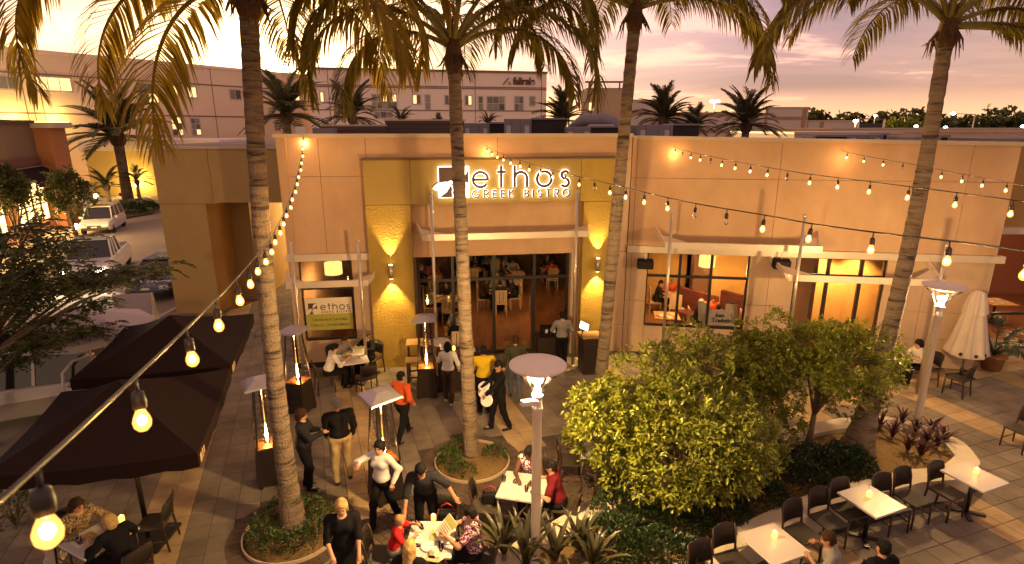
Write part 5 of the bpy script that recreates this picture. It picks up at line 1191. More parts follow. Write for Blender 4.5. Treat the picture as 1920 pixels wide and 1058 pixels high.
tall_table(Vector((-2.58, 14.62, 0)), R(8), 'tall wooden table between the left olive column and the heater', M_OAK)
st = tall_table(Vector((-2.62, 14.1, 0)), R(8), 'wooden bar stool in front of the tall table at the left olive column', M_OAK, .76, .42)
t = thing('round_table', 'small round white table behind the counter heater', 'table', Vector((-2.0, 14.75, 0))); m = MB(); m.lathe([(.3, 1.0), (.31, 1.015), (.3, 1.03)], n=24); m.build('table_top', M_TT, t); m = MB(); m.lathe([(.22, 0), (.2, .02), (.03, .05), (.03, 1.0)], n=14); m.build('pedestal', M_FRAME, t)
# speakers
for px, lab in ((1210, 'black loudspeaker hung left of the booth window'), (1465, 'black loudspeaker hung left of the dark pane')):
    u, z = RW.at(px, 495, .35); t = thing('loudspeaker', lab, 'speaker', RW.P(u, z, .35), RW.rz); t.rotation_euler = (R(12), 0, RW.rz); m = MB(); m.box((0, 0, 0), (.46, .26, .26)); m.build('cabinet', M_NAP, t, bevel=.04); m = MB(); m.box((0, -.132, 0), (.40, .008, .2)); m.build('grille', M_FRAME, t); m = MB(); m.tube([(0, .05, .12), (0, .12, .28)], .018, 7); m.build('bracket', M_CHINA, t)
# easel sign in front of the booth window
t = thing('menu_board', 'white board with dark handwriting standing before the booth window', 'sign board', Vector((*G(1340, 662)[:2], 0)), R(-8))
bz = 1.15; m = MB(); m.box((0, 0, bz), (.95, .02, .5), rx=R(-32)); m.build('board', mat('board_white', (.62, .56, .60), .5, var=.04), t)
for x in (-.4, .4): m = MB(); m.bar((x, .15, 0), (x, -.02, bz + .15), .04); m.build('leg', M_TT, t); m = MB(); m.box((x * 1.0, .13, bz + .12), (.34, .02, .55), rx=R(-20)); m.build('side_panel', M_TT, t)
for tx, zz, xx in (('Just', .08, .05), ('Tradutio', -.08, .1)):
    me = text_mesh(tx, .17, .002, .004); me.materials.append(M_NAP); put('lettering', me, t, (xx, -.02 - .4 * zz * 0 - .012 + zz * .55, bz + zz * .85), (R(90 - 32), 0, 0))
# folded umbrella and potted palm at the right
ub = G(1800, 708); t = thing('folded_umbrella', 'tall folded white market umbrella near the right wall', 'umbrella', ub, .2)
M_UMB = mat('umbrella_canvas', (.66, .54, .44), .8, var=.06, vscale=4, bump=.2, bscale=50)
uh = Y(1832, 545, ub.y).z
m = MB(); vs, fs = [], []; nf = 32; rows = [(.42, .70), (.39, .90), (.33, 1.2), (.26, 1.6), (.18, uh - .45), (.15, uh - .40)]
for r, z in rows:
    for k in range(nf): a = 2 * math.pi * k / nf; q = r * (1 + .28 * math.cos(8 * a)) ; vs.append((q * math.cos(a), q * math.sin(a), z + (.05 * math.cos(8 * a) if z < .8 else 0)))
for i in range(len(rows) - 1):
    for k in range(nf): k2 = (k + 1) % nf; fs.append((i * nf + k, i * nf + k2, (i + 1) * nf + k2, (i + 1) * nf + k))
m.add(vs, fs, True); m.build('canopy', M_UMB, t)
m = MB(); vs, fs = [], []; rows = [(.26, uh - .62), (.21, uh - .3), (.13, uh - .05), (.02, uh)]
for r, z in rows:
    for k in range(nf): a = 2 * math.pi * k / nf; q = r * (1 + .2 * math.cos(8 * a)); vs.append((q * math.cos(a), q * math.sin(a), z))
for i in range(len(rows) - 1):
    for k in range(nf): k2 = (k + 1) % nf; fs.append((i * nf + k, i * nf + k2, (i + 1) * nf + k2, (i + 1) * nf + k))
m.add(vs, fs, True); m.build('vent_cap', M_UMB, t); m = MB(); m.tube([(0, 0, .04), (0, 0, uh - .1)], .025, 10); m.build('pole', M_POLE, t); m = MB(); m.box((0, 0, .03), (.55, .42, .05)); m.build('base', M_FRAME, t, bevel=.01); m = MB(); m.lathe([(.04, .05), (.04, .3)], n=12); m.build('pole_sleeve', M_FRAME, t)
for a in (-1.9, -1.2, -2.7): m = MB(); m.ball((.43 * math.cos(a), .43 * math.sin(a), .80), .045, 8, 6); m.build('rib_end', M_FRAME, t)
pp = G(1857, 692); t = thing('potted_palm', 'leafy palm in a terracotta pot at the right edge', 'potted plant', pp); m = MB(); m.lathe([(.22, 0), (.29, .38), (.32, .39), (.32, .45), (.28, .45), (.27, .40), (.001, .39)], n=24); m.build('pot', mat('terracotta', (.36, .16, .07), .8, var=.1), t)
rg = random.Random(3)
for i in range(11):
    a = i * 2.4; P = frond_path(a, 72 - (i % 3) * 14, 1.45 + .2 * (i % 2), 85); mb = frond_mb(P, rg, nl=20, L0=.42, wid=.05, hang=.35, r0=.016, start=.35); o = mb.build('frond', M_LEAF_D, t, (0, 0, .42))
# ------------------------------------------------------------------ people: one continuous skin surface grown from a posed skeleton, clothes over it
def v3(*a): return np.array(a, dtype=np.float64)
def d_cap(P, a, b, ra, rb):
    ab = b - a; L2 = ab @ ab + 1e-12; h = np.clip(((P - a) @ ab) / L2, 0, 1); return np.linalg.norm(P - a - h[:, None] * ab, axis=1) - (ra + (rb - ra) * h)
def d_ell(P, c, r, Rm=None):
    q = P - c
    if Rm is not None: q = q @ Rm
    k0 = np.linalg.norm(q / r, axis=1); k1 = np.linalg.norm(q / (r * r), axis=1) + 1e-9; return k0 * (k0 - 1) / k1
def surf(prims, vox, k, clips=(), fold=0.0, fq=1.0, cuts=()):
    lo = np.full(3, 9e9); hi = -lo
    for p in prims:
        if p[0] == 'c': pts = [(p[1], p[3]), (p[2], p[4])]
        else: pts = [(p[1], max(p[2]))]
        for c, r in pts: lo = np.minimum(lo, c - r - .03); hi = np.maximum(hi, c + r + .03)
    n = np.ceil((hi - lo) / vox).astype(int) + 2
    ax = [lo[i] + vox * np.arange(n[i]) for i in range(3)]; P = np.stack(np.meshgrid(*ax, indexing='ij'), -1).reshape(-1, 3)
    D = None
    for p in prims:
        d = d_cap(P, *p[1:]) if p[0] == 'c' else d_ell(P, *p[1:])
        if D is None: D = d
        else: h = np.clip(.5 + .5 * (D - d) / k, 0, 1); D = D * (1 - h) + d * h - k * h * (1 - h)
    if fold: x, y, z = P[:, 0] * fq, P[:, 1] * fq, P[:, 2] * fq; D = D + fold * (np.sin(31 * z + 17 * x + 2.5 * np.sin(14 * y + 5 * x)) * .6 + np.sin(23 * x - 19 * y + 9 * z) * .5)
    for p in cuts: D = np.maximum(D, -d_ell(P, *p))
    for pt, nn in clips: D = np.maximum(D, (P - pt) @ nn)
    D = D.reshape(n); S = D < 0; ins = np.zeros(n - 1, int); acc = np.zeros((*(n - 1), 3)); cnt = np.zeros(n - 1)
    sl = lambda o: tuple(slice(o[i], n[i] - 1 + o[i]) for i in range(3)); C = [(i, j, q) for i in (0, 1) for j in (0, 1) for q in (0, 1)]
    for c in C: ins += S[sl(c)]
    act = (ins > 0) & (ins < 8)
    for a in C:
        for axis in range(3):
            if a[axis]: continue
            b = list(a); b[axis] = 1; da, db = D[sl(a)][act], D[sl(b)][act]; x = (da < 0) != (db < 0); t = np.where(x, da / np.where(x, da - db, 1), 0)
            o = np.array(a)[None] + np.zeros((len(t), 3)); o[:, axis] += t; acc[act] += o * x[:, None]; cnt[act] += x
    idx = -np.ones(n - 1, int); idx[act] = np.arange(act.sum()); ijk = np.argwhere(act); V = lo + vox * (ijk + acc[act] / cnt[act][:, None]); Q = []
    for axis in range(3):
        u, w = (axis + 1) % 3, (axis + 2) % 3; s0 = [slice(0, n[i]) for i in range(3)]; s0[axis] = slice(0, n[axis] - 1); s1 = list(s0); s1[axis] = slice(1, n[axis])
        x = np.argwhere(S[tuple(s0)] != S[tuple(s1)]); ok = (x[:, u] > 0) & (x[:, w] > 0) & (x[:, u] < n[u] - 1) & (x[:, w] < n[w] - 1); x = x[ok]
        def ix(du, dw): y = x.copy(); y[:, u] -= du; y[:, w] -= dw; return idx[y[:, 0], y[:, 1], y[:, 2]]
        q = np.stack([ix(1, 1), ix(0, 1), ix(0, 0), ix(1, 0)], 1); f = S[tuple(s0)][tuple(x.T)]; q[~f] = q[~f][:, ::-1]; Q.append(q)
    Q = np.concatenate(Q); Q = Q[(Q >= 0).all(1)]; return V, Q
def ik(a, b, l1, l2, pole):
    d = b - a; L = np.linalg.norm(d); mx = (l1 + l2) * .995
    if L > mx: b = a + d * mx / L; d = b - a; L = mx
    t = d / L; x = (l1 * l1 - l2 * l2 + L * L) / (2 * L); h = math.sqrt(max(0, l1 * l1 - x * x)); p = pole - t * (pole @ t); p /= np.linalg.norm(p) + 1e-9; return a + t * x + p * h, b
SKIN = {'light': mat('skin_light', (.52, .28, .17), .6, spec=.25, var=.05, vscale=8), 'tan': mat('skin_tan', (.42, .215, .12), .6, spec=.25, var=.05, vscale=8), 'dark': mat('skin_dark', (.105, .048, .026), .6, spec=.25, var=.08, vscale=8)}
def cloth(name, c, **k): return mat('cloth_' + name, c, .9, var=k.pop('var', .12), vscale=k.pop('vs', 7), bump=.3, bscale=90, spec=.12, **k)
def floral(name, cols, sc):
    m = bpy.data.materials.new(name); m.use_nodes = True; nt = m.node_tree; L = nt.links.new; b = nt.nodes['Principled BSDF']; tcn = nt.nodes.new('ShaderNodeTexCoord'); vo = nt.nodes.new('ShaderNodeTexVoronoi'); vo.inputs['Scale'].default_value = sc; L(tcn.outputs['Object'], vo.inputs['Vector'])
    rp = nt.nodes.new('ShaderNodeValToRGB'); rp.color_ramp.interpolation = 'CONSTANT'; el = rp.color_ramp.elements
    while len(el) < len(cols): el.new(.5)
    for i, (e, c) in enumerate(zip(el, cols)): e.position = i / len(cols); e.color = (*c, 1)
    sx = nt.nodes.new('ShaderNodeSeparateColor'); L(vo.outputs['Color'], sx.inputs[0]); L(sx.outputs[0], rp.inputs[0]); L(rp.outputs[0], b.inputs['Base Color']); b.inputs['Roughness'].default_value = .9; b.inputs['Specular IOR Level'].default_value = .12; return m
BLK = cloth('black', (.010, .009, .010)); WHT = cloth('white', (.62, .58, .56)); KHA = cloth('khaki', (.40, .30, .15)); ORG = cloth('orange', (.55, .085, .02)); YEL = cloth('yellow', (.60, .40, .02)); GRY = cloth('grey', (.24, .22, .20)); RED = cloth('red', (.48, .02, .02)); MAR = cloth('maroon', (.13, .012, .016)); JEAN = cloth('denim', (.10, .11, .15)); BRN = cloth('brown', (.05, .03, .02)); NAVY = cloth('charcoal', (.022, .022, .028)); OLV = cloth('olive_dark', (.05, .05, .025))
PURP = floral('cloth_purple_pattern', [(.10, .02, .06), (.55, .40, .42), (.04, .01, .03), (.35, .12, .22), (.62, .52, .5)], 55); FLOR = floral('cloth_floral', [(.60, .5, .52), (.10, .03, .09), (.35, .10, .22), (.7, .6, .6), (.05, .02, .05)], 34); LEOP = floral('cloth_tan_pattern', [(.28, .19, .09), (.08, .05, .03), (.35, .26, .14)], 60)
HAIR = {'black': mat('hair_black', (.010, .008, .007), .75, spec=.15, var=.4, vscale=40), 'brown': mat('hair_brown', (.045, .02, .010), .75, spec=.15, var=.4, vscale=40), 'grey': mat('hair_grey', (.22, .19, .16), .75, spec=.15, var=.4, vscale=40), 'blonde': mat('hair_blonde', (.42, .27, .10), .75, spec=.15, var=.4, vscale=30), 'sand': mat('hair_sand', (.32, .20, .09), .75, spec=.15, var=.3, vscale=40)}
M_EYE = mat('eye_dark', (.015, .01, .01), .2); M_LIP = mat('lips', (.30, .08, .06), .5); M_SHOE = mat('shoe_black', (.012, .010, .010), .35); M_SHOEW = mat('shoe_pale', (.5, .4, .32), .5)
def person(label, loc, face, h=1.72, pose='stand', lean=0.0, twist=0.0, head=(0, 0), rhand=None, lhand=None, feet=None, top=(BLK, 'long'), bottom=(BLK, 'trousers'), hair=('brown', 'short'), skin='light', shoe=None, fem=False, vox=.0185, face_on=True, seat=.47, group=None, build=1.0, stance=0.0):
    k = h / 1.75; B = build; t = thing('person', label, 'person', loc, R(face) - math.pi / 2, group=group)
    sit = pose == 'sit'; zp = (seat + .085) / k if sit else .955
    pel = v3(0, 0, zp); ln = R(lean); fw = v3(0, math.cos(0) * math.sin(ln), math.cos(ln)); up = fw / np.linalg.norm(fw); rt = v3(math.cos(R(twist)), math.sin(R(twist)), 0); fr = np.cross(up, rt)
    sw = (.165 if fem else .185) * B; chest = pel + up * .36; neck = pel + up * .50; hd_f = v3(math.sin(R(head[0])), math.cos(R(head[0])) * math.cos(R(head[1])), -math.sin(R(head[1]))); hd_f /= np.linalg.norm(hd_f)
    hc = neck + up * .085 + v3(0, 0, .075) + hd_f * .03
    sh = {1: pel + up * .455 + rt * sw, -1: pel + up * .455 - rt * sw}; hip = {1: pel + v3(.085 * B, 0, -.03), -1: pel + v3(-.085 * B, 0, -.03)}
    L1, L2, T1, T2 = .285, .25, .43, .42
    hands = {1: rhand, -1: lhand}; elb, wri, kne, ank = {}, {}, {}, {}
    for s in (1, -1):
        tg = hands[s]; tg = v3(*tg) / k if tg is not None else sh[s] + v3(s * .07, .06, -.52)
        elb[s], wri[s] = ik(sh[s], tg, L1, L2, v3(s * .55, -.8, -.35))
        if feet: ft = v3(*feet[0 if s == 1 else 1]) / k; ft[2] += .085
        elif sit: ft = v3(s * .10, .40, .085)
        else: ft = v3(s * (.10 + stance), (.05 if s == 1 else -.05), .085)
        kne[s], ank[s] = ik(hip[s], ft, T1, T2, v3(s * .08, 1, .25 if sit else .1))
    K = lambda a: a * k
    arm = lambda s, e=0: [('c', K(sh[s]), K(elb[s]), (.050 * B + e) * k, (.040 * B + e) * k), ('c', K(elb[s]), K(wri[s]), (.040 * B + e) * k, (.027 + e) * k)]
    leg = lambda s, e=0: [('c', K(hip[s]), K(kne[s]), (.088 * B + e) * k, (.058 * B + e) * k), ('c', K(kne[s]), K(ank[s]), (.056 * B + e) * k, (.038 + e) * k)]
    Rt = np.stack([rt, fr, up], 1); Rh = np.stack([np.cross(hd_f, v3(0, 0, 1)) / (np.linalg.norm(np.cross(hd_f, v3(0, 0, 1))) + 1e-9), hd_f, v3(0, 0, 0)], 1); Rh[:, 2] = np.cross(Rh[:, 0], Rh[:, 1])
    def torso(e=0.0):
        return [('e', K(pel + v3(0, -.01, .0)), v3(.150 * B + e, .115 * B + e, .13 + e) * k, Rt), ('e', K(pel + up * .17), v3(.128 * B + e, .10 * B + e, .17 + e) * k, Rt), ('e', K(chest + fr * .012), v3(.155 * B + e, .112 * B + e, .175 + e) * k, Rt), ('c', K(sh[1] - rt * .03), K(sh[-1] + rt * .03), (.058 * B + e) * k, (.058 * B + e) * k)] + ([('e', K(chest + fr * .085 + rt * q - up * .01), v3(.058 + e, .05 + e, .058 + e) * k, Rt) for q in (-.065, .065)] if fem else [])
    HD = lambda x, y, z: K(hc + Rh @ v3(x, y, z))
    headp = [('c', K(neck - up * .03), K(hc + v3(0, 0, -.05)), .052 * k, .050 * k), ('e', HD(0, -.012, .025), v3(.076, .094, .098) * k, Rh), ('e', HD(0, .018, -.045), v3(.058, .070, .070) * k, Rh), ('e', HD(0, .088, -.012), v3(.013, .022, .026) * k, Rh), ('e', HD(.076, -.01, -.005), v3(.012, .022, .03) * k, Rh), ('e', HD(-.076, -.01, -.005), v3(.012, .022, .03) * k, Rh)]
    pr = torso() + headp
    for s in (1, -1): pr += arm(s) + leg(s) + [('c', K(ank[s] + v3(0, -.03, -.035)), K(ank[s] + v3(s * .02, .14, -.05)), .038 * k, .03 * k)]
    hd = {s: (wri[s] - elb[s]) / (np.linalg.norm(wri[s] - elb[s]) + 1e-9) for s in (1, -1)}
    for s in (1, -1): pr.append(('c', K(wri[s]), K(wri[s] + hd[s] * .075), .026 * k, .036 * k))
    V, Q = surf(pr, vox, .028 * k); m = MB(); m.v = [tuple(p) for p in V]; m.f = [tuple(int(i) for i in q) for q in Q]; m.sm = [True] * len(Q)
    for s in (1, -1):   # five fingers rooted inside each palm, slightly curled
        d = Vector(hd[s]); w = Vector(wri[s]); pl = d.cross(Vector((0, 0, 1)));
        if pl.length < .2: pl = d.cross(Vector((0, 1, 0)))
        pl.normalize(); dn = pl.cross(d).normalized(); dn = dn if dn.z < 0 or abs(d.z) > .8 else -dn
        for q, (o, l) in enumerate(((-.027, .062), (-.009, .075), (.009, .078), (.027, .070))):
            r0 = w + d * .06 + pl * o; c = [r0, r0 + d * l * .5 + dn * .008, r0 + d * l * .85 + dn * .03, r0 + d * l * .95 + dn * .05]; m.tube([x * k for x in c], [.0095 * k, .009 * k, .008 * k, .005 * k], 6)
        r0 = w + d * .03 + pl * s * .02; m.tube([x * k for x in (r0, r0 + pl * s * .03 + d * .025 + dn * .012, r0 + pl * s * .035 + d * .06 + dn * .022)], [.012 * k, .0105 * k, .006 * k], 6)
    m.build('body', SKIN[skin], t)
    def put_surf(name, prims, e, matl, kk=.03, clips=(), cuts=()):
        V, Q = surf(prims, vox, kk * k, clips, .008 if name != 'hair' else .006, 1.0 if name != 'hair' else 2.1, cuts)
        if len(Q): me = fast_mesh(name, V, Q, matl, True); put(name, me, t)
    e = .016; tm, sleeve = top
    tp = torso(e)[1:] if bottom[1] != 'dress' else torso(e)
    for s in (1, -1):
        A = arm(s, e)
        if sleeve == 'long': A[1] = ('c', K(elb[s]), K(elb[s] + (wri[s] - elb[s]) * .93), (.040 * B + e) * k, (.032 + e) * k); tp += A
        elif sleeve == 'elbow': tp += [('c', K(sh[s]), K(elb[s] + (wri[s] - elb[s]) * .08), (.052 * B + e) * k, (.048 + e) * k)]
        elif sleeve == 'short': tp += [('c', K(sh[s]), K(sh[s] + (elb[s] - sh[s]) * .62), (.053 * B + e) * k, (.054 + e) * k)]
    tp.append(('e', K(pel + up * .06), v3(.152 * B + e, .118 * B + e, .12) * k, Rt)); clips = [(K(neck + up * .040 - fr * .0), up * .90 + fr * .43)]
    put_surf('top', tp, e, tm, .03, clips)
    bm_, bk = bottom
    if bk in ('trousers', 'shorts'):
        bp = [('e', K(pel + v3(0, -.01, -.01)), v3(.150 * B + e, .117 * B + e, .115) * k, None)]
        for s in (1, -1):
            Lg = leg(s, .014)
            if bk == 'trousers': Lg[1] = ('c', K(kne[s]), K(ank[s] + v3(0, 0, .0)), (.058 * B + .014) * k, .062 * k); bp += Lg
            else: bp += [('c', K(hip[s]), K(hip[s] + (kne[s] - hip[s]) * .95), (.09 * B + .016) * k, .078 * k)]
        put_surf('trousers' if bk == 'trousers' else 'shorts', bp, e, bm_, .025)
    else:
        km = (kne[1] + kne[-1]) / 2; bp = [('e', K(pel + v3(0, -.01, -.01)), v3(.155 + e, .125 + e, .13) * k, None)]
        for s in (1, -1): bp.append(('c', K(hip[s]), K(hip[s] + (kne[s] - hip[s]) * 1.02), .115 * k, .095 * k))
        bp.append(('c', K(pel), K(km + v3(0, 0, .02)), .12 * k, .10 * k)); put_surf('skirt', bp, e, bm_, .05, [(K(km + (km - pel) * .0), (km - pel) / np.linalg.norm(km - pel))])
    for s in (1, -1):
        V, Q = surf([('c', K(ank[s] + v3(0, -.035, -.045)), K(ank[s] + v3(s * .02, .15, -.058)), .044 * k, .036 * k), ('c', K(ank[s] + v3(0, -.01, -.01)), K(ank[s] + v3(0, .0, -.04)), .046 * k, .044 * k)], vox * .8, .02, [(K(v3(0, 0, .003)), v3(0, 0, -1))]); put('shoe', fast_mesh('shoe', V, Q, shoe or M_SHOE, True), t)
    hm, hk = hair; hp = [('e', HD(0, -.018, .036), v3(.088, .104, .100) * k, Rh), ('e', HD(0, -.045, -.03), v3(.074, .064, .075) * k, Rh)]; cl = [(HD(0, -.03, -.085), Rh @ v3(0, -.25, -.97))]; ct = [(HD(0, .112, -.048), v3(.073, .098, .108) * k, Rh)]
    if hk == 'long': hp += [('c', HD(0, -.06, .0), HD(0, -.085, -.20), .085 * k, .075 * k), ('c', HD(.06, -.03, .02), HD(.075, -.03, -.17), .04 * k, .03 * k), ('c', HD(-.06, -.03, .02), HD(-.075, -.03, -.17), .04 * k, .03 * k)]; cl = []
    elif hk == 'bob': hp += [('c', HD(0, -.055, .02), HD(0, -.06, -.085), .088 * k, .07 * k), ('c', HD(.068, -.02, .02), HD(.074, -.015, -.08), .032 * k, .025 * k), ('c', HD(-.068, -.02, .02), HD(-.074, -.015, -.08), .032 * k, .025 * k)]; cl = []
    elif hk == 'tail': hp += [('e', HD(0, -.12, .04), v3(.045, .05, .05) * k, Rh), ('c', HD(0, -.13, .02), HD(0, -.15, -.14), .035 * k, .015 * k)]
    put_surf('hair', hp, 0, HAIR[hm], .02, cl, ct)
    if face_on:
        for s in (1, -1):
            m = MB(); m.ball(HD(s * .031, .076, .012), .0115 * k, 8, 6); m.build('eye', M_EYE, t); m = MB(); m.tube([HD(s * .048, .070, .033), HD(s * .031, .082, .038), HD(s * .015, .084, .033)], .0055 * k, 5); m.build('eyebrow', HAIR[hm], t)
        m = MB(); m.tube([HD(-.024, .072, -.055), HD(-.008, .084, -.053), HD(.008, .084, -.053), HD(.024, .072, -.055)], [.003 * k, .0075 * k, .0075 * k, .003 * k], 6); m.build('mouth', M_LIP, t)
    return t
def PX(x, y): return G(x, y, 0)
# heading: degrees in the ground plane, 0 = to the right, 90 = away from the viewpoint
person('woman in black uniform with brown hair looking at her phone', PX(578, 915), 10, 1.70, rhand=(.06, .36, 1.18), lhand=(-.10, .33, 1.17), head=(0, 22), top=(NAVY, 'long'), bottom=(BLK, 'trousers'), hair=('brown', 'bob'), fem=True, build=1.12)
person('grey haired man in black sweater and khaki trousers seen from behind', PX(645, 902), 118, 1.80, rhand=(.26, .10, .92), lhand=(-.22, .22, .95), head=(-35, 12), top=(BLK, 'long'), bottom=(KHA, 'trousers'), hair=('grey', 'short'), build=1.18, stance=.03, face_on=False)
person('woman in orange top walking behind the patio heater', PX(757, 826), 62, 1.66, rhand=(.24, .08, .95), lhand=(-.2, .2, .95), feet=((.10, -.32, .04), (-.08, .30, 0)), top=(ORG, 'long'), bottom=(BLK, 'trousers'), hair=('black', 'short'), skin='tan', fem=True, build=1.1, face_on=False)
person('dark haired woman in white sweater walking with raised hand', PX(722, 985), 248, 1.68, rhand=(.20, .36, 1.36), lhand=(-.26, .06, .95), feet=((.08, .26, 0), (-.10, -.26, .03)), head=(-8, 12), top=(WHT, 'long'), bottom=(BLK, 'trousers'), hair=('black', 'bob'), fem=True)
person('blonde woman in black dress and wrap walking toward the camera', PX(655, 1118), 285, 1.68, rhand=(.16, .32, 1.02), lhand=(-.2, .28, .82), feet=((.08, .16, 0), (-.09, -.2, .02)), head=(0, 14), top=(BLK, 'elbow'), bottom=(BLK, 'dress'), hair=('blonde', 'bob'), fem=True, build=1.12)
w = person('waiter in black shirt bending over the family table', Vector((TBf.x - .22, TBf.y + .93, 0)), -88, 1.78, lean=32, rhand=(-.0 + .28, .52, .80), lhand=(-.50, .22, .95), head=(6, 46), feet=((.13, -.08, 0), (-.13, -.16, 0)), top=(NAVY, 'elbow'), bottom=(BLK, 'trousers'), hair=('black', 'short'), skin='tan')
person('blond boy in red shirt sitting at the family table', TBf + Vector((-.58, .04, 0)), 5, 1.28, pose='sit', seat=.47, lean=14, rhand=(.13, .34, .84), lhand=(-.12, .34, .86), head=(-28, -2), feet=((.08, .30, .16), (-.08, .30, .16)), top=(RED, 'short'), bottom=(GRY, 'shorts'), hair=('sand', 'short'), vox=.015)
person('woman in purple patterned blouse reading a menu at the family table', TBf + Vector((.66, .02, 0)), 178, 1.66, pose='sit', lean=4, rhand=(.16, .42, .86), lhand=(-.20, .40, .92), head=(12, 30), top=(PURP, 'short'), bottom=(BLK, 'skirt'), hair=('black', 'short'), skin='tan', fem=True, build=1.15)
person('blonde woman with her back to the camera at the bottom edge', TBf + Vector((-.20, -.80, 0)), 80, 1.64, pose='sit', lean=10, rhand=(.2, .4, .82), lhand=(-.16, .4, .84), head=(0, 10), top=(BLK, 'long'), bottom=(BLK, 'trousers'), hair=('blonde', 'long'), fem=True, face_on=False)
person('woman in sleeveless floral top leaning on the street lamp table', TA + Vector((.16, .60, 0)), -104, 1.66, pose='sit', lean=16, rhand=(.12, .52, .80), lhand=(-.14, .50, .80), head=(10, 36), top=(FLOR, 'none'), bottom=(BLK, 'trousers'), hair=('black', 'short'), skin='dark', fem=True, build=1.12)
person('man in maroon shirt sitting behind the street lamp post', TA + Vector((.62, -.10, 0)), 166, 1.72, pose='sit', lean=14, rhand=(.24, .36, .78), lhand=(-.22, .36, .78), head=(0, 24), top=(MAR, 'short'), bottom=(BLK, 'trousers'), hair=('black', 'short'), skin='light')
person('person in white sweater standing at the counter, seen from behind', PX(842, 757), 84, 1.66, rhand=(.26, .06, .95), lhand=(-.16, .32, 1.12), feet=((.1, -.14, .02), (-.1, .12, 0)), top=(WHT, 'long'), bottom=(BRN, 'trousers'), hair=('black', 'bob'), fem=True, shoe=M_SHOEW, face_on=False)
person('man in yellow shirt facing the entrance beside the palm', PX(908, 775), 96, 1.76, rhand=(.2, .26, 1.05), lhand=(-.2, .28, 1.05), head=(-10, 0), top=(YEL, 'elbow'), bottom=(BLK, 'trousers'), hair=('black', 'short'), skin='tan', build=1.12, face_on=False)
wt_ = person('waiter in black carrying white plates past the yellow shirt', PX(937, 806), 200, 1.74, rhand=(.10, .38, 1.06), lhand=(-.14, .40, .96), feet=((.09, .18, 0), (-.09, -.2, .02)), head=(0, 24), top=(BLK, 'long'), bottom=(BLK, 'trousers'), hair=('black', 'short'), skin='tan', build=1.08)
person('person in dark jacket and jeans walking into the entrance', PX(966, 748), 98, 1.72, feet=((.09, -.16, .01), (-.09, .18, 0)), top=(OLV, 'long'), bottom=(JEAN, 'trousers'), hair=('brown', 'short'), face_on=False, build=1.1)
person('person in grey shirt standing at the entrance desk', PX(1052, 690), 92, 1.72, rhand=(.2, .3, 1.08), lhand=(-.2, .3, 1.08), head=(0, 20), top=(GRY, 'long'), bottom=(BLK, 'trousers'), hair=('black', 'short'), face_on=False)
person('man in white shirt dining at the poster window', TP + Vector((-.54, -.38, 0)), 30, 1.72, pose='sit', lean=20, rhand=(.1, .48, .80), lhand=(-.2, .44, .82), head=(0, 25), top=(WHT, 'long'), bottom=(BLK, 'trousers'), hair=('black', 'short'), vox=.021)
person('diner in grey top beside the man in white at the poster window', TP + Vector((-.46, .44, 0)), -28, 1.68, pose='sit', lean=20, rhand=(.2, .45, .80), lhand=(-.1, .45, .80), head=(0, 18), top=(GRY, 'long'), bottom=(BLK, 'trousers'), hair=('brown', 'short'), skin='tan', vox=.021)
person('woman with dark jacket reading a menu at the poster window', TP + Vector((.30, .66, 0)), 244, 1.64, pose='sit', lean=6, rhand=(.16, .36, .92), lhand=(-.16, .36, .92), head=(0, 18), top=(BLK, 'long'), bottom=(BLK, 'trousers'), hair=('brown', 'tail'), fem=True, vox=.021)
person('woman in white top and dark cardigan sitting at the right wall', TS2 + Vector((.60, -.08, 0)), 182, 1.66, pose='sit', lean=18, rhand=(.16, .44, .80), lhand=(-.2, .42, .8), head=(10, 20), top=(WHT, 'elbow'), bottom=(BLK, 'trousers'), hair=('black', 'bob'), fem=True, vox=.021)
person('dark haired woman in patterned top sitting under the tent', TL + Vector((-.52, .24, 0)), -26, 1.66, pose='sit', lean=12, rhand=(.14, .46, .80), lhand=(-.24, .46, .80), head=(-12, 24), top=(LEOP, 'long'), bottom=(BLK, 'trousers'), hair=('brown', 'long'), fem=True, build=1.12)
person('blonde woman in black bending over the tent table', TL + Vector((.52, -.24, 0)), 156, 1.66, pose='sit', lean=24, rhand=(.2, .46, .80), lhand=(-.2, .46, .80), head=(10, 36), top=(BLK, 'long'), bottom=(BLK, 'trousers'), hair=('blonde', 'bob'), fem=True, build=1.12, face_on=False)
person('person in pale shirt sitting at the bottom edge below the seat wall', seatp(1572, 1098), 150, 1.68, pose='sit', lean=20, rhand=(.2, .34, .9), lhand=(-.2, .38, .88), head=(0, 20), top=(GRY, 'short'), bottom=(BLK, 'trousers'), hair=('brown', 'short'), skin='tan')
chair(seatp(1572, 1098), 150, 'dark woven chair under the person in a pale shirt'); chair(seatp(1650, 1118), 100, 'dark woven chair under the dark haired person at the bottom edge')
person('dark haired person in black at the bottom edge beside a pale shirt', seatp(1650, 1118), 100, 1.66, pose='sit', lean=8, top=(BLK, 'long'), bottom=(BLK, 'trousers'), hair=('black', 'short'), skin='tan', face_on=False)
phone = thing('phone', 'small dark phone held by the woman in black uniform', 'phone', PX(578, 915) + Vector((.42, .06, 1.19)), R(10)); m = MB(); m.box((0, 0, 0), (.075, .14, .01), rx=.3); m.build('case', M_NAP, phone, bevel=.003)
for i, (a, zz) in enumerate((((-.34, -.02), 1.10), ((-.33, -.10), .98), ((-.28, -.20), .84))):
    q = PX(937, 806); p_ = thing('plate', ('upper white plate carried by the waiter in black', 'middle white plate carried by the waiter in black', 'lowest white plate carried by the waiter in black')[i], 'plate', q + Vector((a[0], a[1], zz))); p_.rotation_euler = (R(20 + 22 * i), R(-12), 0); m = MB(); m.lathe([(.001, .004), (.09, .005), (.14, .018), (.137, .022), (.09, .010), (.001, .009)], n=24); m.build('china', M_CHINA, p_)
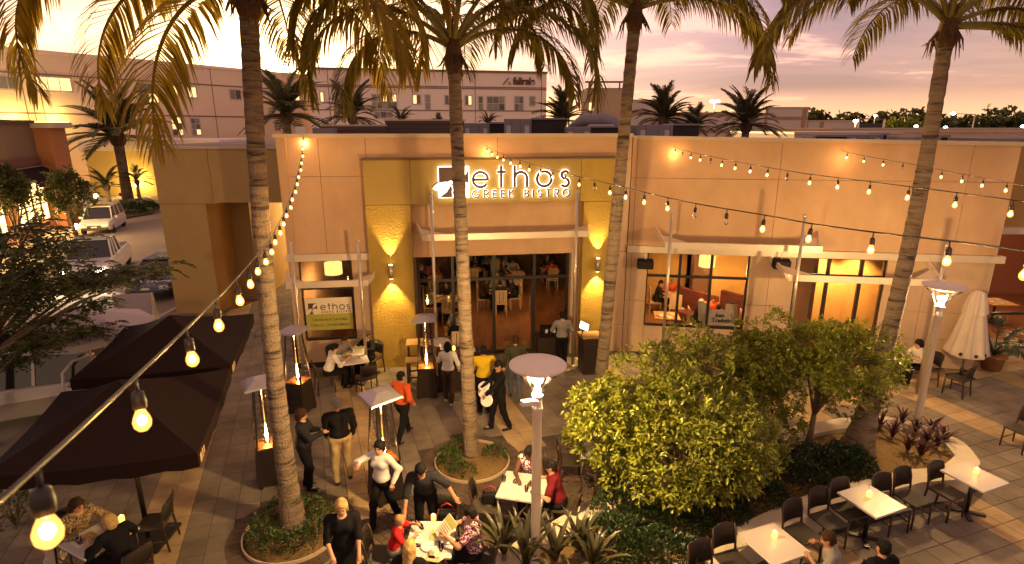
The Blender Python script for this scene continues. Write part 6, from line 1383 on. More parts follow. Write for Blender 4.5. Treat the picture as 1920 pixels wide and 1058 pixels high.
# ---- diners and furniture seen through the glass
def dining_chair_proto():
    t = thing('dining_chair', 'x', 'chair', (0, 0, 0), group='pale slatted dining chairs indoors'); M_ = mat('dining_chair_paint', (.50, .36, .22), .5, var=.06)
    m = MB(); m.box((0, 0, .45), (.42, .42, .04)); m.build('seat', M_, t)
    for x in (-.13, 0, .13): m = MB(); m.box((x, .205, .72), (.11, .02, .42)); m.build('slat', M_, t)
    m = MB(); m.box((0, .206, .95), (.42, .028, .05)); m.build('top_rail', M_, t)
    for x in (-1, 1):
        m = MB(); m.bar((x * .19, -.19, 0), (x * .19, -.19, .43), .035); m.build('leg', M_, t); m = MB(); m.bar((x * .195, .2, 0), (x * .195, .212, .96), .035); m.build('leg', M_, t)
    return t
DC0 = dining_chair_proto(); _dc = [0]
def dchair(p, front, label):
    if _dc[0] == 0: o = DC0; o.location = p; o.rotation_euler = (0, 0, R(front + 90)); o['label'] = label
    else: o = copy_thing(DC0, label, p, R(front + 90))
    _dc[0] += 1; return o
M_IT = mat('indoor_table_wood', (.45, .24, .09), .4, var=.15, vscale=6)
def itable(p, label, w=.8, rz=0.0):
    t = thing('dining_table', label, 'table', p, rz, group='dining tables indoors'); m = MB(); m.box((0, 0, .735), (w, w, .035)); m.build('table_top', M_IT, t); m = MB(); m.tube([(0, 0, .02), (0, 0, .715)], .04, 8); m.build('column', M_FRAME, t); m = MB(); m.box((0, 0, .015), (.5, .5, .03)); m.build('base', M_FRAME, t)
    for i, (x, y) in enumerate(((.18, .12), (-.2, -.1), (.05, -.22))): m = MB(); m.lathe([(.001, .754), (.07, .756), (.11, .77), (.001, .758)], (x, y, 0), 12); o = m.build('plate', M_CHINA, None, p, rz); tag(o, 'white plate on the ' + label.replace('indoor ', ''), 'plate', 'plates on the indoor tables')
DIN = [BLK, GRY, WHT, BRN, ORG, NAVY]; HR = ['black', 'brown', 'grey', 'black']
def indoor(x, y, depth_z, n, lab, rz=0.0):
    p = G(x, y, .74); p = Vector((p.x, p.y, 0)); itable(p, 'indoor dining table ' + lab, .8, rz)
    for i in range(n):
        a = [90, -90, 0, 180][i]; d = Vector((math.cos(R(a) + rz), math.sin(R(a) + rz), 0)); q = p - d * .62
        w_ = ('far', 'near', 'left', 'right')[(1, 0, 2, 3)[i]] if False else ('near', 'far', 'left', 'right')[i]
        dchair(q, a + math.degrees(rz), 'pale chair, %s side of the table %s' % (w_, lab))
        if not (i == 0 and n == 3): person('diner, %s side of the table %s' % (w_, lab), q, a + math.degrees(rz), 1.68, pose='sit', lean=14, rhand=(.16, .42, .8), lhand=(-.16, .42, .8), head=(0, 18), top=(DIN[(i * 2 + x) % 6], 'long'), bottom=(BLK, 'trousers'), hair=(HR[(i + y) % 4], 'short'), skin=('light', 'tan')[i % 2], vox=.026, face_on=False)
indoor(935, 545, 0, 4, 'in the middle of the doorway', R(8)); indoor(838, 560, 0, 3, 'behind the left entrance pane', R(8)); indoor(858, 618, 0, 2, 'just inside the glass beside the palm', R(8)); indoor(885, 505, 0, 3, 'deep inside behind the doors', R(8)); indoor(1030, 505, 0, 2, 'behind the right entrance pane', R(8))
indoor(965, 512, 0, 3, 'left of the right entrance pane', R(8)); indoor(812, 520, 0, 3, 'at the far left behind the entrance', R(8)); indoor(925, 490, 0, 4, 'deepest inside behind the doors', R(8))
indoor(1262, 553, 0, 3, 'behind the booth window at its left half', R(-9)); indoor(1340, 592, 0, 4, 'with a candle at the booth window', R(-9)); indoor(1250, 592, 0, 0, 'empty at the booth window sill', R(-9)); dchair(Vector((*G(1268, 585, .46)[:2], 0)) + Vector((.2, .5, 0)), -100, 'pale dining chair behind the empty booth window table')
candle(Vector((*G(1338, 590, .755)[:2], .755)), 'candle glowing on the booth window table')
for px, pz, a in ((1300, 545, -55), (1365, 575, -55)):
    p = RW.P(RW.at(px, 560, -2.6)[0], 0, -2.9); t = thing('booth_seat', 'dark red upholstered booth behind the window, %s' % ('left one' if px < 1320 else 'right one'), 'bench', p, R(a)); m = MB(); m.box((0, 0, .23), (1.7, .5, .45)); m.build('seat', mat('booth_red', (.10, .02, .015), .6, var=.15), t, bevel=.03); m = MB(); m.box((0, .28, .72), (1.7, .12, .95)); m.build('backrest', MATS['booth_red'], t, bevel=.03)
# ------------------------------------------------------------------ the grey-olive corner building left of the passage
cb = thing('corner_building', 'plain olive brown corner pier with a flat roof beside the street', 'building', (0, 0, 0))
M_CB = mat('stucco_olive_brown', (.42, .285, .105), .88, var=.07, vscale=1.2, bump=.2, bscale=80)
def bx(x0, x1, y0, y1, z0, z1, name, m_, par, **k):
    m = MB(); m.box(((x0 + x1) / 2, (y0 + y1) / 2, (z0 + z1) / 2), (x1 - x0, y1 - y0, z1 - z0)); return m.build(name, m_, par, **k)
bx(-12.56, -10.92, 20.34, 26, 0, 4.08, 'pier', M_CB, cb); bx(-12.56, -10.62, 20.33, 27, 4.095, 6.0, 'wall_panel', M_CB, cb); bx(-10.605, -6.25, 20.33, 27, 4.14, 6.0, 'wall_panel', M_CB, cb)
bx(-11.5, -10.2, 22.1, 26.4, 0, 4.1, 'recessed_wall', M_CB, cb); bx(-12.5, -6.2, 20.36, 26.9, 4.2, 5.95, 'core', M_GROOVE, cb); bx(-12.62, -6.2, 20.28, 27.05, 6.0, 6.1, 'roof_cap', M_CAP, cb); bx(-12.3, -6.3, 20.6, 26.8, 6.1, 6.13, 'roof_membrane', M_ROOF, cb)
lt = thing('wall_lamp', 'small lit lamp on the passage side of the olive corner building', 'wall lamp', Vector((-8.4, 26.9, 3.6))); m = MB(); m.ball((0, 0, 0), .1); m.build('globe', emit_mat('globe_lit', (1, .72, .34), 14), lt); light('lamp_light', 'POINT', (0, .6, -.2), 700, (1, .66, .3), lt, .2)

# ------------------------------------------------------------------ far office blocks
M_OFF = mat('office_render', (.86, .66, .50), .9, var=.05, vscale=.25, bump=.1, bscale=4); M_OFF2 = mat('office_render_pink', (.88, .72, .64), .9, var=.04, vscale=.2); M_OG = mat('office_groove', (.22, .15, .12), .9); M_OWF = mat('office_window_frame', (.55, .47, .42), .5)
M_OWD = mat('office_glass', (.10, .09, .11), .15, var=.3, vscale=.4, spec=.7); M_OWL = emit_mat('office_window_lit', (1.0, .70, .28), .95); M_OWM = mat('office_glass_pale', (.24, .22, .20), .2, var=.25, vscale=.5, spec=.7)
def owindow(par, pl, x0, x1, y0, y1, nx=2, ny=1, lit=0.0, seed=0):
    rg = random.Random(int(x0) * 7 + seed); u0, zt = pl.at(x0, y0); u1, _ = pl.at(x1, y0); _, zb = pl.at((x0 + x1) / 2, y1); w = bpy.data.objects.new('window', None); COL.objects.link(w); w.parent = par; fw = .09
    if zb > zt: zb, zt = zt, zb
    m = MB(); m.pbox(pl, u0 - .1, u1 + .1, zb - .12, zt + .1, -.02, .05); m.build('frame', M_OWF, w)
    for i in range(nx):
        for j in range(ny):
            a0 = u0 + (u1 - u0) * i / nx; a1 = u0 + (u1 - u0) * (i + 1) / nx; b0 = zb + (zt - zb) * j / ny; b1 = zb + (zt - zb) * (j + 1) / ny
            m = MB(); m.pbox(pl, a0 + fw / 2, a1 - fw / 2, b0 + fw / 2, b1 - fw / 2, .05, .07); m.build('pane', M_OWL if rg.random() < lit else (M_OWD if rg.random() < .5 else M_OWM), w)
OP1 = Plane(139.1, 1.571); OP2 = Plane(84.67, .21)
of1 = thing('office_building', 'long cream office block with lit windows at the far left', 'building', (0, 0, 0)); of2 = thing('office_building', 'white pink office block with dark lettering near its right roof corner', 'building', (0, 0, 0))
ZO = 14.1
uA = OP1.at(-90, 150)[0]; uB = OP1.at(592, 150)[0]
m = MB(); m.pbox(OP1, uA - 20, uB, -.1, ZO, -14, 0); m.build('wall', M_OFF, of1)
m = MB(); m.pbox(OP1, uA - 20, uB, ZO, ZO + .35, -14, .12); m.build('roof_cap', M_OFF2, of1)
for zz in (12.0, 8.1): m = MB(); m.pbox(OP1, uA - 20, uB, zz, zz + .14, .0, .06); m.build('string_course', M_OG, of1)
for px in (38, 52, 70, 395): u = OP1.at(px, 150)[0]; m = MB(); m.pbox(OP1, u, u + .08, 5, ZO, .0, .03); m.build('panel_joint', M_OG, of1)
for a in ((-8, 30, 143, 167, 2, 1, 0), (64, 130, 143, 170, 3, 1, .5), (256, 292, 156, 193, 2, 2, .5), (311, 330, 160, 180, 2, 1, 1), (349, 366, 163, 183, 2, 1, 1), (320, 339, 220, 254, 2, 3, .4), (357, 373, 222, 253, 2, 3, .4), (524, 536, 173, 190, 1, 1, 1), (549, 560, 174, 188, 1, 1, 1), (430, 450, 168, 186, 2, 1, .4)): owindow(of1, OP1, *a)
uA, uB = OP2.at(577, 150)[0], OP2.at(1025, 150)[0]
m = MB(); m.pbox(OP2, uA, uB, -.1, ZO, -16, 0); m.build('wall', M_OFF2, of2)
m = MB(); m.pbox(OP2, uA - .1, uB + .1, ZO, ZO + .3, -16, .15); m.build('roof_cap', M_OG, of2)
for zz in (OP2.at(800, 163)[1], OP2.at(800, 166)[1], OP2.at(800, 208)[1]): m = MB(); m.pbox(OP2, uA, uB, zz, zz + .12, .0, .08); m.build('string_course', M_OG, of2)
for px in (614, 890, 1015): u = OP2.at(px, 150)[0]; m = MB(); m.pbox(OP2, u, u + .08, 2, ZO, .0, .04); m.build('panel_joint', M_OG, of2)
for a in ((584, 589, 174, 191, 1, 1, 1), (600, 606, 173, 191, 1, 1, 1), (629, 644, 174, 205, 2, 2, 0), (671, 678, 175, 205, 1, 1, 0), (697, 743, 177, 204, 5, 2, .25), (702, 736, 209, 221, 3, 1, 0), (774, 788, 178, 195, 2, 1, .6), (797, 806, 178, 206, 1, 2, 0), (834, 849, 179, 196, 2, 1, .6), (872, 884, 180, 197, 2, 1, .5), (897, 905, 181, 207, 1, 2, 0), (913, 946, 181, 207, 3, 2, 0), (965, 981, 181, 208, 2, 2, 0), (993, 1003, 181, 198, 1, 1, 0)): owindow(of2, OP2, *a)
u, z = OP2.at(981, 153); bs = thing('building_sign', 'dark lettering with a slanted mark high on the pink office block', 'sign', OP2.P(u, z, .12), OP2.rz)
me = text_mesh('falirale', 1.35, .05, .035, spacing=.92); me.materials.append(M_INK); put('lettering', me, bs, (.1, 0, 0), (R(90), 0, 0))
m = MB(); m.bar((-2.9, 0, -.45), (-2.1, 0, .45), .16, .1); m.bar((-2.1, 0, -.1), (-1.85, 0, -.45), .13, .1); m.build('slanted_mark', M_INK, bs)
ww = thing('wall_washer', 'strip of yellow wash light at the foot of the cream office block', 'lamp', OP1.P(OP1.at(20, 215)[0], 7.2, 1.3), OP1.rz)
m = MB(); m.box((0, 0, 0), (9, .3, .2)); m.build('housing', M_FRAME, ww); m = MB(); m.box((0, .05, .11), (8.8, .16, .02)); m.build('lens', emit_mat('wash_lens', (1, .72, .2), 20), ww)
for dx in (-3.5, 0, 3.5): light('wash_light', 'POINT', (dx, .3, .5), 170, (1, .66, .16), ww, .3)

# ------------------------------------------------------------------ storefront on the left side of the street
sf = thing('storefront_building', 'brown storefront with black awnings and bright yellow shop windows', 'building', Vector((-28.2, 28.8, 0)), math.atan2(.939, -.345))
M_SF = mat('storefront_brown', (.17, .105, .065), .9, var=.1, vscale=.6); M_SFO = mat('storefront_orange', (.40, .16, .05), .85, var=.08, vscale=.8); M_SFB = mat('storefront_band', (.30, .24, .19), .8, var=.05); M_SHOP = emit_mat('shop_window_glow', (1.0, .62, .22), 2.6)
def L(x0, x1, y0, y1, z0, z1, n, m_, par=sf, **k): return bx(x0, x1, y0, y1, z0, z1, n, m_, par, **k)
L(-16, 12.4, .3, 10, -.14, 7.0, 'wall', M_SF); L(-16, 12.5, .2, .45, 4.3, 4.75, 'band', mat('band_red', (.16, .06, .04), .8)); L(-16, 12.5, .16, .4, 3.7, 4.2, 'band', M_SFB); L(-16, 12.5, .1, 10, 7.0, 7.2, 'roof_cap', M_FRAME)
L(12.45, 15.6, -.6, 8, -.14, 6.7, 'pillar', M_SFO); L(12.1, 16, -1.0, 8.4, 6.7, 7.05, 'pillar_cap', M_CAP); L(5.7, 7.0, .1, .35, -.1, 3.7, 'pier', M_SFO); L(1.2, 2.4, .1, .35, -.1, 3.7, 'pier', M_SFO); L(-16, 12.4, .05, .35, -.1, .5, 'stall_riser', M_SFO)
for x0, x1, n in ((7.2, 12.1, 4), (2.6, 5.6, 3), (-4.0, 1.0, 4)):
    w = bpy.data.objects.new('shop_window', None); COL.objects.link(w); w.parent = sf
    for i in range(n): a = x0 + (x1 - x0) * i / n; L(a + .06, a + (x1 - x0) / n - .06, .22, .26, .62, 3.25, 'pane', M_SHOP, w); L(a - .05, a + .05, .14, .28, .55, 3.3, 'mullion', M_FRAME, w)
    L(x0, x1, .15, .27, 1.7, 1.78, 'glazing_bar', M_FRAME, w); L(x0, x1, .15, .27, 3.25, 3.35, 'head_bar', M_FRAME, w)
    for hh_ in (0,):
        m = MB(); A_ = [(x0 - .3, .15, 4.15), (x1 + .3, .15, 4.15), (x1 + .3, -1.3, 3.35), (x0 - .3, -1.3, 3.35)]; m.add(A_ + [(p[0], p[1], p[2] - .04) for p in A_] + [(x0 - .3, -1.3, 3.1), (x1 + .3, -1.3, 3.1)], [(0, 1, 2, 3), (7, 6, 5, 4), (3, 2, 9, 8)]); m.build('awning', M_TENT, sf)
light('shop_light', 'AREA', (9.6, -.3, 1.9), 420, (1, .6, .22), sf, 2.2, (9.6, -6, -.5)); light('shop_light', 'AREA', (4.1, -.3, 1.9), 260, (1, .6, .22), sf, 1.8, (4.1, -6, -.5)); light('shop_light', 'AREA', (-1.5, -.3, 1.9), 420, (1, .6, .22), sf, 2.2, (-1.5, -6, -.5))
yb = thing('yellow_building', 'low yellow lit building at the end of the street', 'building', (0, 0, 0)); M_YB = mat('yellow_render', (.52, .36, .10), .9, var=.08, vscale=.3)
p0, p1 = Y(170, 345, 60), Y(420, 345, 60); zt = Y(300, 283, 60).z
bx(p0.x, p1.x, 60, 70, -.14, zt, 'wall', M_YB, yb); bx(p0.x - .3, p1.x + .3, 59.6, 70.4, zt, zt + 1.1, 'roof_band', M_OFF2, yb)
yl = thing('wall_washer', 'warm wash lamp in front of the low yellow building', 'lamp', Vector((-39, 57.5, .3))); m = MB(); m.box((0, 0, 0), (.5, .4, .3)); m.build('housing', M_FRAME, yl); light('wash_light', 'POINT', (0, .6, .8), 300, (1, .66, .2), yl, .4); light('wash_light', 'POINT', (-8, .6, .8), 180, (1, .66, .2), yl, .4)
def globe(px, py, h, lab):
    p = G(px, py, 0); t = thing('bollard_lamp', lab, 'lamp', p, group='lit globe bollards along the street'); m = MB(); m.lathe([(.11, -.14), (.07, .1), (.06, h - .1)], n=10); m.build('post', M_FRAME, t); m = MB(); m.ball((0, 0, h), .17); m.build('globe', MATS['globe_lit'], t); light('lamp_light', 'POINT', (0, 0, h + .3), 260, (1, .66, .28), t, .2)
globe(184, 392, 1.1, 'lit globe bollard behind the white suv roof'); globe(147, 452, .9, 'lit globe bollard in front of the white suv'); globe(258, 366, 1.0, 'lit globe lamp at the foot of the street palm'); globe(238, 352, 1.4, 'lit globe lamp under the small street palms')
# kerb island with street palms
isl = MB(); ip = [G(x, y, -.13) for x, y in [(196, 400), (230, 412), (285, 402), (300, 385), (275, 372), (215, 380)]]; isl.prism([(p.x, p.y) for p in ip], -.135, .02); io = isl.build('traffic_island', mat('island_planting', (.06, .055, .03), .95, var=.4, vscale=3)); io['kind'] = 'structure'
for i, (x, y) in enumerate(((232, 400), (262, 396))): mound(G(x, y, 0), (1.6, 1.3, .7), ('low dark hedge on the street island behind the white suv', 'low dark hedge on the street island by the palm trunk')[i], 400 + i, 900, .22, M_LEAF_D, name='hedge', group=None, cat='hedge')

# ------------------------------------------------------------------ date palms and other trees behind
M_DATE = mat('date_frond', (.12, .115, .05), .6, var=.25, vscale=.8, trans=.2, isl=.3)
rgd = random.Random(91); DF = []
for el, dr in ((80, 45), (58, 60), (34, 62), (5, 45)):
    mb = frond_mb(frond_path(0, el, 3.0, dr, 10), rgd, nl=40, L0=.66, wid=.085, hang=.07, r0=.05, start=.10); DF.append(mb.mesh('frond', M_DATE))
def date_palm(p, h, s, label, group, n=34, seed=1):
    rg = random.Random(seed); t = thing('date_palm', label, 'palm tree', p, rg.uniform(0, 6), group=group); m = MB(); m.tube([(0, 0, -.2), (0, 0, h * .5), (0, 0, h)], [.30 * s, .24 * s, .26 * s], 10); m.build('trunk', M_TRUNK, t); m = MB(); m.ball((0, 0, h + .1 * s), .42 * s, 10, 7, (1, 1, 1.2)); m.build('crown_base', M_BOOT, t)
    for i in range(n): put('frond', DF[i % 4], t, (0, 0, h + .25 * s), (rg.uniform(-.15, .15), rg.uniform(-.15, .15), i * 2.4), (s * rg.uniform(.85, 1.1),) * 3)
DPL = [(1245, 218, 46, .95, 'date palm behind the right parapet just past the palm trunk'), (1303, 232, 50, .72, 'small date palm beside the taller one behind the parapet'), (1400, 228, 42, .98, 'wide date palm alone behind the right parapet'), (1055, 222, 52, 1.0, 'date palm in front of the frame tower behind the roof units'), (660, 214, 50, 1.05, 'date palm behind the roof left of the straight palm'), (535, 212, 46, 1.25, 'large date palm behind the wall corner at the left palm'), (752, 222, 60, .8, 'low date palm behind the louvred roof screen'), (915, 226, 60, .7, 'thin small palm behind the roof left of the big unit'), (822, 228, 62, .6, 'smallest palm behind the louvred screen')]
for i, (px, py, y, s, lab) in enumerate(DPL):
    p = Y(px, py, y); date_palm(Vector((p.x, y, -.14)), p.z - .35, s * (.75 if i > 5 else 1), lab, 'date palms behind the restaurant roof', 42 if i < 6 else 22, 200 + i)
p = G(240, 372); date_palm(Vector((p.x, p.y, -.1)), Y(232, 262, p.y).z, 1.75, 'tall date palm on the street island behind the suv', 'date palms along the street', 48, 301)
p = G(140, 360); date_palm(Vector((p.x - 4, p.y + 6, -.1)), 6.2, 1.5, 'date palm crown behind the orange storefront pillar', 'date palms along the street', 44, 302)
for px, py, s, lab in ((206, 385, .72, 'small young palm left of the street palm trunk'), (262, 372, .6, 'small young palm right of the street palm trunk')): p = G(px, py); date_palm(Vector((p.x, p.y, -.1)), 1.6, s, lab, 'date palms along the street', 18, int(px))
for px, py, y, r, lab in ((125, 365, 33, (1.6, 1.4, 2.2), 'dark conical tree in front of the orange storefront pillar'), (15, 360, 29, (1.3, 1.2, 1.6), 'dark bushy tree in front of the far left shop window')):
    c = Y(px, py, y); broadleaf('street_tree', Vector((c.x, y, -.14)), c, r, lab, 'tree', int(px) + 3, ntips=420, per=7, size=.26, leafm=M_LEAF_A, lobes=8, limbs=5, group='dark trees before the storefront', trunk_r=.1)
# tree line on the horizon
rs = np.random.default_rng(5); n = 16000; xs = rs.uniform(60, 260, n); hts = 9.5 + 1.0 * np.sin(xs * .21) + 1.5 * np.sin(xs * .53 + 1) + 1.0 * np.sin(xs * 1.3); P = np.stack([xs, 190 + rs.uniform(-6, 6, n), hts * np.sqrt(rs.uniform(0, 1, n))], 1)
put('tree_line', leaf_mesh('tree_line', P, rs.normal(0, 1, (n, 3)), rs.uniform(1.0, 2.2, n), M_LEAF_A, rs, wid=.9))['kind'] = 'stuff'
c = Y(1690, 232, 120); broadleaf('far_tree', Vector((c.x, 120, -.1)), Vector((c.x, 120, 5.5)), (5.5, 4, 3.2), 'round green tree lit by the parking lamps at the far right', 'tree', 77, ntips=300, per=7, size=1.0, leafm=M_LEAF, lobes=7, limbs=4, trunk_r=.25)
# far shops on the right
def far_box(px0, px1, pyt, y, label, m_, bands=(), depth=14, name='shop_building', base=-.14, edge=()):
    a, b = Y(px0, pyt, y), Y(px1, pyt, y); t = thing(name, label, 'building', (0, 0, 0)); bx(a.x, b.x, y, y + depth, base, a.z, 'wall', m_, t); bx(a.x - .1, b.x + .1, y - .12, y + depth, a.z, a.z + .18, 'roof_cap', M_CAP, t)
    for y0, y1, mm in bands: z1, z0 = Y(px0, y0, y).z, Y(px0, y1, y).z; bx(a.x - .02, b.x + .02, y - .06, y, z0, z1, 'band', mm, t)
    for e0, e1 in edge: q0, q1 = Y(e0, pyt, y), Y(e1, pyt, y); bx(q0.x, q1.x, y - .08, y - .01, -.1, q0.z - .05, 'pilaster', M_TANB, t)
    return t
M_TANB = mat('tan_band', (.36, .21, .13), .9, var=.05); M_PALE = mat('pale_render', (.58, .47, .42), .9, var=.04, vscale=.3)
far_box(1150, 1240, 189, 95, 'pale shop block behind the right palm trunk', M_PALE, [(208, 215, M_TANB)]); far_box(1240, 1438, 213, 92, 'low pale shop block with a tan roof band', M_PALE, [(213, 219, M_TANB), (243, 250, M_TANB)]); far_box(1436, 1517, 203, 88, 'stepped pale shop block with tan bands', M_PALE, [(219, 225, M_TANB)], edge=((1436, 1441), (1506, 1514))); far_box(1516, 1610, 228, 90, 'low pale shop block right of the stepped block', M_PALE, edge=((1538, 1545),)); far_box(1560, 2050, 243, 62, 'long low tan roofed building at the far right', M_STUCCO, [(243, 248, M_PALE)]); far_box(1490, 1690, 252, 48, 'flat grey roof block near the right parapet', M_PALE)
tw = thing('tan_tower', 'square tan tower with a brown pipe frame on top', 'tower', (0, 0, 0)); a, b = Y(1100, 165, 58), Y(1167, 165, 58); bx(a.x, b.x, 58, 62, -.1, a.z, 'wall', mat('tower_render', (.52, .37, .24), .9, var=.05), tw); M_PIPE = mat('pipe_brown', (.16, .07, .035), .7)
for x in (a.x + .2, a.x + 1.1, b.x - .3): bx(x - .06, x + .06, 57.8, 57.95, a.z - .1, a.z + .45, 'post', M_PIPE, tw)
bx(a.x - .2, b.x + .2, 57.7, 57.95, a.z + .45, a.z + .6, 'beam', M_PIPE, tw); bx(a.x + 1.0, a.x + 1.15, 57.6, 57.75, 2, a.z + .7, 'downpipe', M_PIPE, tw); bx(a.x + .3, a.x + .7, 57.9, 58, Y(1105, 207, 58).z, Y(1105, 193, 58).z, 'window', M_OWL, tw)
ft = thing('frame_tower', 'open brown frame tower with a lit lamp behind the date palm', 'tower', (0, 0, 0)); a, b = Y(1050, 178, 62), Y(1068, 178, 62)
for x in (a.x, b.x): bx(x - .08, x + .08, 62, 62.2, 0, a.z, 'post', M_PIPE, ft)
bx(a.x - .1, b.x + .1, 62.0, 62.12, a.z - .2, a.z - .05, 'beam', M_PIPE, ft); bx(a.x, b.x, 62.05, 62.12, a.z - 1.6, a.z - .6, 'mesh_panel', mat('mesh_tan', (.40, .26, .13), .8), ft); m = MB(); m.ball((a.x + .6, 61.8, a.z - .25), .16); m.build('lamp', MATS['globe_lit'], ft)
def lot_lamp(px, py, y, label, double=False, arm=0):
    p = Y(px, py, y); t = thing('parking_lamp', label, 'street lamp', Vector((p.x, y, -.14)), group='lit parking lot lamps'); h = p.z + .14; m = MB(); m.tube([(arm, 0, 0), (arm, 0, h - .1)], .09, 7); m.build('post', M_POLE, t)
    if arm: m = MB(); m.tube([(arm, 0, h - .15), (0, 0, h)], .06, 6); m.build('arm', M_POLE, t)
    for q in ((-.5, .5) if double else (0,)): m = MB(); m.ball((q, 0, h), .28, 10, 7, (1.3, 1, .7)); m.build('lamp_head', emit_mat('lot_lamp_lit', (1, .93, .75), 20), t)
lot_lamp(1340, 190, 100, 'double headed parking lamp above the low shop block', True); lot_lamp(1605, 227, 80, 'bright parking lamp beside the frame at the low shops'); lot_lamp(1787, 213, 90, 'parking lamp on a bent arm above the tree line', arm=3.4); lot_lamp(1773, 239, 110, 'low parking lamp against the tree line'); lot_lamp(1718, 237, 110, 'low parking lamp just left of the right palm'); lot_lamp(1918, 237, 100, 'parking lamp at the right edge'); lot_lamp(1641, 217, 130, 'tiny far parking lamp over the round tree')
fr_ = thing('pipe_frame', 'open pipe frame with dark screen beside a bright parking lamp', 'frame', (0, 0, 0)); a, b = Y(1612, 222, 75), Y(1660, 222, 75)
for x in (a.x, b.x): bx(x - .08, x + .08, 75, 75.2, 0, a.z, 'post', M_OFF2, fr_)
bx(a.x, b.x, 75, 75.15, a.z - .15, a.z, 'beam', M_PIPE, fr_); bx(a.x + .3, b.x - .3, 75.05, 75.1, a.z - 1.4, a.z - .6, 'screen', M_FRAME, fr_)

# ------------------------------------------------------------------ rooftop equipment
M_AC = mat('unit_grey', (.22, .19, .22), .5, var=.06, metal=.2); M_ACL = mat('unit_light', (.50, .44, .48), .45, var=.05, metal=.2); M_ACD = mat('coil_dark', (.018, .010, .010), .7)
def unit(px0, px1, pyt, y, label, dark=.55, m_=None, d=1.6, lids=True):
    a, b = Y(px0, pyt, y), Y(px1, pyt, y); w = b.x - a.x; t = thing('rooftop_unit', label, 'air conditioner', (a.x + w / 2, y + d / 2, 6.0)); h = a.z - 6.0; xs = w * (1 - dark) - w / 2
    bx(-w / 2, xs, -d / 2, d / 2, .02, h, 'cabinet', m_ or M_AC, t, bevel=.02); bx(xs + .01, w / 2, -d / 2 + .05, d / 2 - .05, .02, h - .03, 'coil_section', M_ACD, t)
    bx(xs, w / 2 + .03, -d / 2 - .02, d / 2, h - .03, h + .04, 'lid', M_AC, t)
    for i in range(3): x = -w / 2 + (xs + w / 2) * (i + .5) / 3; bx(x - .09, x + .09, -d / 2 - .008, -d / 2, h * .25, h * .75, 'access_panel', M_ACL if i != 1 else M_AC, t); bx(x - .003 + .12, x + .003 + .12, -d / 2 - .01, -d / 2, .05, h - .05, 'seam', M_ACD, t)
unit(945, 1060, 223, 24, 'largest rooftop unit with a black coil side'); unit(1062, 1165, 238, 23, 'long low rooftop unit below the white duct'); unit(868, 945, 231, 26, 'small rooftop units left of the largest one', .35); unit(1195, 1312, 234, 23, 'rooftop unit with black end right of the dark palm trunk', .42); unit(1525, 1590, 255, 19, 'low dark rooftop unit near the right parapet', .9, d=.8); unit(1590, 1665, 252, 20, 'grey low rooftop unit near the right palm', .1, d=.9); unit(1715, 1780, 256, 18, 'flat grey hatch by the right palm', .2, d=.8)
def yz(px, py, y): return Y(px, py, y)
p = Y(1120, 238, 25); t = thing('exhaust_duct', 'white curved exhaust duct with hood on the roof', 'duct', (p.x, 25, 6.0)); m = MB(); m.tube([(-.9, .6, .1), (-.9, .6, .75), (-.6, .5, 1.0), (.3, .4, 1.05), (.75, .35, .95), (.8, .3, .5)], .26, 12); m.build('duct', M_AC, t); m = MB(); m.add([(-.7, -.4, .2), (.7, -.4, .2), (.7, .4, .2), (-.7, .4, .2), (-.35, -.3, .85), (.65, -.3, .85), (.65, .3, .85), (-.35, .3, .85)], [(0, 1, 5, 4), (1, 2, 6, 5), (2, 3, 7, 6), (3, 0, 4, 7), (4, 5, 6, 7)]); m.build('hood', M_ACL, t)
def screen(px0, px1, pyt, y, label, n=5):
    a, b = Y(px0, pyt, y), Y(px1, pyt, y); t = thing('roof_screen', label, 'screen', (0, 0, 0)); h = a.z - 6.0
    for i in range(n): z = 6.02 + h * i / n; m = MB(); m.box(((a.x + b.x) / 2, y, z + h / n / 2), (b.x - a.x, .06, h / n * .82), rx=.35); m.build('slat', mat('screen_brown', (.13, .085, .075), .6, var=.06), t)
    bx(a.x, b.x, y + .05, y + .1, 6.0, a.z, 'frame', M_FRAME, t); bx(a.x - .05, b.x + .05, y - .06, y + .12, a.z, a.z + .06, 'top_rail', M_CAP, t)
screen(722, 870, 227, 23, 'taller louvred roof screen behind the straight palm', 6); screen(604, 722, 237, 22, 'lower louvred roof screen near the left wall corner', 4)
p = Y(563, 238, 20); t = thing('roof_panel', 'bright white tilted panel box at the left roof corner', 'roof box', (p.x, 20, 6.0)); bx(-.16, .16, -.03, .03, .15, .75, 'panel', mat('panel_white', (.8, .76, .72), .4), t); bx(.2, .6, -.2, .3, 0, .3, 'box', M_ACL, t); bx(.3, 1.0, .3, .8, 0, .7, 'cabinet', M_AC, t)

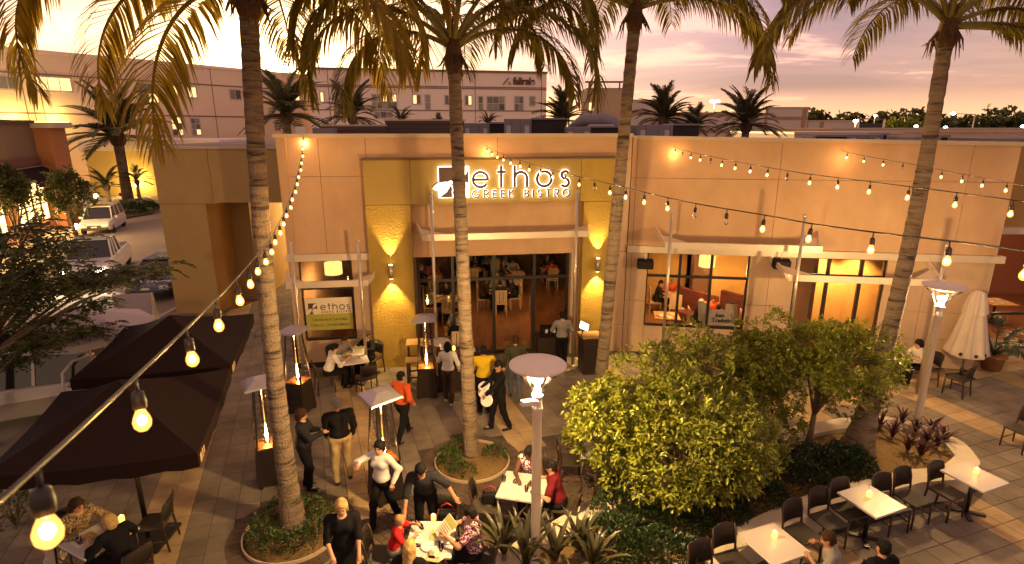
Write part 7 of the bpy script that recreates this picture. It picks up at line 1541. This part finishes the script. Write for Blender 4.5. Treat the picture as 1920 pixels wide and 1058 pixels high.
# ------------------------------------------------------------------ vehicles
M_TYRE = mat('tyre', (.012, .012, .012), .85); M_RIM = mat('rim', (.35, .33, .32), .3, metal=.8); M_CGL = mat('car_glass', (.02, .018, .022), .06, spec=.8); M_HL = emit_mat('headlight_lit', (1, .86, .6), 30); M_HLO = mat('headlight_clear', (.6, .58, .55), .1, spec=.8); M_TL = mat('tail_light', (.35, .01, .01), .25)
def car(p, head, label, cat, paint, kind='suv', lit=False, Ln=4.6, Wd=1.85):
    t = thing({'suv': 'suv', 'pickup': 'pickup_truck', 'sedan': 'sedan'}[kind], label, cat, p, R(head)); l = Ln / 2
    z1, z2 = {'suv': (.98, 1.72), 'pickup': (1.02, 1.80), 'sedan': (.86, 1.42)}[kind]; hood = {'suv': .24, 'pickup': .26, 'sedan': .28}[kind] * Ln; g0 = .30
    def loft(secs, name, m_, bev=.05):
        m = MB(); n = 6; vs = []
        for x, zb, zt, wb, wt in secs: vs += [(x, -wb / 2, zb), (x, wb / 2, zb), (x, wb / 2 * 1.02, (zb + zt) * .55), (x, wt / 2, zt), (x, -wt / 2, zt), (x, -wb / 2 * 1.02, (zb + zt) * .55)]
        fs = []
        for i in range(len(secs) - 1):
            for k in range(6): k2 = (k + 1) % 6; fs.append((i * 6 + k, i * 6 + k2, (i + 1) * 6 + k2, (i + 1) * 6 + k))
        fs += [tuple(range(5, -1, -1)), tuple((len(secs) - 1) * 6 + k for k in range(6))]; m.add(vs, fs); return m.build(name, m_, t, bevel=bev)
    W = Wd
    body = [(-l, g0 + .12, z1 - .08, W * .84, W * .80), (-l + .18, g0, z1, W, W * .93), (-l * .4, g0 - .05, z1 + .02, W, W * .95), (l - hood, g0 - .05, z1, W, W * .94), (l - .35, g0, z1 - .12, W * .97, W * .88), (l - .06, g0 + .06, z1 - .25, W * .86, W * .78), (l, g0 + .16, z1 - .35, W * .78, W * .7)]
    loft(body, 'body', paint, .06)
    if kind == 'pickup': cab = (-l + Ln * .36, l - hood - .05)
    elif kind == 'suv': cab = (-l + .08, l - hood + .1)
    else: cab = (-l + .75, l - hood + .15)
    c0, c1 = cab; rk = {'suv': .25, 'pickup': .2, 'sedan': .6}[kind]
    m = MB(); wb, wt = W * .90, W * .74; vs = [(c0, -wb / 2, z1 - .02), (c1, -wb / 2, z1 - .02), (c1, wb / 2, z1 - .02), (c0, wb / 2, z1 - .02), (c0 + rk, -wt / 2, z2 - .06), (c1 - .65, -wt / 2, z2 - .06), (c1 - .65, wt / 2, z2 - .06), (c0 + rk, wt / 2, z2 - .06)]; m.add(vs, [(0, 1, 5, 4), (1, 2, 6, 5), (2, 3, 7, 6), (3, 0, 4, 7), (4, 5, 6, 7)]); m.build('window_glass', M_CGL, t)
    m = MB(); m.box(((c0 + rk + c1 - .65) / 2, 0, z2 - .03), (c1 - .65 - c0 - rk + .1, wt + .06, .07)); m.build('roof', paint, t, bevel=.03)
    if kind == 'suv': m = MB(); m.box(((c0 + rk + c1 - .65) / 2 + .3, 0, z2 + .008), (.8, wt * .7, .01)); m.build('sunroof', M_CGL, t)
    V = [Vector(v) for v in vs]
    for s in (0, 1):
        A0, A1, A4, A5 = (V[0], V[1], V[4], V[5]) if s == 0 else (V[3], V[2], V[7], V[6])
        for f in (0, .36, .68, 1): m = MB(); m.bar(A0.lerp(A1, f), A4.lerp(A5, f), .075, .05); m.build('pillar', paint, t)
    for x in (-l + .85, l - .88):
        for y in (-1, 1):
            w = bpy.data.objects.new('wheel', None); COL.objects.link(w); w.parent = t; w.location = (x, y * (W / 2 - .10), .34); w.rotation_euler = (R(90), 0, 0)
            m = MB(); m.lathe([(.22, -.10), (.33, -.10), (.35, -.05), (.35, .05), (.33, .10), (.22, .10)], n=20); m.build('tyre', M_TYRE, w); m = MB(); m.lathe([(.001, -.09), (.06, -.1), (.21, -.075), (.22, .08), (.06, .1), (.001, .095)], n=10, smooth=False); m.build('rim', M_RIM, w)
    for y in (-1, 1):
        m = MB(); m.box((l - .06, y * W * .36, z1 - .30), (.16, .34, .17)); m.build('headlight', M_HL if lit else M_HLO, t, bevel=.03)
        m = MB(); m.box((-l + .06, y * W * .40, z1 - .22), (.12, .2, .26)); m.build('tail_light', M_TL, t, bevel=.02); m = MB(); m.box((c1 - .35, y * (W / 2 + .08), z1 + .06), (.12, .2, .14)); m.build('mirror', paint, t, bevel=.03)
        if lit: light('headlight_beam', 'SPOT', (l + .12, y * W * .36, z1 - .3), 380, (1, .80, .5), t, .06, (l + 6, y * W * .4, -.2), 70, .6)
    m = MB(); m.box((l - .02, 0, z1 - .42), (.1, W * .42, .2)); m.build('grille', M_FRAME, t); m = MB(); m.box((l - .01, 0, g0 + .14), (.16, W * .8, .18)); m.build('bumper', M_FRAME if kind != 'sedan' else paint, t, bevel=.04); m = MB(); m.box((l + .045, 0, g0 + .22), (.02, .32, .15)); m.build('number_plate', M_CHINA, t)
    if kind == 'pickup': bx(-l + .12, c0 - .05, -W * .42, W * .42, z1 - .1, z1 + .03, 'bed_liner', M_FRAME, t)
    return t
M_PW = mat('paint_white', (.62, .58, .54), .25, var=.02, coat=.6); M_PB = mat('paint_blue', (.035, .045, .09), .25, var=.05, coat=.8); M_PS = mat('paint_silver', (.42, .38, .32), .3, var=.03, metal=.3, coat=.6)
g_ = lambda x, y: Vector((*G(x, y)[:2], -.14))
car(g_(196, 428), -68, 'white suv with a sunroof parked on the far street', 'car', M_PW, 'suv')
car(g_(186, 508), -66, 'white pickup truck with lit headlights coming down the street', 'truck', M_PW, 'pickup', True, 5.6, 1.98)
car(g_(318, 533) , -80, 'dark blue sedan half hidden behind the olive pier', 'car', M_PB, 'sedan')
car(Vector((-12.5, 12.6, -.14)), 208, 'silver suv seen side on behind the near tent', 'car', M_PS, 'suv', False, 4.7)
cone = thing('traffic_cone', 'orange traffic cone with white bands by the street sign board', 'cone', g_(278, 622)); m = MB(); m.lathe([(.14, .03), (.10, .22)], n=14); m.build('lower_body', mat('cone_orange', (.55, .10, .02), .6), cone); m = MB(); m.lathe([(.10, .22), (.078, .34)], n=14); m.build('white_band', M_CHINA, cone); m = MB(); m.lathe([(.078, .34), (.055, .47)], n=14); m.build('upper_body', MATS['cone_orange'], cone); m = MB(); m.lathe([(.055, .47), (.045, .54)], n=14); m.build('white_band', M_CHINA, cone); m = MB(); m.lathe([(.045, .54), (.025, .70)], n=14); m.build('tip', MATS['cone_orange'], cone); m = MB(); m.box((0, 0, .015), (.36, .36, .03)); m.build('base', MATS['cone_orange'], cone)
ab = thing('board_sign', 'tall blank grey board on a pale folding frame by the street', 'sign board', g_(258, 640), R(12)); m = MB(); m.box((.1, 0, 1.0), (1.1, .03, 1.45), rx=R(-8)); m.build('board', mat('board_grey', (.40, .33, .34), .6, var=.05), ab)
for x in (-.45, .66):
    for q in (-.35, .25): m = MB(); m.bar((x, q, 0), (x, -.02, 1.75), .05); m.build('leg', M_TENTP, ab)
# white parasol and cart by the street
pc = Vector((-10.1, 12.75, -.14)); t = thing('white_parasol', 'large white parasol over the street cart', 'umbrella', pc); m = MB(); vs = [(0, 0, 2.78)] + [(1.45 * math.cos(a * math.pi / 4 + .5) , 1.45 * math.sin(a * math.pi / 4 + .5), 2.3) for a in range(8)]; m.add(vs, [(0, 1 + a, 1 + (a + 1) % 8) for a in range(8)]); m.add([(v[0], v[1], v[2]) for v in vs[1:]] + [(v[0], v[1], v[2] - .16) for v in vs[1:]], [(a, 8 + a, 8 + (a + 1) % 8, (a + 1) % 8) for a in range(8)]); o = m.build('canopy', mat('parasol_white', (.55, .48, .50), .8, var=.05, trans=.2), t); m = MB(); m.tube([(0, 0, 0), (0, 0, 2.75)], .025, 8); m.build('pole', M_TENTP, t)
for a in range(8): m = MB(); m.bar((0, 0, 2.68), (1.42 * math.cos(a * math.pi / 4 + .5), 1.42 * math.sin(a * math.pi / 4 + .5), 2.27), .015); m.build('rib', M_POLE, t)
cp = Vector((-9.75, 12.35, -.14)); t = thing('vending_cart', 'white rounded vending cart with dark base under the parasol', 'cart', cp, R(-20)); bx(-.55, .55, -.35, .35, .2, .95, 'body', M_FRAME, t, bevel=.04); bx(-.6, .6, -.4, .4, .95, 1.02, 'counter', M_PW, t, bevel=.03)
for x in (-.58, .58): m = MB(); m.tube([(x, -.4, .15), (x, -.42, .9), (x, -.36, 1.35), (x, -.1, 1.55), (x, .4, 1.55)], .035, 8); m.build('side_frame', M_PW, t)
bx(-.58, .58, .36, .41, 1.0, 1.5, 'back_panel', M_PW, t, bevel=.02); bx(-.3, .0, -.1, .2, 1.02, 1.22, 'tray', M_FRAME, t)
for x in (-.4, .4): m = MB(); m.tube([(x, -.36, .15), (x, -.28, .15)], .15, 12); m.build('wheel', M_TYRE, t)

# ------------------------------------------------------------------ neighbour at the right edge
nb = thing('neighbour_restaurant', 'ochre neighbouring restaurant with a red lit interior at the right edge', 'building', (0, 0, 0)); M_OCH = mat('ochre_render', (.46, .27, .08), .85, var=.07, vscale=1)
bx(14.0, 24, 17.6, 18.0, 3.6, 6.3, 'wall', M_OCH, nb); bx(14.0, 24, 17.5, 24, 6.3, 6.4, 'roof', M_ROOF, nb); bx(13.9, 24, 23, 23.3, -.1, 6.3, 'back_wall', mat('interior_red', (.26, .075, .03), .7, var=.1), nb); bx(13.9, 24, 17.4, 23, -.13, .0, 'floor', M_FLOOR, nb); bx(14.9, 15.15, 17.4, 17.65, 0, 3.7, 'column', M_FRAME, nb); bx(18.6, 18.9, 17.4, 17.65, 0, 3.7, 'column', M_FRAME, nb); bx(13.9, 24, 17.3, 17.55, 3.55, 3.75, 'canopy_fascia', M_ALU, nb); bx(15.2, 24, 17.3, 17.4, .95, 1.02, 'railing', M_FRAME, nb); bx(13.9, 24, 18, 23, 3.7, 3.8, 'ceiling', M_CEIL, nb)
for x, y in ((15.6, 18.8), (17.2, 19.4), (16.4, 20.8)): itable(Vector((x, y, 0)), 'table in the red lit room, %s' % {15.6: 'by its column', 17.2: 'by its railing', 16.4: 'at the back'}[x], .9)
for x, y in ((15.8, 19), (17.6, 20)): light('lamp_light', 'POINT', (x, y, 3.3), 130, (1, .6, .25), nb, .15)
t = thing('canopy_pole', 'steel pole of the neighbouring canopy behind the potted palm', 'pole', Vector((13.6, 16.2, 0))); m = MB(); m.tube([(0, 0, 0), (0, 0, 4.4)], .045, 12); m.build('shaft', M_POLE, t); m = MB(); m.ball((0, 0, 4.42), .05); m.build('finial', M_POLE, t)
